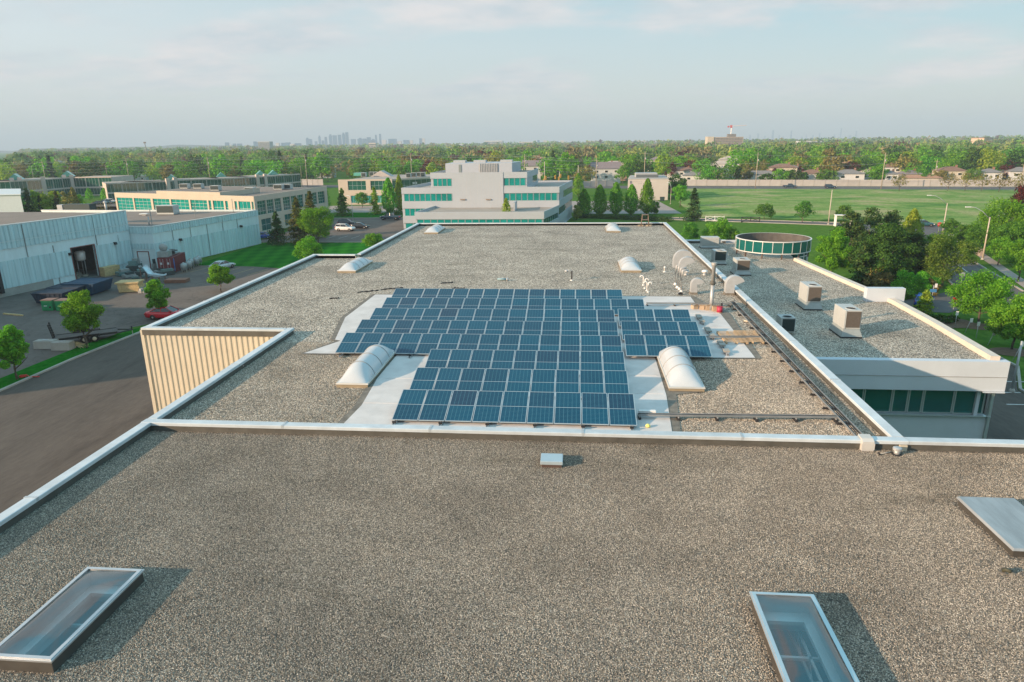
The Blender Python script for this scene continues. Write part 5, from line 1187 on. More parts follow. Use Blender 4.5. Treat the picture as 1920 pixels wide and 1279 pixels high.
# stations: x along the car from the rear, with (half width, sill, belt/hood height)
CARS = {
    'sedan': dict(L=4.75, W=.90, st=[(0, .80, .42, .80), (.12, .86, .30, .98), (.9, .90, .22, 1.0), (2.4, .90, .20, .95), (3.4, .90, .22, .92), (4.3, .86, .28, .78), (4.68, .76, .36, .62)], cab=[(.55, .98, 1.38, 1.36, 2.55, 1.43, 3.45, .93)], wx=(.95, 3.75), wr=.33),
    'suv': dict(L=4.7, W=.94, st=[(0, .86, .50, 1.02), (.10, .91, .38, 1.12), (.9, .94, .28, 1.12), (2.4, .94, .26, 1.08), (3.4, .94, .28, 1.05), (4.35, .90, .36, .96), (4.65, .82, .46, .78)], cab=[(.08, 1.10, .38, 1.66, 2.5, 1.70, 3.42, 1.06)], wx=(.95, 3.75), wr=.37),
    'pickup': dict(L=5.8, W=1.0, st=[(0, .94, .60, 1.12), (.08, .98, .48, 1.16), (1.8, 1.0, .42, 1.16), (3.4, 1.0, .40, 1.16), (4.3, 1.0, .42, 1.14), (5.4, .97, .48, 1.08), (5.75, .90, .56, .95)], cab=[(1.98, 1.15, 2.15, 1.80, 3.5, 1.84, 4.35, 1.15)], wx=(1.15, 4.8), wr=.42),
    'hatch': dict(L=4.4, W=.89, st=[(0, .80, .45, .90), (.10, .86, .32, 1.0), (.9, .89, .24, 1.0), (2.2, .89, .22, .97), (3.2, .89, .24, .95), (4.0, .85, .30, .82), (4.35, .76, .38, .66)], cab=[(.12, .99, .75, 1.44, 2.3, 1.48, 3.3, .96)], wx=(.85, 3.5), wr=.33),
}
def car(kindn, x, y, rz, label, paint):
    K = CARS[kindn]; r = thing('pickup_truck' if kindn == 'pickup' else 'car', label, 'pickup' if kindn == 'pickup' else 'car', (x, y, 0.01), rz); L = K['L']
    vs = []; fs = []
    for xs, w, zs, zb in K['st']:
        xs -= L / 2
        vs += [(xs, -w * .92, zs), (xs, -w, zs + .18), (xs, -w, zb - .16), (xs, -w * .90, zb), (xs, w * .90, zb), (xs, w, zb - .16), (xs, w, zs + .18), (xs, w * .92, zs)]
    n = len(K['st'])
    for i in range(n - 1):
        for j in range(8): fs.append((8 * i + j, 8 * i + (j + 1) % 8, 8 * i + 8 + (j + 1) % 8, 8 * i + 8 + j))
    fs += [tuple(range(8))[::-1], tuple(range(8 * n - 8, 8 * n))]
    MB().add(vs, fs).obj('body', paint, r, True, False)
    a, za, b, zb_, c, zc, d, zd = K['cab'][0]; W = K['W']; w0, w1 = W * .88, W * .70
    P = [(a - L / 2, za), (b - L / 2, zb_), (c - L / 2, zc), (d - L / 2, zd)]
    vs = []; fs = []
    for (px, pz), w in zip(P, (w0, w1, w1, w0)): vs += [(px, -w, pz - (.03 if w == w0 else .03)), (px, w, pz - .03)]
    MB().add(vs, [(0, 2, 3, 1), (2, 4, 5, 3), (4, 6, 7, 5), (0, 6, 4, 2), (1, 3, 5, 7)]).obj('cabin_glass', CARGL, r, world=False)
    rf = MB(); rf.hexa([(P[1][0] - .02, -w1 - .015), (P[2][0] + .02, -w1 - .015), (P[2][0] + .02, w1 + .015), (P[1][0] - .02, w1 + .015)], min(zb_, zc) - .03, max(zb_, zc) + .02, [(P[1][0] + .1, -w1 + .1), (P[2][0] - .1, -w1 + .1), (P[2][0] - .1, w1 - .1), (P[1][0] + .1, w1 - .1)])
    rf.obj('roof_panel', paint, r, world=False)
    for s in (-1, 1):
        pm = MB()
        for (p, q) in ((0, 1), (3, 2)): pm.tube([(P[p][0], s * (w0 + .005), P[p][1]), (P[q][0], s * (w1 + .005), P[q][1])], .035, 5)
        xm = (P[1][0] + P[2][0]) / 2; pm.tube([(xm, s * (w0 + .005), za), (xm, s * (w1 + .005), max(zb_, zc))], .035, 5)
        pm.obj('pillar', paint, r, world=False)
        for wx in K['wx']:
            wo = MB(); R = K['wr']; vs_ = []
            wo.lathe([(R * .62, -.1), (R * .96, -.11), (R, -.06), (R, .06), (R * .96, .11), (R * .62, .1)], 18); wo.v = [(vx, vz, vy) for vx, vy, vz in wo.v]
            w_ = wo.obj('wheel', TYRE, r, True, False); w_.location = (wx - L / 2, s * (W - .10), R)
            ri = MB().lathe([(R * .63, 0), (R * .5, .02), (R * .15, .03), (.02, .03)], 12); ri.v = [(vx, s * (vz + .075), vy) for vx, vy, vz in ri.v]
            ri.obj('rim', RIMM, w_, True, False)
        st = K['st']; xe = st[-2][0] - L / 2; we = st[-2][1]
        MB().box(xe - .05, xe + .18, s * we - .16, s * we + .005, st[-2][3] - .30, st[-2][3] - .14).obj('headlight', LAMPW, r, world=False)
        xe = st[1][0] - L / 2; MB().box(xe - .07, xe + .10, s * st[1][1] - .14, s * st[1][1] + .008, st[1][3] - .32, st[1][3] - .10).obj('tail_light', LAMPR, r, world=False)
        MB().box(P[3][0] - .45, P[3][0] - .3, s * (W + .06) - .08, s * (W + .06) + .08, zd + .02, zd + .14).obj('wing_mirror', paint, r, world=False)
    if kindn == 'pickup': MB().box(.15 - L / 2, 1.85 - L / 2, -W * .78, W * .78, 1.02, 1.168).obj('bed', TRIM, r, world=False)
    return r
PR = M('paint_red', (0.50, 0.010, 0.025), .25, 0, 0, coat=.6); PW = M('paint_white', (0.72, 0.72, 0.70), .25, 0, 0, coat=.5); PS_ = M('paint_silver', (0.50, 0.55, 0.58), .3, .3, 0, coat=.5)
PK = M('paint_black', (0.012, 0.014, 0.018), .2, 0, 0, coat=.6); PB = M('paint_navy', (0.014, 0.035, 0.06), .22, 0, 0, coat=.6); PT_ = M('paint_teal', (0.02, 0.08, 0.10), .25, 0, 0, coat=.6)
x, y = at(297, 599, 0); car('sedan', x + .9, y + .6, radians(6), 'bright red sedan under a small tree beside the beige ribbed wall', PR)
x, y = at(414, 506, 0); car('sedan', x, y + .7, radians(78), 'silver-white sedan parked by the red shipping container', PS_)
x, y = at(646, 434, 0); car('suv', x, y + .8, radians(-8), 'white crossover parked in front of two dark cars', PW)
x, y = at(650, 424, 0); car('suv', x, y + .8, radians(4), 'black van-like car parked directly behind the white crossover', PK)
x, y = at(674, 429, 0); car('sedan', x, y + .8, radians(-6), 'dark sedan parked just right of the white crossover', PK)
x, y = at(731, 413, 0); car('pickup', x, y + .9, radians(176), 'dark pickup truck near the clipped hedge of the white office', PB)
x, y = at(1481, 352.6, .012); car('pickup', x, y, radians(-10), 'dark pickup driving on the arterial road, left one of two', PB)
x, y = at(1557, 353.2, .012); car('suv', x, y, radians(-10), 'dark blue wagon driving on the arterial road, right one of two', PB)
x, y = at(1731, 424, .02); car('sedan', x, y, radians(-12), 'dark blue-green sedan waiting at the junction by the red octagon', PT_)
x, y = at(187, 384, 0); car('sedan', x, y, radians(20), 'dark car in the far lot left of the beige office, nearest the bare trees', PB)
x, y = at(202, 382, 0); car('hatch', x, y, radians(15), 'teal-dark car in the far lot, middle of three', PT_)
x, y = at(211, 381, 0); car('suv', x, y, radians(15), 'white car in the far lot, right against the beige office', PW)
x, y = at(498, 449, 0); car('hatch', x - 1.0, y + 1.2, radians(5), 'bright blue car half hidden behind the warehouse corner and spruce', M('paint_blue', (0.01, 0.06, 0.35), .25, 0, 0, coat=.6))
x, y = at(1063, 331, 0); car('suv', at_y(1062, 331, 330)[0], 330, radians(80), 'dark car queuing beyond the traffic signals', PB)
x, y = at(1742, 578, 0); car('hatch', x, y + 1.5, radians(60), 'blue car mostly hidden behind the small yellow conifer', M('paint_blue', (0.01, 0.06, 0.35)))
x, y = at_y(1393, 346, 331)[:2]; car('sedan', x, y, radians(5), 'silver car parked behind the noise wall near the pale bungalow', PS_)

# ================================================================== things in the yard
BLUE = M('dumpster_blue', (0.008, 0.045, 0.095), .55, 0, .25, 1.5); DNAVY = M('dumpster_navy', (0.010, 0.022, 0.045), .55, 0, .25, 1.5); GREEN = M('dumpster_green', (0.01, 0.22, 0.075), .5, 0, .12, 1.5)
def rolloff(px, py, L, W, H, rz, label, mat, cat='dumpster'):
    x, y = at(px, py, 0); r = thing('roll_off_dumpster', label, cat, (x, y, 0), rz, 'open roll-off dumpsters')
    b = [(-L / 2 + .5, -W / 2 + .12), (L / 2 - .5, -W / 2 + .12), (L / 2 - .5, W / 2 - .12), (-L / 2 + .5, W / 2 - .12)]; t = [(-L / 2, -W / 2), (L / 2, -W / 2), (L / 2, W / 2), (-L / 2, W / 2)]
    MB().hexa(b, .15, H, t).obj('bin_body', mat, r, world=False)
    rb = MB(); rb.box(-L / 2 - .05, L / 2 + .05, -W / 2 - .06, -W / 2 + .04, H + .001, H + .10); rb.box(-L / 2 - .05, L / 2 + .05, W / 2 - .04, W / 2 + .06, H + .001, H + .10); rb.box(-L / 2 - .05, -L / 2 + .05, -W / 2 + .041, W / 2 - .041, H + .001, H + .10); rb.box(L / 2 - .05, L / 2 + .05, -W / 2 + .041, W / 2 - .041, H + .001, H + .10); rb.obj('top_rail', mat, r, world=False)
    for k in range(4):
        yy = -W / 2 + W * (k + .5) / 4; MB().hexa([(-L / 2 + .1, yy - W * .10), (L / 2 - .1, yy - W * .10), (L / 2 - .1, yy + W * .10), (-L / 2 + .1, yy + W * .10)], H + .002, H + .08, [(-L / 2 + .1, yy - W * .05), (L / 2 - .1, yy - W * .05), (L / 2 - .1, yy + W * .05), (-L / 2 + .1, yy + W * .05)]).obj('lid_panel', mat, r, world=False)
    n = 6
    rib_ = MB()
    for k in range(n):
        xx = -L / 2 + .5 + (L - 1.0) * k / (n - 1); rib_.hexa([(xx - .05, -W / 2 + .04), (xx + .05, -W / 2 + .04), (xx + .05, -W / 2 + .14), (xx - .05, -W / 2 + .14)], .2, H, [(xx - .05, -W / 2 - .06), (xx + .05, -W / 2 - .06), (xx + .05, -W / 2 + .02), (xx - .05, -W / 2 + .02)])
    rib_.obj('side_rib', mat, r, world=False)
rolloff(107, 566, 4.2, 3.4, 1.45, radians(4), 'dark navy covered dumpster nearest the frame edge of a blue row', DNAVY)
rolloff(137, 555, 4.4, 3.8, 1.5, radians(4), 'dark blue covered dumpster in the middle of the row by the warehouse', DNAVY)
rolloff(168, 549, 4.6, 4.6, 1.65, radians(3), 'brighter blue covered dumpster at the open door end of the row', BLUE)
for i, (px, py) in enumerate(((90, 583), (116, 583.5))):
    x, y = at(px, py, 0); r = thing('front_load_dumpster', 'small bright green dumpster with brown lid, %s of a pair' % ('left' if i == 0 else 'right'), 'dumpster', (x, y + .6, 0), radians(3), 'green dumpsters')
    MB().hexa([(-.72, -.65), (.72, -.65), (.72, .65), (-.72, .65)], .05, 1.35).obj('bin_body', GREEN, r, world=False); MB().hexa([(-.77, -.72), (.77, -.72), (.77, .72), (-.77, .72)], 1.351, 1.42, [(-.77, -.72), (.77, -.72), (.77, .72), (-.77, .72)]).obj('lid', M('lid_brown', (0.22, 0.13, 0.10)), r, world=False)
    MB().box(-.4, .0, -.67, -.652, .62, .70).obj('label_plate', WHITE, r, world=False); MB().box(.3, .5, -.75, -.652, .4, .6).obj('fork_pocket', BLACK, r, world=False)
x, y = at(112, 592, 0)
OSB = M('osb_board', (0.50, 0.37, 0.18), .8, 0, .2, 4)
x, y = at(239, 549, 0); r = thing('crate_stack', 'stack of tan wooden crate lids and boxes standing in the yard', 'crate stack', (x, y + 1.0, 0), radians(12))
for k, (w, d, z0, z1, dx) in enumerate(((1.35, 1.0, .08, .55, 0), (1.45, 1.05, .56, .95, .05), (1.4, 1.0, .96, 1.3, -.04), (1.6, 1.15, 1.31, 1.52, -.08))): MB().hexa([(-w + dx, -d), (w + dx, -d), (w + dx, d), (-w + dx, d)], z0, z1).obj('crate', OSB, r, world=False)
x, y = at(262, 549, 0); r = thing('block_heap', 'small pale heap of broken blocks beside the tan crate stack', 'rubble', (x, y + .5, 0))
for k in range(6): MB().hexa([(-.35, -.25), (.35, -.25), (.35, .25), (-.35, .25)], 0, .35).xf((random.uniform(-.6, .6), random.uniform(-.5, .5), .25 * (k // 3)), random.uniform(0, 2)).obj('block', CONC, r, world=False)
for i, (px, py, w, h, c_) in enumerate(((197, 519, .9, 1.45, (0.42, 0.33, 0.22)), (209, 515, .7, 1.35, (0.38, 0.30, 0.21)))):
    x, y = at(px, py, 0); r = thing('plywood_crate', 'big tan plywood crate against the warehouse, %s of two' % ('left' if i == 0 else 'right'), 'crate', (x, y + .8, 0), radians(70), 'plywood crates')
    MB().hexa([(-w, -.6), (w, -.6), (w, .6), (-w, .6)], .1, h).obj('side_panel', OSB, r, world=False); MB().box(-w - .02, w + .02, -.62, .62, h + .001, h + .05).obj('lid', OSB, r, world=False); MB().box(-w, w, -.55, .55, 0, .099).obj('skid', WOOD, r, world=False)
SCR = [M('scrap_teal', (0.12, 0.22, 0.22), .5, .3, .2), M('scrap_grey', (0.30, 0.34, 0.34), .5, .3, .2), M('scrap_dark', (0.04, 0.06, 0.06), .6, .2, .2), M('scrap_brown', (0.16, 0.10, 0.07), .8, 0, .2)]
scraps = [(228, 518, 1.4, 1.0, 1.1), (238, 522, 1.2, .9, .9), (247, 513, 1.3, 1.0, 2.0), (254, 511, .9, .9, 2.3), (232, 506, .8, .6, 2.6), (262, 517, 1.5, 1.0, 1.0), (270, 522, .7, .6, .7), (299, 514, 1.4, 1.1, .9), (308, 517, 1.8, .9, 1.0), (249, 524, .7, .6, .5), (287, 509, .4, .4, 2.0)]
for i, (px, py, w, d, h) in enumerate(scraps):
    x, y = at(px, py, 0); m = SCR[i % 3]
    r = thing('scrap_machine', 'discarded machine part, %s in the jumble before the roller door' % ORD[sorted(q[0] for q in scraps).index(px)], 'scrap', (x, y + .6, 0), random.uniform(0, 1.5), 'machinery scrap by the roller door')
    MB().hexa([(-w * .7, -d * .7), (w * .7, -d * .7), (w * .7, d * .7), (-w * .7, d * .7)], .1, h * .62).obj('housing', m, r, world=False)
    MB().hexa([(-w * .4, -d * .5), (w * .55, -d * .5), (w * .55, d * .3), (-w * .4, d * .3)], h * .621, h).obj('top_box', SCR[(i + 1) % 3], r, world=False)
    MB().tube([(-w * .8, 0, h * .3), (0, d * .2, h * .9), (w * .9, d * .4, h * .7)], .06, 6).obj('pipe', SCR[1], r, True, False)
    for sx in (-.6, .6): MB().box(sx * w - .06, sx * w + .06, -d * .6, d * .6, 0, .1).obj('foot', SCR[2], r, world=False)
# white chute / conveyor
x, y = at(283, 529, 0); r = thing('chute', 'long pale sheet-metal chute sloping down onto a brown pallet', 'chute', (x, y + 1, 0), radians(-20))
ch = MB(); pts = [(-2.6, 2.0), (-1.9, 2.1), (-.6, .85), (1.6, .75), (2.3, 1.0)]
for i in range(4): ch.add([(pts[i][0], -.45, pts[i][1]), (pts[i + 1][0], -.45, pts[i + 1][1]), (pts[i + 1][0], .45, pts[i + 1][1]), (pts[i][0], .45, pts[i][1]), (pts[i][0], -.5, pts[i][1] + .3), (pts[i + 1][0], -.5, pts[i + 1][1] + .3), (pts[i + 1][0], .5, pts[i + 1][1] + .3), (pts[i][0], .5, pts[i][1] + .3)], [(0, 1, 2, 3), (0, 1, 5, 4), (3, 2, 6, 7)])
ch.obj('trough', M('chute_pale', (0.55, 0.66, 0.70), .4, .2, .08), r, world=False)
for xx, hh in ((-2.3, 2.0), (-1.2, 1.3), (.3, .8), (1.8, .8)):
    for s in (-.5, .5): MB().box(xx - .05, xx + .05, s - .05, s + .05, 0, hh).obj('leg', SCR[3], r, world=False)
x, y = at(327, 531, 0); r = thing('timber_pallet', 'low stack of reddish-brown timber pallets at the end of the pale chute', 'pallet stack', (x, y + .8, 0), radians(8))
for k in range(3): MB().box(-1.6, 1.6, -.9, .9, .05 + k * .17, .17 + k * .17).obj('pallet', M('pallet_red', (0.24, 0.12, 0.08), .85, 0, .2), r, world=False)
# shipping container
c0, c1, c2 = at(304, 511, 0), at(327, 513, 0), at(365, 493, 0)
rz = atan2(c2[1] - c1[1], c2[0] - c1[0]); CL = 6.1
r = thing('shipping_container', 'dark red corrugated shipping container with blue stripe at the lawn edge', 'container', ((c0[0] + c1[0]) / 2, c1[1] + .1, 0), rz - pi / 2)
CR = M('container_red', (0.16, 0.028, 0.03), .6, 0, .15, 1.0); W = 1.22; Hc = 2.6
mb = MB(); mb.box(-W + .06, W - .06, .06, CL - .06, .15, Hc - .06); mb.obj('shell', CR, r, world=False)
mb = MB(); ribbed(mb, (W - .05, 0.15), (W - .05, CL - .15), .3, Hc - .15, .28, .05, .5); ribbed(mb, (-W + .05, CL - .15), (-W + .05, .15), .3, Hc - .15, .28, .05, .5); mb.obj('corrugated_side', CR, r, world=False)
mb = MB()
for sx in (-W, W - .12):
    for yy in (0, CL - .12): mb.box(sx, sx + .12, yy, yy + .12, 0, Hc)
for z0 in (.02, Hc - .12): mb.box(-W + .121, W - .121, 0, .1, z0, z0 + .12); mb.box(-W, -W + .1, .121, CL - .121, z0, z0 + .12); mb.box(W - .1, W, .121, CL - .121, z0, z0 + .12)
mb.obj('corner_frame', CR, r, world=False)
for s in (-.55, .55):
    dd = MB().box(s - .52, s + .52, -.03, .05, .2, Hc - .18).obj('door', CR, r, world=False)
    for q in (-.22, .22): MB().tube([(s + q, -.06, .2), (s + q, -.06, Hc - .2)], .025, 6).obj('locking_bar', GALV, dd, True, False)
    MB().box(s - .28, s + .05, -.075, -.062, 1.45, 1.8).obj('door_placard', M('placard_white', (.5, .52, .55)), dd, world=False)
MB().box(W + .012, W + .03, .14, .50, .35, Hc - .2).obj('side_stripe', M('stripe_blue', (0.02, 0.14, 0.42), .5), r, world=False)
cx0, cy0 = r.location.x, r.location.y
def onbox(dx, dy): c_, s_ = cos(rz - pi / 2), sin(rz - pi / 2); return cx0 + dx * c_ - dy * s_, cy0 + dx * s_ + dy * c_
q = onbox(-.4, 1.2); v = thing('machine_cabinet', 'pale cabinet with round fan housing on top of the red container', 'machine', (q[0], q[1], Hc + .03), rz - pi / 2); MB().box(-.75, .9, -1.0, 1.0, 0, .95).obj('cabinet', SCR[1], v, world=False); f = MB().lathe([(.55, -.3), (.62, -.2), (.62, .2), (.55, .3)], 18); f.v = [(a_, c_, b_ + 1.5) for a_, b_, c_ in f.v]; f.obj('fan_housing', SCR[1], v, True, False)
q = onbox(.0, 3.6); v = thing('vent_cowl', 'dark hooded ventilator standing on the red container', 'vent', (q[0], q[1], Hc + .03), rz - pi / 2); MB().lathe([(.45, 0), (.45, .55)], 14).obj('drum', SCR[2], v, True, False); MB().lathe([(.95, .55), (.9, .68), (.3, .85), (.02, .88)], 14).obj('hood', SCR[2], v, world=False)
q = onbox(.3, 4.6); v = thing('ladder', 'flat bundle of pale metal lengths lying along the container roof', 'metal bundle', (q[0], q[1], Hc + .03), rz - pi / 2)
for k in range(5): MB().box(-.6 + k * .2, -.5 + k * .2, -1.6, 1.2, .02, .1).obj('bar', SCR[1], v, world=False)
for i, (px, py) in enumerate(((343, 511), (352, 507), (356, 503), (366, 500), (371, 497))):
    x, y = at(px, py, 0); v = thing('steel_drum', 'pale grey vessel on short legs along the container side, %s of five' % ['nearest', 'second', 'third', 'fourth', 'farthest'][i], 'drum', (x, y + .5, 0), 0, 'grey vessels by the container')
    MB().lathe([(.2, .3), (.52, .42), (.55, 1.25), (.4, 1.42), (.15, 1.5), (.15, 1.6)], 14).obj('vessel', SCR[1], v, True, False)
    for k in range(3): MB().tube([(.4 * cos(k * 2.1), .4 * sin(k * 2.1), 0), (.4 * cos(k * 2.1), .4 * sin(k * 2.1), .6)], .04, 5).obj('leg', M('leg_cream', (.5, .48, .38)), v, True, False)
    MB().box(-.6, .6, -.06, .06, 1.1, 1.2).obj('lifting_bar', SCR[1], v, world=False)
sheet('soil_strip', [at(334, 513), at(344, 514), at(384, 499.5), at(374, 498)], .012, DIRT)
x, y = at(25, 591, 0); v = thing('timber_beam', 'single pale timber beam lying on the asphalt at far left', 'beam', (x, y, 0), radians(-14)); MB().box(-1.7, 1.7, -.1, .1, 0, .18).obj('beam', OSB, v, world=False, bevel=.01)
# equipment trailer
a, b = at(96, 650, 0), at(196, 627, .6)
rz = atan2(b[1] - a[1], b[0] - a[0]); L = 7.2; TK = M('trailer_black', (0.014, 0.014, 0.016), .5, 0, .2)
r = thing('flatbed_trailer', 'black tandem-axle flatbed trailer with two upright ladder ramps', 'trailer', (a[0] + 2.9 * cos(rz), a[1] + .9 + 2.9 * sin(rz), 0), rz)
for k in range(8): MB().box(-2.9, 2.7, -.96 + k * .24, -.96 + k * .24 + .225, .72, .77).obj('deck_plank', M('deck_wood', (0.11, 0.095, 0.085), .85, 0, .2, 2), r, world=False)
MB().box(-3.0, 2.8, -1.05, -.97, .6, .82).box(-3.0, 2.8, .97, 1.05, .6, .82).box(2.701, 2.8, -.969, .969, .6, .82).box(-3.0, -2.901, -.969, .969, .55, .8).obj('chassis_frame', TK, r, world=False)
MB().tube([(2.8, -.9, .62), (4.3, 0, .6)], .07, 6).tube([(2.8, .9, .62), (4.3, 0, .6)], .07, 6).tube([(4.2, 0, .6), (4.2, 0, 1.0)], .06, 6).obj('drawbar', TK, r, world=False)
MB().tube([(4.2, 0, .0), (4.2, 0, .7)], .04, 6).obj('jack', GALV, r, world=False)
for s in (-1, 1):
    MB().box(-.75, 1.05, s * 1.18 - .14, s * 1.18 + .14, .86, .93).box(-.85, -.751, s * 1.18 - .14, s * 1.18 + .14, .6, .93).box(1.051, 1.15, s * 1.18 - .14, s * 1.18 + .14, .6, .93).obj('mudguard', TK, r, world=False)
    for xx in (-.3, .6):
        wo = MB().lathe([(.22, -.1), (.38, -.11), (.40, -.05), (.40, .05), (.38, .11), (.22, .1)], 16); wo.v = [(p, q_, o) for p, o, q_ in wo.v]; w_ = wo.obj('wheel', TYRE, r, True, False); w_.location = (xx, s * 1.18, .4)
        ri = MB().lathe([(.22, 0), (.2, .03), (.05, .04)], 12); ri.v = [(p, s * (q_ + .08), o) for p, o, q_ in ri.v]; ri.obj('rim', M('rim_cream', (.6, .55, .45), .4), w_, True, False)
    rp = MB(); 
    for q_ in (-.22, .22): rp.hexa([(-3.10, s * .62 + q_ - .03), (-3.0, s * .62 + q_ - .03), (-3.0, s * .62 + q_ + .03), (-3.08, s * .62 + q_ + .03)], .6, 2.35, [(-3.38, s * .62 + q_ - .03), (-3.3, s * .62 + q_ - .03), (-3.3, s * .62 + q_ + .03), (-3.38, s * .62 + q_ + .03)])
    for k in range(7): z = .75 + k * .26; xx = -3.04 - .3 * (z - .6) / 1.75; rp.box(xx - .04, xx + .04, s * .62 - .169, s * .62 + .169, z, z + .06)
    rp.obj('ramp', TK, r, world=False)
MB().box(-1.4, .2, .86, .95, .78, 1.15).obj('tool_rail', TK, r, world=False)
for i, (px, py, w) in enumerate(((82, 655, 1.1), (113, 658, 1.0))):
    x, y = at(px, py, 0); v = thing('concrete_block', 'large grey concrete block behind the trailer, %s of two' % ('left' if i == 0 else 'right'), 'concrete block', (x, y + .5, 0), radians(4), 'concrete blocks'); MB().hexa([(-w, -.5), (w, -.5), (w, .5), (-w, .5)], .02, .85, [(-w + .04, -.46), (w - .04, -.46), (w - .04, .46), (-w + .04, .46)]).obj('block', CONC, v, world=False, bevel=.02); MB().box(-.3, .3, -.1, .1, .851, .92).obj('lifting_eye', GALV, v, world=False)
x, y = at(137, 654, 0); v = thing('brush_pile', 'spiky heap of pale straw-coloured cut branches on the verge', 'brush pile', (x, y + .4, 0)); bm_ = MB()
for k in range(60):
    a_ = random.uniform(0, 2 * pi); rr = random.uniform(.3, 1.5); bm_.tube([(random.uniform(-.3, .3), random.uniform(-.2, .2), random.uniform(.3, .7)), (rr * cos(a_), rr * .6 * sin(a_), random.uniform(.02, .25))], .03, 4, False, .012)
bm_.obj('branches', M('straw', (0.50, 0.40, 0.22), .9, 0, .25), v, world=False)
x, y = at(43, 708, .05); v = thing('hose_coil', 'small bright red bundle at the foot of the nearest left tree', 'bundle', (x, y, .05)); MB().tube([(.25 * cos(k * .7), .25 * sin(k * .7), .05 + .01 * k) for k in range(20)] + [(.6, .1, .05), (1.4, .25, .04)], .05, 6).obj('hose', M('red_plastic', (.5, .03, .02)), v, True, False)

# ================================================================== street furniture
POLEC = M('lamp_concrete', (0.45, 0.40, 0.33), .7, 0, .06); POLES = M('lamp_steel', (0.42, 0.46, 0.47), .45, .4, .06)
def lamp(px, py, tx, ty, arm, label, mat=POLEC, dy=0.6, r0=.14):
    x, y = at(px, py, 0); h = hgt(tx, ty, x, y); v = thing('street_lamp', label, 'street lamp', (x, y, 0))
    MB().tube([(0, 0, 0), (0, 0, h)], r0, 10, True, r0 * .6).obj('pole', mat, v, True, False)
    if arm:
        MB().tube([(0, 0, h - .3), (-arm * .4, dy * .4, h + .9), (-arm * .75, dy * .8, h + 1.5), (-arm, dy, h + 1.6)], .05, 8).obj('arm', GALV, v, True, False)
        MB().hexa([(-arm - .8, dy - .14), (-arm + .05, dy - .12), (-arm + .05, dy + .12), (-arm - .8, dy + .14)], h + 1.52, h + 1.68).obj('lamp_head', M('lamp_head', (.6, .62, .6)), v, world=False)
    MB().lathe([(r0 * 2, 0), (r0 * 1.8, .15), (r0 * 1.2, .3)], 12).obj('base', CONC, v, True, False)
    return v
lamp(1767, 439, 1775, 381, 3.2, 'tall concrete street lamp at the junction by the red octagon')
lamp(1842, 487, 1857, 407, 3.0, 'tall concrete street lamp farther down the pavement, nearer than the junction one')
lamp(1553, 421, 1558, 356, 0, 'slim pale lamp post standing behind the green drum-side tree')
lamp(1897, 735, 1918, 640, 0, 'grey steel lamp post on round foot by the marked bays', POLES, r0=.12)
lamp(662, 412, 664, 378, .8, 'dark slim lamp post among the parked cars of the central lot', POLES, r0=.09); lamp(715, 396, 714, 372, .8, 'dark slim lamp post by the yellow-green tree in the central lot', POLES, r0=.09)
lamp(1257, 383, 1258, 352, .6, 'thin pale lamp post at the corner of the concrete hall', POLEC, r0=.1)
x, y = at(1759, 437, 0); v = thing('stop_sign', 'red octagonal STOP board with green street blade on top', 'sign', (x, y, 0)); h = hgt(1762, 421, x, y)
MB().tube([(0, 0, 0), (0, 0, h + .75)], .04, 8).obj('post', GALV, v, True, False)
oc = [(.48 * cos(pi / 8 + k * pi / 4), .48 * sin(pi / 8 + k * pi / 4)) for k in range(8)]
MB().add([(px_, -.06, h + pz) for px_, pz in oc] + [(px_, -.045, h + pz) for px_, pz in oc], [tuple(range(8)), tuple(range(15, 7, -1))] + [(i, 8 + i, 8 + (i + 1) % 8, (i + 1) % 8) for i in range(8)]).obj('octagon', M('sign_red', (0.55, 0.02, 0.03), .4, 0, 0), v, world=False)
tcu = bpy.data.curves.new('stop_lettering', 'FONT'); tcu.body = 'STOP'; tcu.size = .34; tcu.align_x = 'CENTER'; tcu.align_y = 'CENTER'; tcu.materials.append(WHITE); to = bpy.data.objects.new('stop_lettering', tcu); COL.objects.link(to); to.parent = v; to.location = (0, -.066, h); to.rotation_euler = (pi / 2, 0, 0)
MB().box(-.6, .6, -.02, .02, h + .62, h + .85).obj('street_blade', M('sign_green', (0.05, 0.42, 0.25), .4), v, world=False)
for i, (bx, by, tx, ty) in enumerate(((1790, 614, 1796, 586), (1809, 624, 1824, 600), (1830, 634, 1836, 606), (1851, 649, 1863, 624), (1899, 677, 1917, 645))):
    x, y = at(bx, by, 0); h = min(1.9, hgt(tx, ty, x, y)); lean = 0.35 if i in (1, 3, 4) else .05
    v = thing('bay_sign', 'small white parking sign on thin post, %s in the leaning row' % ['farthest', 'second', 'third', 'fourth', 'nearest'][i], 'sign', (x, y, 0), 0, 'leaning parking signs')
    MB().tube([(0, 0, 0), (lean * h, .1 * h, h)], .03, 6).obj('post', GALV, v, True, False); MB().box(lean * h - .14, lean * h + .14, .1 * h - .05, .1 * h - .03, h - .35, h + .1).obj('plate', WHITE, v, world=False)
x, y = at(1799, 548, 0); v = thing('road_sign', 'round-backed grey road sign on the near side of the street', 'sign', (x, y, 0)); MB().tube([(0, 0, 0), (0, 0, 2.5)], .035, 6).obj('post', GALV, v, True, False); o_ = MB().lathe([(.3, 0), (.3, .02)], 14).obj('plate', GALV, v, world=False); o_.rotation_euler = (pi / 2, 0, 0); o_.location = (0, -.05, 2.4)
x, y = at(1784, 600, 0); v = thing('round_red_sign', 'small red sign on thin post beside the site drive', 'sign', (x, y, 0)); MB().tube([(0, 0, 0), (0, 0, 2.6)], .03, 6).obj('post', GALV, v, True, False); MB().box(-.25, .25, -.05, -.03, 2.1, 2.6).obj('plate', M('sign_red', (.5, .03, .03)), v, world=False)
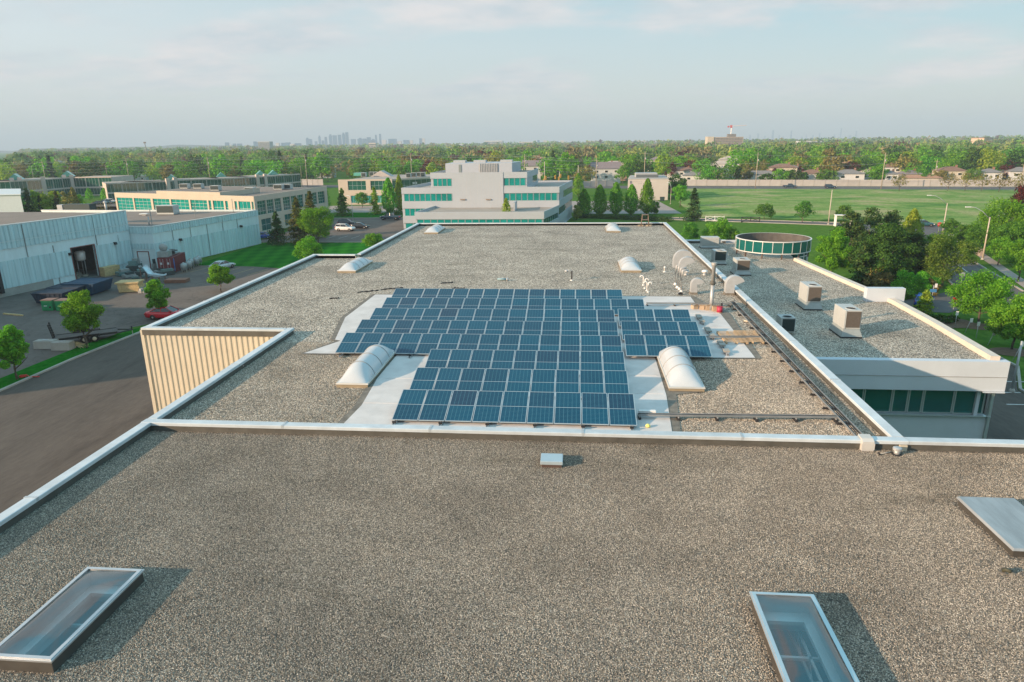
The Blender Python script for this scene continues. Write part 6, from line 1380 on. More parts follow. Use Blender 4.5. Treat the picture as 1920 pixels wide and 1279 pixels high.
x, y = at(1746, 567, 0); v = thing('blue_sign', 'small blue and white sign post by the site drive', 'sign', (x, y, 0)); MB().tube([(0, 0, 0), (0, 0, 2.2)], .04, 6).obj('post', GALV, v, True, False); MB().box(-.4, .4, -.06, -.04, 1.3, 1.7).obj('plate', M('sign_blue', (.05, .2, .4)), v, world=False); MB().box(.1, .4, -.06, -.04, 1.9, 2.4).obj('plate', WHITE, v, world=False)
x, y = at(1838, 477, .03); 
for i, (px, py) in enumerate(((1833, 478), (1838, 480))):
    x, y = at(px, py, .03); v = thing('utility_box', 'knee-high grey-brown utility box by the pavement, %s of two' % ('left' if i == 0 else 'right'), 'utility box', (x, y, .03), 0, 'utility boxes'); MB().box(-.25, .25, -.25, .25, 0, 1.2).obj('cabinet', M('box_tan', (.35, .28, .24)), v, world=False, bevel=.02); MB().box(-.3, .3, -.3, .3, 1.201, 1.26).obj('cap', CONC, v, world=False)
def gate(px0, px1, py, label, mat):
    a, b = at(px0, py, 0), at(px1, py, 0); L = hypot(b[0] - a[0], b[1] - a[1]); r = thing('field_gate', label, 'gate', (a[0], a[1], 0), atan2(b[1] - a[1], b[0] - a[0])); H = 1.25
    for k in range(3): MB().box(L * k / 2 - .08, L * k / 2 + .08, -.08, .08, 0, H + .1).obj('post', mat, r, world=False)
    for k in range(2):
        x0, x1 = L * k / 2 + .09, L * (k + 1) / 2 - .09
        for z in (.15, H - .12): MB().box(x0, x1, -.05, .05, z, z + .13).obj('rail', mat, r, world=False)
        MB().tube([(x0, -.02, .28), (x1, -.02, H - .13)], .05, 5).obj('brace', mat, r, world=False); MB().tube([(x0, .03, H - .13), (x1, .03, .28)], .05, 5).obj('brace', mat, r, world=False)
gate(1323, 1357, 415, 'white cross-braced wooden gate panel beside the side street', WHITE); gate(1390, 1424, 417, 'black cross-braced wooden gate panel beside the side street', BLACK)
x, y = at(1580, 424, 0); v = thing('bus_shelter', 'open-fronted white-framed shelter behind the dark pines', 'shelter', (x, y, 0)); h = 2.5
for sx in (-1.8, 1.8): MB().box(sx - .08, sx + .08, -.6, .6, 0, h).obj('side_wall', WHITE, v, world=False)
MB().box(-2, 2, -.8, .8, h + .001, h + .15).obj('roof', WHITE, v, world=False)
# utility poles, wires and signals
WOODP = M('pole_wood', (0.36, 0.30, 0.23), .85, 0, .12)
poles = []
def upole(px, ty, y, label, h=None, cross=True, r=.17):
    x = at_y(px, 330, y)[0]; H = hgt(px, ty, x, y) if h is None else h; v = thing('utility_pole', label, 'utility pole', (x, y, 0), 0, 'wooden utility poles')
    MB().tube([(0, 0, 0), (0, 0, H)], r, 8, True, r * .65).obj('pole', WOODP, v, True, False)
    if cross: MB().box(-1.1, 1.1, -.06, .06, H - 1.0, H - .88).obj('crossarm', WOODP, v, world=False); MB().lathe([(.22, H - 3.6), (.22, H - 2.7)], 10, (.35, 0)).obj('transformer', GALV, v, True, False)
    return (x, y, H)
P1 = [upole(-60, 303, 372, 'wooden utility pole just outside the left edge'), upole(84, 301, 358, 'leftmost wooden utility pole in view, before the pale trees'), upole(241, 297, 352, 'wooden utility pole above the dark conifer left of the beige office'), upole(393, 294, 345, 'wooden utility pole above the green gable roofs'), upole(575, 289, 338, 'wooden utility pole right of the glass office terrace'), upole(772, 287, 332, 'wooden utility pole behind the pink office roof plant'), upole(984, 289, 326, 'wooden utility pole behind the white office plant screen'), upole(1118, 297, 312, 'wooden utility pole between signals and concrete hall')]
P2 = [upole(1208, 284, 321, 'wooden utility pole directly behind the concrete hall'), upole(1418, 286, 303, 'pale leaning wooden utility pole at the meadow edge, centre right'), upole(1655, 286, 293, 'tall pale pole at the meadow edge left of the brown-roofed house'), upole(1753, 299, 318, 'leaning pole behind the noise wall'), upole(1917, 304, 285, 'pole at the far right edge by the dark maple')]
for px, ty, lab in ((62, 311, 'short slim pole left of the leftmost tall pole'), (201, 311, 'short slim pole above the green-glass terrace'), (565, 312, 'short pole with blue fitting beside the tall one')): upole(px, ty, 330, lab, None, False, .1)
WIRE = M('wire_pale', (0.32, 0.33, 0.32), .5, .3, .05)
def wires(P, lv):
    for k, (dz, sag) in enumerate(lv):
        mb = MB()
        for (x0, y0, h0), (x1, y1, h1) in zip(P[:-1], P[1:]):
            n = 8; mb.tube([(x0 + (x1 - x0) * i / n, y0 + (y1 - y0) * i / n + .4 * (k % 3 - 1), h0 - dz + (h1 - h0) * i / n - sag * 4 * (i / n) * (1 - i / n)) for i in range(n + 1)], .04, 3, False)
        tag(mb.obj('overhead_wire', WIRE), 'thin overhead wire sagging between the utility poles', 'wire', 'overhead wires')
wires(P1, [(.2, .8), (.9, .9), (.95, 1.1), (2.6, 1.0), (4.2, 1.2), (5.4, 1.4)])
wires(P2[:3], [(.9, .8), (4.2, 1.0)])
SIGY = M('signal_yellow', (0.60, 0.33, 0.04), .5, 0, .05)
for i, (px, ty, py, y, arm) in enumerate(((1021, 303, 338, 296, 4.5), (1084, 310, 340, 292, -4.0), (1049, 322, 338, 312, 0))):
    x = at_y(px, 330, y)[0]; h = hgt(px, ty, x, y); v = thing('traffic_signal', ['traffic signal mast nearest the white office, arm to the right', 'traffic signal mast before the slim tree, arm to the left', 'short traffic signal between the two masts'][i], 'traffic light', (x, y, 0), 0, 'traffic signals')
    MB().tube([(0, 0, 0), (0, 0, h)], .13, 8).obj('mast', POLEC, v, True, False)
    heads = [(-.3, 4.2), (0.45, 5.4)]
    if arm: MB().tube([(0, 0, 5.3), (arm, 0, 5.9)], .07, 6).obj('arm', GALV, v, True, False); heads.append((arm, 5.6))
    for hxx, hz in heads:
        hd = MB().box(hxx - .3, hxx + .3, -.3, -.05, hz - .75, hz + .75).obj('signal_head', SIGY, v, world=False)
        for k in range(3): MB().box(hxx - .13, hxx + .13, -.36, -.301, hz - .55 + k * .42, hz - .3 + k * .42).obj('lens', BLACK, hd, world=False)
# noise walls in panels between posts
NW = M('noise_wall', (0.36, 0.35, 0.335), .85, 0, .08, .5, rnd=.06)
def noise_wall(a, b, h, label, n):
    L = hypot(b[0] - a[0], b[1] - a[1]); rz = atan2(b[1] - a[1], b[0] - a[0]); r = thing('noise_wall', label, 'wall', (a[0], a[1], 0), rz); pw = L / n
    pm = MB().box(.13, pw - .13, -.07, .07, 0, h).mesh('wall_panel', NW); po = MB().box(-.13, .13, -.15, .15, 0, h + .12).mesh('wall_post', CONC)
    for k in range(n):
        for nm, me in (('wall_panel', pm), ('wall_post', po)):
            o = bpy.data.objects.new(nm, me); COL.objects.link(o); o.parent = r; o.location = (k * pw, 0, 0)
noise_wall((49.5, 322.5), (182, 299.5), 2.7, 'long pinkish noise wall in panels along the arterial road', 30)
x0 = at_y(565, 340, 352)[0]; noise_wall((x0, 352), (at_y(606, 340, 350)[0], 350), 3.0, 'short pale noise wall left of the pink office', 4)
noise_wall((at_y(1092, 340, 318)[0], 318), (at_y(1150, 340, 324)[0], 324), 2.6, 'short tan noise wall behind the clipped trees', 4)

# ================================================================== trees
LEAF = {
    'bright': leaf_material('leaf_bright', (0.062, 0.216, 0.020), (0.156, 0.414, 0.037), (0.235, 0.483, 0.054)),
    'yellow': leaf_material('leaf_yellow_green', (0.133, 0.233, 0.022), (0.296, 0.414, 0.054), (0.390, 0.483, 0.085)),
    'mid': leaf_material('leaf_mid_green', (0.046, 0.147, 0.022), (0.110, 0.276, 0.037), (0.156, 0.345, 0.048)),
    'dark': leaf_material('leaf_dark_green', (0.022, 0.069, 0.017), (0.055, 0.135, 0.026), (0.094, 0.190, 0.037), .2),
    'needle': leaf_material('needle', (0.019, 0.059, 0.020), (0.054, 0.114, 0.031), (0.110, 0.155, 0.043), .12),
    'rust': leaf_material('needle_rusty', (0.046, 0.078, 0.018), (0.133, 0.147, 0.037), (0.219, 0.172, 0.048), .15),
    'purple': leaf_material('leaf_purple', (0.046, 0.017, 0.015), (0.117, 0.038, 0.029), (0.156, 0.052, 0.037), .25),
    'olive': leaf_material('leaf_olive', (0.060, 0.140, 0.022), (0.150, 0.290, 0.050), (0.25, 0.37, 0.08)),
    'bud': leaf_material('leaf_budding', (0.133, 0.121, 0.043), (0.250, 0.224, 0.072), (0.312, 0.310, 0.097), .3),
}
BARK = M('bark', (0.085, 0.068, 0.052), .9, 0, .3, 5)
def quads(P, Nrm, size):
    n = len(P); Nrm = Nrm / np.linalg.norm(Nrm, axis=1, keepdims=True)
    r = rng.normal(size=(n, 3)); T = np.cross(Nrm, r); T /= np.linalg.norm(T, axis=1, keepdims=True); B = np.cross(Nrm, T)
    s = (size * rng.uniform(.55, 1.25, n))[:, None]; b = s * rng.uniform(.5, .9, n)[:, None]
    bend = Nrm * s * .25
    return np.stack([P - T * s * .5, P - B * b * .5 + bend * .3, P + T * s * .5, P + B * b * .5 + bend * .3], 1).reshape(-1, 3)
def blobs(n, C, R, leaf, inner=.45, spread=.5):
    C = np.array(C); R = np.array(R); w = (R[:, 0] * R[:, 2]); w = w / w.sum()
    k = rng.choice(len(C), n, p=w); d = rng.normal(size=(n, 3)); d /= np.linalg.norm(d, axis=1, keepdims=True)
    rad = (inner + (1 - inner) * rng.uniform(0, 1, n) ** .6)[:, None] * rng.uniform(.9, 1.12, (n, 1))
    P = C[k] + d * rad * R[k] + rng.normal(size=(n, 3)) * R[k] * .13
    return quads(P, d + rng.normal(size=(n, 3)) * spread + np.array([0, 0, .25]), leaf)
def crown(kind_, h, w, n, leaf, seed):
    global rng; keep = rng; rng = np.random.default_rng(seed); rr = rng
    R = w / 2
    if kind_ in ('maple', 'round', 'bush'):
        z0 = {'maple': .24, 'round': .14, 'bush': .02}[kind_] * h; zc = (z0 + h) / 2; hz = (h - z0) / 2
        C = [(0, 0, zc)]; RR = [(R * .60, R * .60, hz * .74)]
        for i in range(30 if kind_ != 'bush' else 16):
            a = rr.uniform(0, 2 * pi); t = rr.uniform(-.85, .9)
            prof = sqrt(max(.02, 1 - t * t)) * (1.0 - .34 * t if kind_ == 'maple' else 1.0)
            q = R * prof * rr.uniform(.45, .95); C.append((q * cos(a), q * sin(a), zc + t * hz * .90)); s = rr.uniform(.15, .34); RR.append((R * s, R * s, R * s * .85))
        v = blobs(n, C, RR, leaf, .45, .5 if n > 1000 else .3)
    elif kind_ == 'column':
        m = n; t = rr.uniform(0, 1, m) ** .9; prof = np.minimum(1, (t + .05) * 5) * (1 - t ** 2.6 * .88)
        a = rr.uniform(0, 2 * pi, m); lobe = 1 + .18 * np.sin(a * 5 + t * 9) + .10 * np.sin(a * 9 - t * 23)
        q = R * prof * lobe * (.45 + .55 * rr.uniform(0, 1, m) ** .5); P = np.stack([q * np.cos(a), q * np.sin(a), h * (.05 + .95 * t)], 1)
        v = quads(P, np.stack([np.cos(a), np.sin(a), 0 * a + .3], 1) + rr.normal(size=(m, 3)) * .5, leaf)
    elif kind_ == 'spruce':
        nb = int(h * 11); per = max(4, n // nb); Ps = []; Ns = []
        for i in range(nb):
            t = (i + rr.uniform(0, 1)) / nb; L = R * (1 - t) ** .85 * rr.uniform(.72, 1.1) + .1; a = rr.uniform(0, 2 * pi); z = h * (.06 + .93 * t)
            s = rr.uniform(.12, 1, per) ** .75; wd = (.13 * L + .08)
            off = rr.normal(size=(per, 3)) * np.array([wd, wd, wd * .45])
            Ps.append(np.stack([cos(a) * L * s, sin(a) * L * s, z - L * .34 * s + .10 * L * s * s], 1) + off); Ns.append(np.tile([cos(a) * .5, sin(a) * .5, .8], (per, 1)) + rr.normal(size=(per, 3)) * .5)
        v = quads(np.concatenate(Ps), np.concatenate(Ns), leaf)
    else:  # pine: irregular tufted clumps on spreading limbs
        C = []; RR = []
        for i in range(60):
            t = rr.uniform(.06, 1); a = rr.uniform(0, 2 * pi); prof = (1 - abs(t - .42) ** 1.6 * 1.9); q = R * max(.12, prof) * rr.uniform(.25, .95)
            C.append((q * cos(a), q * sin(a), h * t)); s = rr.uniform(.15, .27); RR.append((R * s * 1.15, R * s * 1.15, R * s * .7))
        v = blobs(n, C, RR, leaf, .3)
    rng = keep
    return v
def trunk_mb(kind_, h, w, seed):
    rr = random.Random(seed); m = MB(); r0 = .018 * h + .035
    if kind_ == 'bush': r0 *= .6
    top = h * {'spruce': .95, 'column': .85, 'bush': .5}.get(kind_, .62)
    k = 6; pts = [(rr.uniform(-.02, .02) * h * (i > 0), rr.uniform(-.02, .02) * h * (i > 0), top * i / k - .05) for i in range(k + 1)]
    m.tube(pts, r0, 8, True, r0 * .3)
    if kind_ not in ('spruce',):
        for i in range(6):
            t = rr.uniform(.35, .9); a = rr.uniform(0, 2 * pi); L = w * .42 * (.4 if kind_ == 'column' else 1); b = Vector(pts[min(k, int(t * k))])
            m.tube([b, b + Vector((cos(a) * L * .5, sin(a) * L * .5, h * .10)), b + Vector((cos(a) * L * .9, sin(a) * L * .9, h * .2))], r0 * .42, 5, False, r0 * .12)
    return m
NAMES = {'maple': 'broadleaf_tree', 'round': 'broadleaf_tree', 'bush': 'shrub', 'column': 'columnar_tree', 'spruce': 'spruce_tree', 'pine': 'pine_tree'}
CATS = {'bush': 'shrub'}
SEED = [100]
def tree(x, y, kind_, h, w, colour, label, n=2500, leaf=.3, z=0.0, group=None, rz=None):
    SEED[0] += 1; s = SEED[0]
    if n >= 2500 and kind_ in ('maple', 'round', 'bush', 'pine'): n, leaf = int(n * 1.7), leaf * .74
    r = thing(NAMES[kind_], label, CATS.get(kind_, 'tree'), (x, y, z), random.uniform(0, 6.28) if rz is None else rz, group)
    trunk_mb(kind_, h, w, s).obj('trunk', BARK, r, True, False)
    o = bpy.data.objects.new('crown', fast_mesh('crown', crown(kind_, h, w, n, leaf, s), 4, LEAF[colour])); COL.objects.link(o); o.parent = r
    return r
def tpx(bx, by, ty, x0, x1, kind_, colour, label, n=2500, leaf=.3, group=None, back=0.0):
    """tree whose trunk foot is seen at pixel bx,by, top at ty and crown between x0 and x1"""
    x, y = at(bx, by, 0)
    if back: k = 1 + back / hypot(x, y); x, y = x * k, y * k
    h = hgt(bx, ty, x, y); dep = y; w = (x1 - x0) * dep / F_PX * 1.04
    return tree(x, y, kind_, h, w, colour, label, n, leaf, 0, group)
# left yard
tpx(33, 712, 608, -2, 68, 'maple', 'bright', 'young maple nearest the left edge, on the grass verge', 5200, .30)
tpx(163, 653, 541, 112, 194, 'maple', 'bright', 'young maple on the verge hiding the flatbed trailer wheel', 7000, .28)
tpx(303, 597, 522, 273, 320, 'maple', 'bright', 'young egg-shaped maple standing over the red sedan', 4200, .29)
tpx(415, 547, 497, 393, 443, 'maple', 'bright', 'young maple rising behind the left parapet, by the lawn corner', 3600, .32)
tpx(583, 497, 442, 555, 612, 'maple', 'bright', 'bushy bright green tree behind the parapet step, before the lawn', 4200, .32)
tpx(703, 470, 438, 682, 724, 'maple', 'bright', 'low bright tree top just above the left far parapet', 2600, .34)
tpx(522, 458, 396, 503, 540, 'spruce', 'needle', 'dark blue-green spruce at the corner of the pale warehouse', 5200, .34)
tpx(562, 457, 370, 536, 588, 'spruce', 'rust', 'tall rusty-green spruce right of the dark warehouse-corner spruce', 6000, .38)
tpx(588, 446, 357, 566, 612, 'spruce', 'rust', 'rusty-green spruce top behind the big round lawn tree', 5200, .38)
tpx(598, 458, 388, 560, 628, 'round', 'bright', 'big rounded bright tree beside the striped lawn and car park', 6500, .36)
tpx(644, 405, 353, 626, 661, 'spruce', 'mid', 'soft green conical tree on its island in the central car park', 2600, .5)
tpx(680, 389, 361, 664, 692, 'maple', 'mid', 'small spreading tree on the median lawn left of the yellowish one', 1600, .42)
tpx(704, 402, 350, 689, 716, 'spruce', 'yellow', 'yellow-green conical tree in the central car park', 2400, .48)
tpx(731, 400, 334, 718, 746, 'column', 'bright', 'tall columnar tree beside the pickup, left of the white office', 3200, .5)
tpx(751, 398, 328, 743, 762, 'column', 'yellow', 'slim columnar tree against the white office corner', 2400, .5)
tpx(612, 395, 350, 603, 622, 'column', 'mid', 'thin light tree between beige and pink offices', 1200, .45)
tpx(950, 440, 372, 938, 962, 'column', 'yellow', 'thin pale poplar in front of the white office annex', 1800, .34)
tpx(810, 436, 399, 804, 816, 'column', 'bright', 'wispy little tree before the annex windows at left', 500, .3)
x, y = at(745, 405, 0); 
# behind the warehouse
for i, (px, ty, w_, k_, c_, lab) in enumerate(((53, 353, 30, 'spruce', 'needle', 'broad dark spruce behind the warehouse roof, leftmost of the clump'), (40, 362, 18, 'bush', 'bright', 'light bush left of the broad dark spruce behind the warehouse'), (75, 367, 16, 'spruce', 'needle', 'small dark spruce right of the broad one behind the warehouse'), (68, 352, 22, 'round', 'yellow', 'yellow-green tree just behind the small dark spruce'), (88, 353, 26, 'round', 'yellow', 'yellow-green tree in the middle of the clump behind the warehouse'), (96, 373, 16, 'spruce', 'needle', 'low dark conifer tip at the warehouse roof edge'), (107, 358, 24, 'spruce', 'rust', 'brownish conifer in the clump behind the warehouse'), (105, 356, 30, 'round', 'yellow', 'tall yellow-green tree right in the clump behind the warehouse'), (128, 355, 26, 'round', 'bud', 'budding brownish tree near the right of the clump'), (140, 352, 20, 'column', 'bud', 'thin budding tree above the clump behind the warehouse'), (151, 362, 24, 'round', 'bright', 'rounded bright tree at the right end of the clump'), (15, 353, 34, 'bush', 'bud', 'brown-green shrubs above the blue shed roof'))):
    yy = 172 + (i % 4) * 5; x = at_y(px, 380, yy)[0]; h = hgt(px, ty, x, yy); tree(x, yy, k_, h, w_ * yy / F_PX * 1.1, c_, lab, 1500, .55)
for i, (px, lab) in enumerate(((166, 'small columnar tree against the far glass office, left one'), (195, 'small columnar tree against the far glass office, right one'))):
    yy = 262; x = at_y(px, 360, yy)[0]; tree(x, yy, 'column', 4.6, 3.0, 'bright', lab, 700, .5)
for i, (px, lab) in enumerate(((178, 'leafless reddish tree in the far lot, left one'), (195, 'leafless reddish tree in the far lot, right one'))):
    yy = 200; x = at_y(px, 375, yy)[0]; tree(x, yy, 'round', 4.2, 4.6, 'bud', lab, 170, .3)
# clipped trees, hedge and conifers in the centre right
for i, (bx, by, ty) in enumerate(((1095, 408, 355), (1124, 404, 347), (1154, 404, 342), (1183, 403, 346), (1212, 403, 335))):
    tpx(bx, by, ty, bx - 13.5, bx + 13.5, 'column', 'bright', 'clipped columnar tree behind the hedge, %s of five' % ORD[i], 4200, .42, 'clipped columnar trees')
tpx(1081, 412, 384, 1070, 1092, 'bush', 'yellow', 'yellow-green bush at the right corner of the white office', 1600, .35)
tpx(1084, 368, 325, 1075, 1096, 'column', 'bright', 'slim dark-green columnar tree by the traffic signals', 1500, .5)
tpx(1226, 402, 376, 1216, 1238, 'bush', 'mid', 'loose green bush right of the last clipped tree', 1400, .4)
tpx(1275, 388, 346, 1258, 1290, 'maple', 'bright', 'light green tree left of the dark spruce by the meadow', 2800, .45); tpx(1268, 372, 325, 1250, 1286, 'round', 'dark', 'dense dark tree at the right end of the concrete hall', 2600, .6)
tpx(1299, 414, 352, 1283, 1316, 'spruce', 'needle', 'dark blue-green spruce at the near meadow corner', 5600, .40)
hd = thing('hedge', 'long clipped dark hedge at the foot of the columnar trees', 'hedge', (12, 186, 0)); C = []; RR = []
a, b = at(1080, 408, 0), at(1256, 415.5, 0)
for i in range(40): t = i / 39; C.append((a[0] + (b[0] - a[0]) * t - 12, a[1] + (b[1] - a[1]) * t - 186, .6)); RR.append((.8, .8, .75))
o = bpy.data.objects.new('foliage', fast_mesh('foliage', blobs(6000, C, RR, .3, .6), 4, LEAF['dark'])); COL.objects.link(o); o.parent = hd; o['kind'] = 'stuff'
tree(at(740, 403, 0)[0], at(740, 403, 0)[1], 'bush', 1.6, 7, 'dark', 'low dark clipped shrub beside the pickup', 900, .35)
for bx, by, ty, x0, x1, lab in ((1504, 418, 375, 1488, 1520, 'round dark-leaved small tree by the side street, middle one'), (1432, 411, 382, 1415, 1450, 'round small tree above the black gate'), (1581, 414, 385, 1565, 1597, 'round small tree above the white shelter'), (1445, 409, 384, 1440, 1448, 'thin sapling beside the round tree above the black gate')): tpx(bx, by, ty, x0, x1, 'maple' if x1 - x0 > 10 else 'column', 'mid', lab, 1800 if x1 - x0 > 10 else 300, .36)
tpx(1292, 462, 417, 1274, 1311, 'maple', 'mid', 'leafy tree just beyond the right far corner of the gravel roof', 3000, .34); tpx(1347, 462, 410, 1320, 1372, 'round', 'bright', 'broad bright tree behind the wide cream roof unit', 4200, .34); tpx(1374, 462, 428, 1362, 1386, 'maple', 'bright', 'small bright tree left of the glass drum', 1500, .34)
# right-hand grove
tpx(1557, 522, 428, 1528, 1590, 'round', 'bright', 'vivid green tree immediately right of the glass drum', 9500, .30)
tpx(1588, 500, 402, 1550, 1622, 'pine', 'needle', 'dark pine behind the vivid green tree', 4200, .42); tpx(1622, 490, 392, 1590, 1660, 'pine', 'needle', 'taller dark pine in the middle of the back grove', 4200, .42); tpx(1662, 484, 396, 1636, 1692, 'pine', 'needle', 'dark pine at the right of the back grove', 3600, .42)
tpx(1650, 530, 428, 1592, 1708, 'pine', 'dark', 'large spreading dark pine at the front of the grove', 11000, .38); tpx(1700, 520, 440, 1660, 1732, 'pine', 'needle', 'second spreading pine right behind the large front pine', 7000, .38); tpx(1612, 532, 452, 1592, 1640, 'spruce', 'needle', 'dark bluish spruce left in front of the large pine', 4200, .34)
tpx(1703, 476, 392, 1683, 1724, 'column', 'yellow', 'golden weeping tree standing above the grove', 3600, .36)
tpx(1737, 520, 438, 1715, 1766, 'round', 'mid', 'mid-green tree between the golden weeping tree and the street', 3600, .34); tpx(1766, 536, 438, 1722, 1812, 'round', 'olive', 'broad olive-yellow tree overhanging the street', 7500, .32)
tpx(1712, 552, 508, 1678, 1746, 'bush', 'bright', 'rounded light green shrub in front of the grove', 4200, .28); tpx(1745, 556, 522, 1732, 1760, 'bush', 'bud', 'reddish feathery shrub right of the rounded light shrub', 900, .3); tpx(1690, 558, 540, 1674, 1722, 'bush', 'mid', 'low green edging shrub before the light shrub', 1800, .25)
tpx(1640, 536, 500, 1610, 1668, 'bush', 'bud', 'tangled olive undergrowth beneath the large pine', 2200, .3)
tpx(1730, 594, 543, 1712, 1750, 'spruce', 'yellow', 'young yellowish conifer by the site drive', 3200, .22)
tpx(1835, 606, 512, 1787, 1886, 'round', 'bright', 'large bright street tree with clear trunk near the leaning signs', 9500, .27); tpx(1897, 655, 552, 1856, 1942, 'round', 'bright', 'large street tree at the right edge, nearest on the lawn', 8500, .27)
tpx(1868, 468, 376, 1818, 1912, 'round', 'bright', 'big bright green bush-tree beyond the second street lamp', 7000, .42); tpx(1912, 446, 342, 1880, 1945, 'round', 'purple', 'dark brown-purple maple at the right edge of the meadow', 4500, .5); tpx(1890, 492, 412, 1850, 1925, 'round', 'mid', 'dense green thicket tree at the right, behind the pavement', 5200, .38)
tpx(1780, 449, 410, 1769, 1800, 'maple', 'mid', 'small tree just right of the junction lamp', 1800, .34); tpx(1805, 462, 418, 1790, 1822, 'bush', 'mid', 'leafy thicket right of the small junction tree', 2200, .38); tpx(1832, 476, 418, 1808, 1856, 'maple', 'mid', 'slender tree between the two utility boxes and thicket', 3000, .36)
tpx(1871, 498, 444, 1852, 1896, 'maple', 'bright', 'leaning young street tree beyond the pavement', 2600, .3); tpx(1908, 528, 446, 1884, 1936, 'maple', 'bright', 'young street tree at the right edge of the pavement', 3600, .3)
for i, (px, py) in enumerate(((1752, 603), (1762, 600), (1775, 606), (1786, 603), (1743, 600))):
    x, y = at(px, py, 0); tree(x, y, 'bush', .7, 1.3, 'dark', 'small dark clipped shrub in the mulch bed by the signs, %s' % ['second from left', 'middle', 'fourth from left', 'rightmost', 'leftmost'][i], 260, .2, 0, 'small clipped shrubs')
for kz, (px, py, rx) in enumerate(((1835, 612, 2.0), (1897, 660, 2.0), (1762, 604, 3.6))):
    x, y = at(px, py, 0); sheet('mulch_bed', [(x + rx * cos(k * pi / 8), y + rx * .75 * sin(k * pi / 8)) for k in range(16)], .010 + .006 * kz, DIRT)
# street trees standing against the noise wall on the right
for i, px in enumerate((1688, 1779, 1811, 1842, 1875, 1905)):
    yy = 283 - i * 2.4; x = at_y(px, 345, yy)[0]; tree(x, yy, 'maple', 7.0, 6.5, 'bud', 'thin-leaved street tree before the noise wall, %s of six' % ORD[i], 420, .5, 0, 'street trees before the noise wall')

# ================================================================== houses of the suburb
HOUSES = []
def house(px, y, w, d, ev, roof, wall, label, pitch=.36, hip=True, rz=None):
    x = at_y(px, 330, y)[0]; h = max(2.6, hgt(px, ev, x, y - d / 2)); HOUSES.append((x, y, max(w, d) * .62)); v = thing('house', label, 'house', (x, y, 0), (-.17 if px > 1150 else .05) if rz is None else rz)
    MB().box(-w / 2, w / 2, -d / 2, d / 2, 0, h).obj('wall', wall, v, world=False)
    rise = d / 2 * pitch; ov = .5; ins = d * .45 if hip else 0
    R_ = MB().add([(-w / 2 - ov, -d / 2 - ov, h - .1), (w / 2 + ov, -d / 2 - ov, h - .1), (w / 2 + ov, d / 2 + ov, h - .1), (-w / 2 - ov, d / 2 + ov, h - .1), (-w / 2 - ov * (not hip) + ins, 0, h + rise), (w / 2 + ov * (not hip) - ins, 0, h + rise)], [(0, 1, 5, 4), (1, 2, 5), (2, 3, 4, 5), (3, 0, 4), (0, 3, 2, 1)]).obj('roof', roof, v, world=False)
    MB().box(w * .2, w * .2 + .7, .3, 1.0, h + rise * .3, h + rise + .6).obj('chimney', M('chimney_brick', (0.25, 0.14, 0.10)), R_, world=False)
    n = max(2, int(w / 4))
    for zz in ([h - 2.0] if h < 5.2 else [h - 2.0, h - 4.6]):
        for k in range(n):
            xx = -w / 2 + w * (k + .5) / n; f = MB().box(xx - .8, xx + .8, -d / 2 - .05, -d / 2 - .002, zz, zz + 1.15).obj('window', WHITE, v, world=False)
            MB().box(xx - .7, xx + .7, -d / 2 - .07, -d / 2 - .051, zz + .1, zz + 1.05).obj('pane', CARGL, f, world=False)
RG = M('shingle_grey', (0.19, 0.18, 0.175), .9, 0, .15, 1.5); RBR = M('shingle_brown', (0.20, 0.115, 0.08), .9, 0, .15, 1.5); ROR = M('shingle_orange', (0.33, 0.19, 0.12), .9, 0, .12, 1.5); RPU = M('shingle_mauve', (0.20, 0.165, 0.17), .9, 0, .12, 1.5); RPA = M('shingle_pale', (0.42, 0.36, 0.31), .9, 0, .1, 1.5)
WH = M('house_white', (0.52, 0.53, 0.54), .7, 0, .04); WC = M('house_cream', (0.48, 0.44, 0.37), .7, 0, .05); WBK = M('house_brick', (0.33, 0.22, 0.16), .8, 0, .1)
house(1303, 342, 11, 8, 329, RG, WH, 'white bungalow with pale grey hip roof, leftmost behind the noise wall')
house(1278, 362, 14, 9, 320, RBR, WH, 'house with brown roof above the right end of the concrete hall')
house(1338, 350, 8, 8, 326, ROR, WBK, 'small house with orange-brown roof between two round green trees')
house(1424, 335, 15, 8, 326.5, RG, WH, 'white low-roofed house beside the pale leaning pole')
house(1445, 350, 7, 8, 324, RG, WH, 'narrow white house just right of the pale leaning pole')
house(1521, 326, 10, 9, 325.5, RBR, WH, 'white house with dark brown roof, left of the long grey-roofed one')
house(1590, 322, 11.5, 9, 325.5, RG, WH, 'long white house with dark grey hip roof')
house(1623, 330, 6, 8, 324, RPA, WH, 'white house with pale roof right of the long grey-roofed house')
house(1668, 318, 5, 7, 326, RG, WH, 'small white house right of the tall pale pole')
house(1668, 345, 8, 9, 313, RBR, WH, 'tall white house with red-brown roof behind the tall pale pole')
house(1704, 330, 9, 9, 326, RPU, WC, 'house with mauve-grey roof right of the tall pale pole')
house(1727, 315, 15, 6, 333.5, ROR, WC, 'low building with long tan roof just over the noise wall')
house(1779, 322, 11, 9, 320, RBR, WC, 'cream house with wide brown roof above the dark street trees')
house(1852, 314, 8, 8, 323, RG, WH, 'white house half hidden by street trees at right')
house(1908, 314, 9, 9, 321, RG, WH, 'house with grey roof at the far right edge')
house(1358, 392, 15, 9, 307, RPA, WH, 'long house with pale pinkish roof in the second row')
house(1378, 440, 20, 10, 299, RPA, WC, 'wide pale-roofed house farther back among purple trees')
house(1466, 345, 12, 9, 314, RBR, WC, 'house with red-brown roof in the second row, left')
house(1487, 352, 7, 8, 316, RG, WH, 'pale house just right of the red-brown roof in the second row')
house(1562, 385, 9, 9, 299, RPA, WC, 'pale grey roof showing between tree crowns, centre right')
house(1578, 360, 11, 9, 311, ROR, WBK, 'orange-roofed brick house left of the big purple tree')
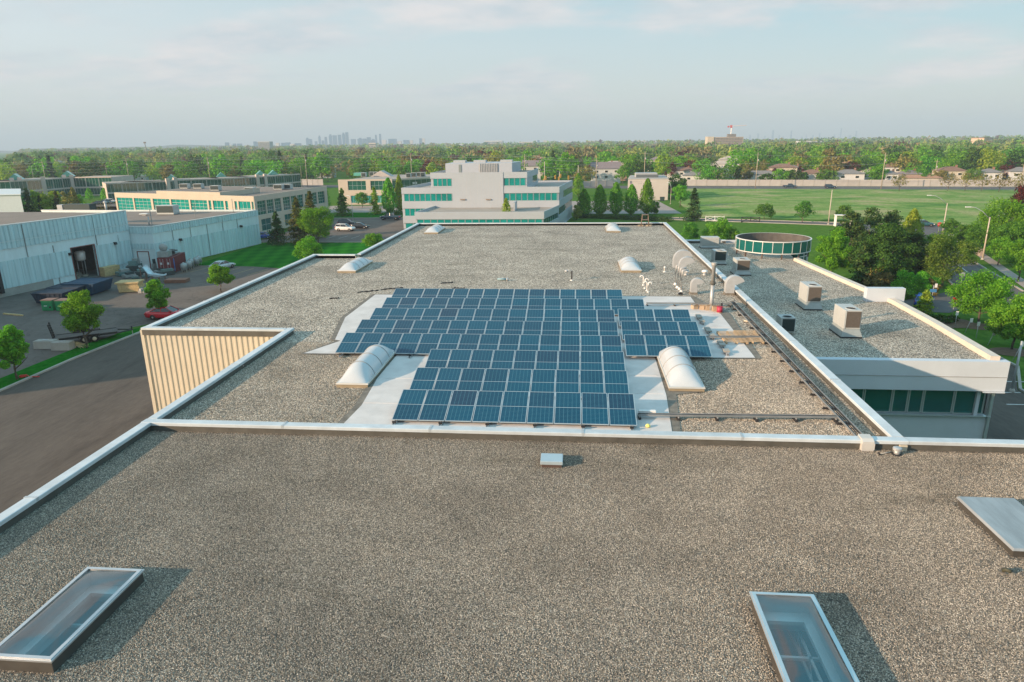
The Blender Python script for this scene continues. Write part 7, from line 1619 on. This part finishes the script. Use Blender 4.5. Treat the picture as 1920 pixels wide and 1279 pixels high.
house(1135, 352, 14, 10, 316, RPU, WH, 'house with big mauve gable roof behind the signals', .6, False); house(1150, 372, 13, 10, 309, RPA, WBK, 'brick house with pale roof behind the mauve gable'); house(1002, 430, 13, 10, 298, ROR, WC, 'house with orange roof above the white office penthouse'); house(994, 372, 11, 9, 311, RPU, WH, 'dark gable house right behind the white office penthouse', .6, False); house(1232, 415, 11, 9, 300, RPU, WC, 'mauve-roofed house far back above the concrete hall')
house(105, 520, 13, 10, 304, RPA, WH, 'pale house deep among the trees at far left'); house(266, 420, 10, 9, 331, RPA, WH, 'small cream house among trees above the glass terrace'); house(545, 430, 11, 9, 314, ROR, WBK, 'orange-roofed house among trees, left of the skyline'); house(612, 430, 10, 9, 318, RPA, WH, 'pale house glimpsed behind dark trees, centre left')

GARDEN = [(1315, 298, 40, 'bright', 8, 'big bright green tree right behind the noise wall, left of the small orange roof'), (1333, 313, 28, 'bright', 5, 'smaller bright tree just right of the big bright one at the wall'), (1359, 308, 38, 'mid', 6, 'large deep green tree at the wall, below the pink-roofed house'), (1382, 309, 14, 'dark', 6, 'narrow dark tree beside the large deep green one at the wall'),
    (1437, 326, 26, 'dark', 5, 'low dark tree at the wall before the narrow white house'), (1462, 315, 30, 'bright', 5, 'bright rounded tree at the wall, left of the dark brown roof'), (1491, 317, 30, 'dark', 5, 'dark rounded tree at the wall, below the red-brown roof'), (1508, 322, 13, 'dark', 4, 'narrow dark shrub-tree touching the brown-roofed white house'), (1545, 317, 28, 'mid', 4, 'mid-green tree at the wall between two white houses'), (1559, 319, 22, 'olive', 4, 'olive tree against the long grey-roofed house, left end'),
    (1527, 289, 56, 'mid', 40, 'very wide soft green tree behind the brown-roofed white house'), (1646, 306, 30, 'bright', 6, 'bright tree at the wall left of the tall pale pole'), (1712, 303, 36, 'bright', 22, 'bright tree behind the mauve-grey roof'), (1592, 302, 32, 'purple', 22, 'large purple tree behind the long grey-roofed house'), (1292, 299, 26, 'purple', 40, 'purple tree behind the leftmost bungalow'), (1258, 303, 26, 'purple', 34, 'purple tree behind the right end of the concrete hall'), (1449, 315, 20, 'purple', 22, 'purple tree behind the narrow white house'),
    (1498, 311, 12, 'purple', 24, 'small purple tree in the second row by the pale house'), (1668, 297, 20, 'purple', 50, 'purple tree above the red-brown roof by the tall pole'), (1617, 288, 44, 'dark', 36, 'wide dark tree between the purple tree and the tall pale pole'), (1800, 303, 26, 'dark', 24, 'dark rounded tree right of the wide brown roof'), (1886, 310, 30, 'purple', 14, 'low wide purple tree near the far right houses'), (1870, 304, 24, 'mid', 20, 'mid-green tree left of the low purple tree at far right'), (1826, 315, 30, 'olive', 8, 'thin olive tree before the half-hidden white house'), (1760, 318, 24, 'bud', 10, 'budding tree at the left end of the wide brown roof'), (1735, 322, 22, 'mid', 8, 'small green tree above the tan roof at the wall'), (1413, 300, 50, 'bud', 26, 'large budding tree behind the pale leaning pole'), (1400, 318, 22, 'bud', 12, 'small budding tree left of the pale leaning pole')]
for px, ty, wpx_, c_, back, lab in GARDEN:
    x = at_y(px, 335, 310)[0]; yy = 322.5 - .174 * (x - 49.5) + back + 1.5; x = at_y(px, 335, yy)[0]; h = max(2.5, hgt(px, ty, x, yy))
    tree(x, yy, 'round', h, wpx_ * yy / F_PX * 1.05, c_, lab, 1400, .62)

# ================================================================== suburb trees: the nearest three hundred one by one, the rest as a mass
def first_row(x): return (329 - .17 * (x - 50)) if x > -60 else 352 - .06 * (x + 60)
cands = []
r2 = np.random.default_rng(5); yy = 300.0
while yy < 3600:
    sp = 10.8 + yy * .0135; x = -.82 * yy - 20
    while x < .80 * yy + 20:
        cx_, cy_ = x + r2.uniform(-.45, .45) * sp, yy + r2.uniform(-.45, .45) * sp; x += sp
        if cy_ < first_row(cx_): continue
        if cy_ > 2900 and cx_ > 1300: continue
        if any((cx_ - hx) ** 2 + (cy_ + 1 - hy) ** 2 < hr * hr or (abs(cx_ - hx * cy_ / hy) < hr * .40 and 0 < hy - cy_ < 16) for hx, hy, hr in HOUSES): continue
        cands.append((cy_, cx_))
    yy += sp * .92
cands.sort(); cands = np.array(cands)
PAL = [('bright', .33), ('yellow', .20), ('mid', .18), ('bud', .17), ('dark', .07), ('purple', .05)]
names_, pw = [p[0] for p in PAL], np.array([p[1] for p in PAL]); pw /= pw.sum()
proto = {}
for c_ in names_:
    proto[c_] = [(fast_mesh('crown', crown('round' if k != 1 else 'maple', 9.0, 9.5 if k != 1 else 7.5, 900, .78, 900 + 10 * names_.index(c_) + k), 4, LEAF[c_]), None) for k in range(3)]
proto['needle'] = [(fast_mesh('crown', crown('spruce', 10.0, 5.0, 800, .7, 990), 4, LEAF['needle']), None)]
tk_me = trunk_mb('round', 9.0, 8.0, 5).mesh('trunk', BARK)
LBL = {'bright': 'rounded bright green tree', 'yellow': 'rounded yellow-green tree', 'mid': 'rounded mid-green tree', 'bud': 'brownish tree just coming into leaf', 'dark': 'dense dark green tree', 'purple': 'dark purple-leaved tree', 'needle': 'dark conical evergreen'}
def px_of(x, y, z=6.0):
    q = RC.T @ (np.array([x, y, z]) - CAM); return CX + F_PX * q[0] / -q[2]
MARKS = [(30, 'the leftmost green gable'), (84, 'the leftmost utility pole'), (128, 'the second green gable'), (175, 'the far-lot cars'), (225, 'the second utility pole'), (275, 'the leaning radio mast'), (321, 'the stone fins'), (393, 'the third utility pole'), (440, 'the beige office corner'), (500, 'the ribbed apartment slab'), (535, 'the end of the glass terrace'), (575, 'the fourth utility pole'), (625, 'the dense skyline towers'), (666, 'the pink office rooflight'), (705, 'the grey gable'), (760, 'the pink office roof units'), (805, 'the white office corner'), (865, 'the plant screen'), (930, 'the louvred panel'), (985, 'the pole behind the penthouse'), (1021, 'the left signal mast'), (1084, 'the right signal mast'), (1135, 'the mauve gable house'), (1175, 'the hall left corner'), (1208, 'the pole behind the hall'), (1250, 'the hall right corner'), (1303, 'the leftmost bungalow'), (1358, 'the crane building'), (1395, 'the pink-roofed house'), (1424, 'the pale leaning pole'), (1466, 'the red-brown roof'), (1515, 'the cream horizon block'), (1555, 'the slim lamp post'), (1590, 'the long grey-roofed house'), (1630, 'the pale-roofed house'), (1655, 'the tall pale pole'), (1704, 'the mauve-roofed house'), (1753, 'the leaning pole by the wall'), (1779, 'the wide brown roof'), (1840, 'the beige cubic block'), (1885, 'the white far hall'), (1917, 'the right edge pole')]
NI = 296; made = []
for i in range(min(NI, len(cands))):
    y, x = cands[i]; c_ = names_[r2.choice(len(names_), p=pw)]
    if r2.uniform() < .06: c_ = 'needle'
    me = proto[c_][r2.integers(len(proto[c_]))][0]
    zone = 'among the houses beyond the noise wall' if x > 40 else 'in the belt behind the office roofs' if x > -70 else 'in the tree belt beyond the glass offices'
    near = (y - first_row(x)) < 14 and x > 40
    sc = r2.uniform(.65, 1.15) if near else r2.uniform(1.0, 1.65)
    if c_ == 'purple': sc *= .8
    r = thing('spruce_tree' if c_ == 'needle' else 'broadleaf_tree', '', 'tree', (x, y, 0), r2.uniform(0, 6.28), LBL[c_].replace('tree', 'trees') + ' ' + zone if 'tree ' not in LBL[c_] else 'budding trees ' + zone)
    r.scale = (sc * r2.uniform(.9, 1.15), sc * r2.uniform(.9, 1.15), sc * r2.uniform(.88, 1.12))
    for nm, m_ in (('crown', me), ('trunk', tk_me)):
        o = bpy.data.objects.new(nm, m_); COL.objects.link(o); o.parent = r
    p = px_of(x, y)
    if p < -20: mk = 'off the left edge'
    elif p > 1940: mk = 'off the right edge'
    else:
        mx_, mn_ = min(MARKS, key=lambda q: abs(q[0] - p)); mk = ('behind ' if abs(mx_ - p) < 7 else 'left of ' if p < mx_ else 'right of ') + mn_
    made.append((LBL[c_], mk, y, r))
for lb, mk in sorted({(m[0], m[1]) for m in made}):
    g_ = sorted([m for m in made if m[0] == lb and m[1] == mk], key=lambda m: m[2])
    for k, m in enumerate(g_): m[3]['label'] = ('%s %s' % (lb, mk)) if len(g_) == 1 else ('%s %s, %s' % (lb, mk, ['nearest of these', 'next behind', 'third behind', 'fourth behind', 'fifth behind', 'sixth behind', 'seventh behind', 'eighth behind'][min(k, 7)]))
TINT = {'bright': (0.150, 0.285, 0.055), 'yellow': (0.265, 0.315, 0.085), 'mid': (0.100, 0.205, 0.050), 'bud': (0.240, 0.215, 0.105), 'dark': (0.050, 0.105, 0.035), 'purple': (0.105, 0.045, 0.040)}
V = []; CC = []
unit = {n: [crown('round', 9.0, 9.5, n, l, 700 + n + k) for k in range(4)] for n, l in ((220, 1.35), (80, 2.1), (28, 3.6))}
for y, x in cands[NI:]:
    n = 220 if y < 900 else 80 if y < 1700 else 28
    u = unit[n][r2.integers(4)]; s = r2.uniform(1.0, 1.85) * (1 if y < 1600 else 1.2); a = r2.uniform(0, 6.28); ca, sa = cos(a), sin(a)
    P = np.stack([u[:, 0] * ca - u[:, 1] * sa, u[:, 0] * sa + u[:, 1] * ca, u[:, 2] * r2.uniform(.8, 1.1)], 1) * s + np.array([x, y, 0]); V.append(P)
    t_ = np.array(TINT[names_[r2.choice(len(names_), p=pw)]]) * r2.uniform(.8, 1.2); CC.append(np.repeat(np.tile(t_, (n, 1)) * r2.uniform(.86, 1.14, (n, 1)), 4, axis=0))
V = np.concatenate(V); CC = np.concatenate(CC)
wm = bpy.data.materials.new('far_leaf'); wm.use_nodes = True; t = wm.node_tree; t.nodes.clear()
at_ = N(t, 'ShaderNodeAttribute', attribute_name='leaf_tint'); d = N(t, 'ShaderNodeBsdfDiffuse'); tr = N(t, 'ShaderNodeBsdfTranslucent'); mx = N(t, 'ShaderNodeMixShader'); mx.inputs[0].default_value = .3
t.links.new(at_.outputs[0], d.inputs[0]); t.links.new(at_.outputs[0], tr.inputs[0]); t.links.new(d.outputs[0], mx.inputs[1]); t.links.new(tr.outputs[0], mx.inputs[2]); o_ = N(t, 'ShaderNodeOutputMaterial'); t.links.new(mx.outputs[0], o_.inputs[0])
wme = fast_mesh('far_woods', V, 4, wm); ca_ = wme.color_attributes.new('leaf_tint', 'FLOAT_COLOR', 'CORNER'); ca_.data.foreach_set('color', np.concatenate([CC, np.ones((len(CC), 1))], 1).astype(np.float32).ravel())
wo = bpy.data.objects.new('far_woods', wme); COL.objects.link(wo); kind(wo, 'stuff', 'wooded suburb reaching to the horizon')

# ================================================================== far buildings on the horizon
TG = M('tower_glass', (0.0, 0.09, 0.20), .3, .1, .15, .02); TC = M('tower_concrete', (0.50, 0.46, 0.42), .8, 0, .1, .02)
WBAND = M('tower_window_band', (0.05, 0.08, 0.10), .3)
def tower(px0, px1, ty, y, label, mat, group=None, floors=0, name='city_tower', step=0):
    xc = at_y((px0 + px1) / 2, 275, y)[0]; w = (px1 - px0) * y / F_PX; h = hgt((px0 + px1) / 2, ty, xc, y); r = thing(name, label, 'tower', (xc, y, 0), 0, group)
    d = max(w * .7, 8); MB().box(-w / 2, w / 2, -d / 2, d / 2, 0, h if not step else h * .9).obj('shaft', mat, r, world=False)
    if step: MB().box(-w * .32, w * .32, -d * .3, d * .3, h * .9 + .01, h).obj('crown_block', mat, r, world=False)
    if floors:
        f = MB()
        for k in range(floors): z = h * (.06 + .9 * k / floors); f.box(-w / 2 + .4, w / 2 - .4, -d / 2 - .15, -d / 2 - .02, z, z + h * .5 / floors)
        f.obj('window_band', WBAND, r, world=False)
G1 = 'blue towers of the far skyline'
sk = [(1100, 1135, 165), (1135, 1168, 180), (1190, 1222, 203), (1232, 1262, 143), (1265, 1298, 195), (1298, 1328, 157), (1345, 1382, 130), (1385, 1432, 140), (1440, 1478, 135), (1485, 1520, 112), (1520, 1556, 108), (1575, 1630, 180), (1650, 1700, 168), (1700, 1745, 175), (1745, 1790, 160), (1790, 1835, 178), (1832, 1855, 135), (1875, 1900, 125)]
for i, (a, b, c_) in enumerate(sk): tower(380 + a / 5.647 + .4, 380 + b / 5.647 - .9, 229 + c_ / 5.65, 4100 + (i % 4) * 90, 'hazy blue tower, %s in the dense far skyline cluster' % ORD[i], TG, G1, 0, 'city_tower', i % 3 == 0)
for i, (a, b, c_) in enumerate(((770, 830, 122), (950, 980, 130), (1000, 1055, 122), (1060, 1095, 140), (1110, 1150, 130), (1155, 1180, 132), (1228, 1248, 118), (1250, 1270, 118), (1310, 1340, 150), (1400, 1450, 152))): tower(480 + a / 4, 480 + b / 4, 230 + c_ / 4, 4300, 'lower hazy tower, %s right of the dense skyline cluster' % ORD[i], TC if i % 2 else TG, 'low towers right of the skyline')
MIDR = sorted([780, 840, 885, 930, 985, 245, 288, 325, 375, 450, 545, 578])
for i, (a, b, c_) in enumerate(((780, 818, 215), (840, 885, 213), (885, 930, 210), (930, 975, 225), (985, 1042, 218), (245, 280, 210), (288, 310, 235), (325, 355, 222), (375, 415, 222), (450, 485, 240), (545, 575, 200), (578, 605, 205))): tower(380 + a / 5.647, 380 + b / 5.647, 230 + c_ / 5.65, 3550, 'hazy mid-rise, %s left of the dense skyline cluster' % ORD[MIDR.index(a)], TG if i % 3 else TC, 'mid-rises left of the skyline')
tower(487.5, 509.5, 265.5, 1500, 'grey ribbed apartment slab with white end wall, left of the skyline', M('slab_grey', (0.36, 0.38, 0.38), .7), None, 12, 'apartment_block'); tower(693, 706, 268, 1500, 'pale stub tower rising from trees right of the skyline', TC, None, 6, 'apartment_block')
for i, (a, b, c_, y, lab) in enumerate(((848, 884, 270, 2200, 'long low white building on the horizon, left of the white office penthouse'), (911, 943, 264, 2600, 'broad pale block on the horizon above the white office penthouse'), (975, 1000, 266, 2300, 'pale blocks on the horizon right of the penthouse'), (1497, 1533, 264.5, 1500, 'cream-white block among treetops, right of the crane building'), (1225, 1235, 265, 2400, 'tiny white block on the horizon left of the crane building'), (1196, 1210, 264, 2400, 'pinkish pair of blocks above the hall'), (1134, 1143, 267, 2400, 'tiny white block above the traffic signals'), (60, 72, 283, 2400, 'pale block on the wooded ridge at far left'), (288, 298, 276, 2600, 'pale block on the ridge right of the radio mast'))): tower(a, b, c_, y, lab, WH if 'white' in lab else TC, None, 4, 'distant_block')
for i in range(26):
    px = 1005 + i * 12.3 + r2.uniform(-4, 4); tower(px, px + r2.uniform(2.5, 8), 265.5 + r2.uniform(-3, 3.5), 3300, 'tiny hazy block on the horizon, %s between penthouse and crane' % ORD[i], TC if i % 3 else TG, 'hazy blocks along the horizon')
for i in range(16):
    px = 1405 + i * 13 + r2.uniform(-5, 5); tower(px, px + r2.uniform(1.5, 3.5), r2.uniform(243, 257) if i != 13 else 240, 7800, 'very faint tower, %s in the farthest skyline at right' % ORD[i], TG, 'very faint towers of the farthest skyline')
# half-built apartment block with tower crane
yb = 1050.0; xb = at_y(1358, 265, yb)[0]; wb = 60 * yb / F_PX; hb = hgt(1358, 257, xb, yb); r = thing('apartment_block', 'dark-banded apartment slab under a red and white crane', 'building', (xb, yb, 0)); DK = M('slab_dark', (0.15, 0.14, 0.13), .8)
MB().box(-wb / 2 + 8, wb / 2, -9, 9, 0, hb).obj('wall', M('slab_tan', (0.36, 0.30, 0.24), .8), r, world=False); MB().box(-wb / 2 - 1, -wb / 2 + 7.9, -10, 9, 0, hb + .8).obj('end_wall', M('slab_end', (0.48, 0.42, 0.33), .8), r, world=False)
for k in range(9):
    z = hb * .14 + k * hb * .094
    for j in range(10): xx = -wb / 2 + 9 + j * (wb - 10) / 10; f = MB().box(xx, xx + (wb - 10) / 10 - .5, -9.3, -9.02, z, z + hb * .062).obj('window', DK, r, world=False)
MB().box(4, 15, -5, 5, hb + .01, hb + 4).obj('penthouse', DK, r, world=False)
xc = at_y(1372.5, 250, yb)[0]; hc = hgt(1372.5, 234, xc, yb); r = thing('tower_crane', 'red and white tower crane above the dark-banded slab', 'crane', (xc, yb + 6, 0)); MB().tube([(0, 0, 0), (0, 0, hc - 2)], .7, 4).obj('mast', WHITE, r, world=False); MB().tube([(-5, 0, hc - 2), (20, -4, hc - 1)], .35, 4).obj('jib', M('crane_pale', (.6, .5, .48)), r, world=False); MB().box(-2, 1, -1, 1, hc - 4, hc - .5).obj('cab', M('crane_red', (.45, .05, .05)), r, world=False); MB().box(-5.5, -3.5, -.8, .8, hc - 3.6, hc - 1.4).obj('counterweight', M('crane_red', (.45, .05, .05)), r, world=False)
y = 980.0; x = at_y(1840, 268, y)[0]; h = hgt(1840, 259, x, y); r = thing('office_tower', 'plain beige cubic block above the treetops at far right', 'building', (x, y, 0), .5); MB().box(-8.5, 8.5, -8.5, 8.5, 0, h).obj('wall', M('beige_block', (0.52, 0.40, 0.30), .8, 0, .04), r, world=False); MB().box(-8.8, 8.8, -8.8, 8.8, h + .01, h + .7).obj('roof', RBR, r, world=False)
tower(1880, 1945, 271, 1150, 'long low white hall at the far right horizon', WH, None, 0, 'distant_block')
y = 900.0; x = at_y(275, 285, y)[0]; h = hgt(275, 269, x, y); r = thing('radio_mast', 'dark floodlight mast on the wooded ridge at left', 'mast', (x, y, 0)); MB().tube([(2, 0, 0), (-.8, 0, h)], .5, 5).obj('mast', DK, r, world=False); MB().box(-2.2, .8, -.5, .5, h, h + 2).obj('lamp_rack', DK, r, world=False)

# ================================================================== evening haze
hz = MB().box(-9200, 9200, -800, 9200, -1.5, 190); hm = bpy.data.materials.new('haze'); hm.use_nodes = True; t = hm.node_tree; t.nodes.clear()
pv = N(t, 'ShaderNodeVolumePrincipled'); pv.inputs['Color'].default_value = (0.60, 0.76, 0.90, 1); pv.inputs['Density'].default_value = 0.00025; pv.inputs['Anisotropy'].default_value = 0.0
o_ = N(t, 'ShaderNodeOutputMaterial'); t.links.new(pv.outputs[0], o_.inputs['Volume'])
kind(hz.obj('haze', hm, None, False), 'stuff')
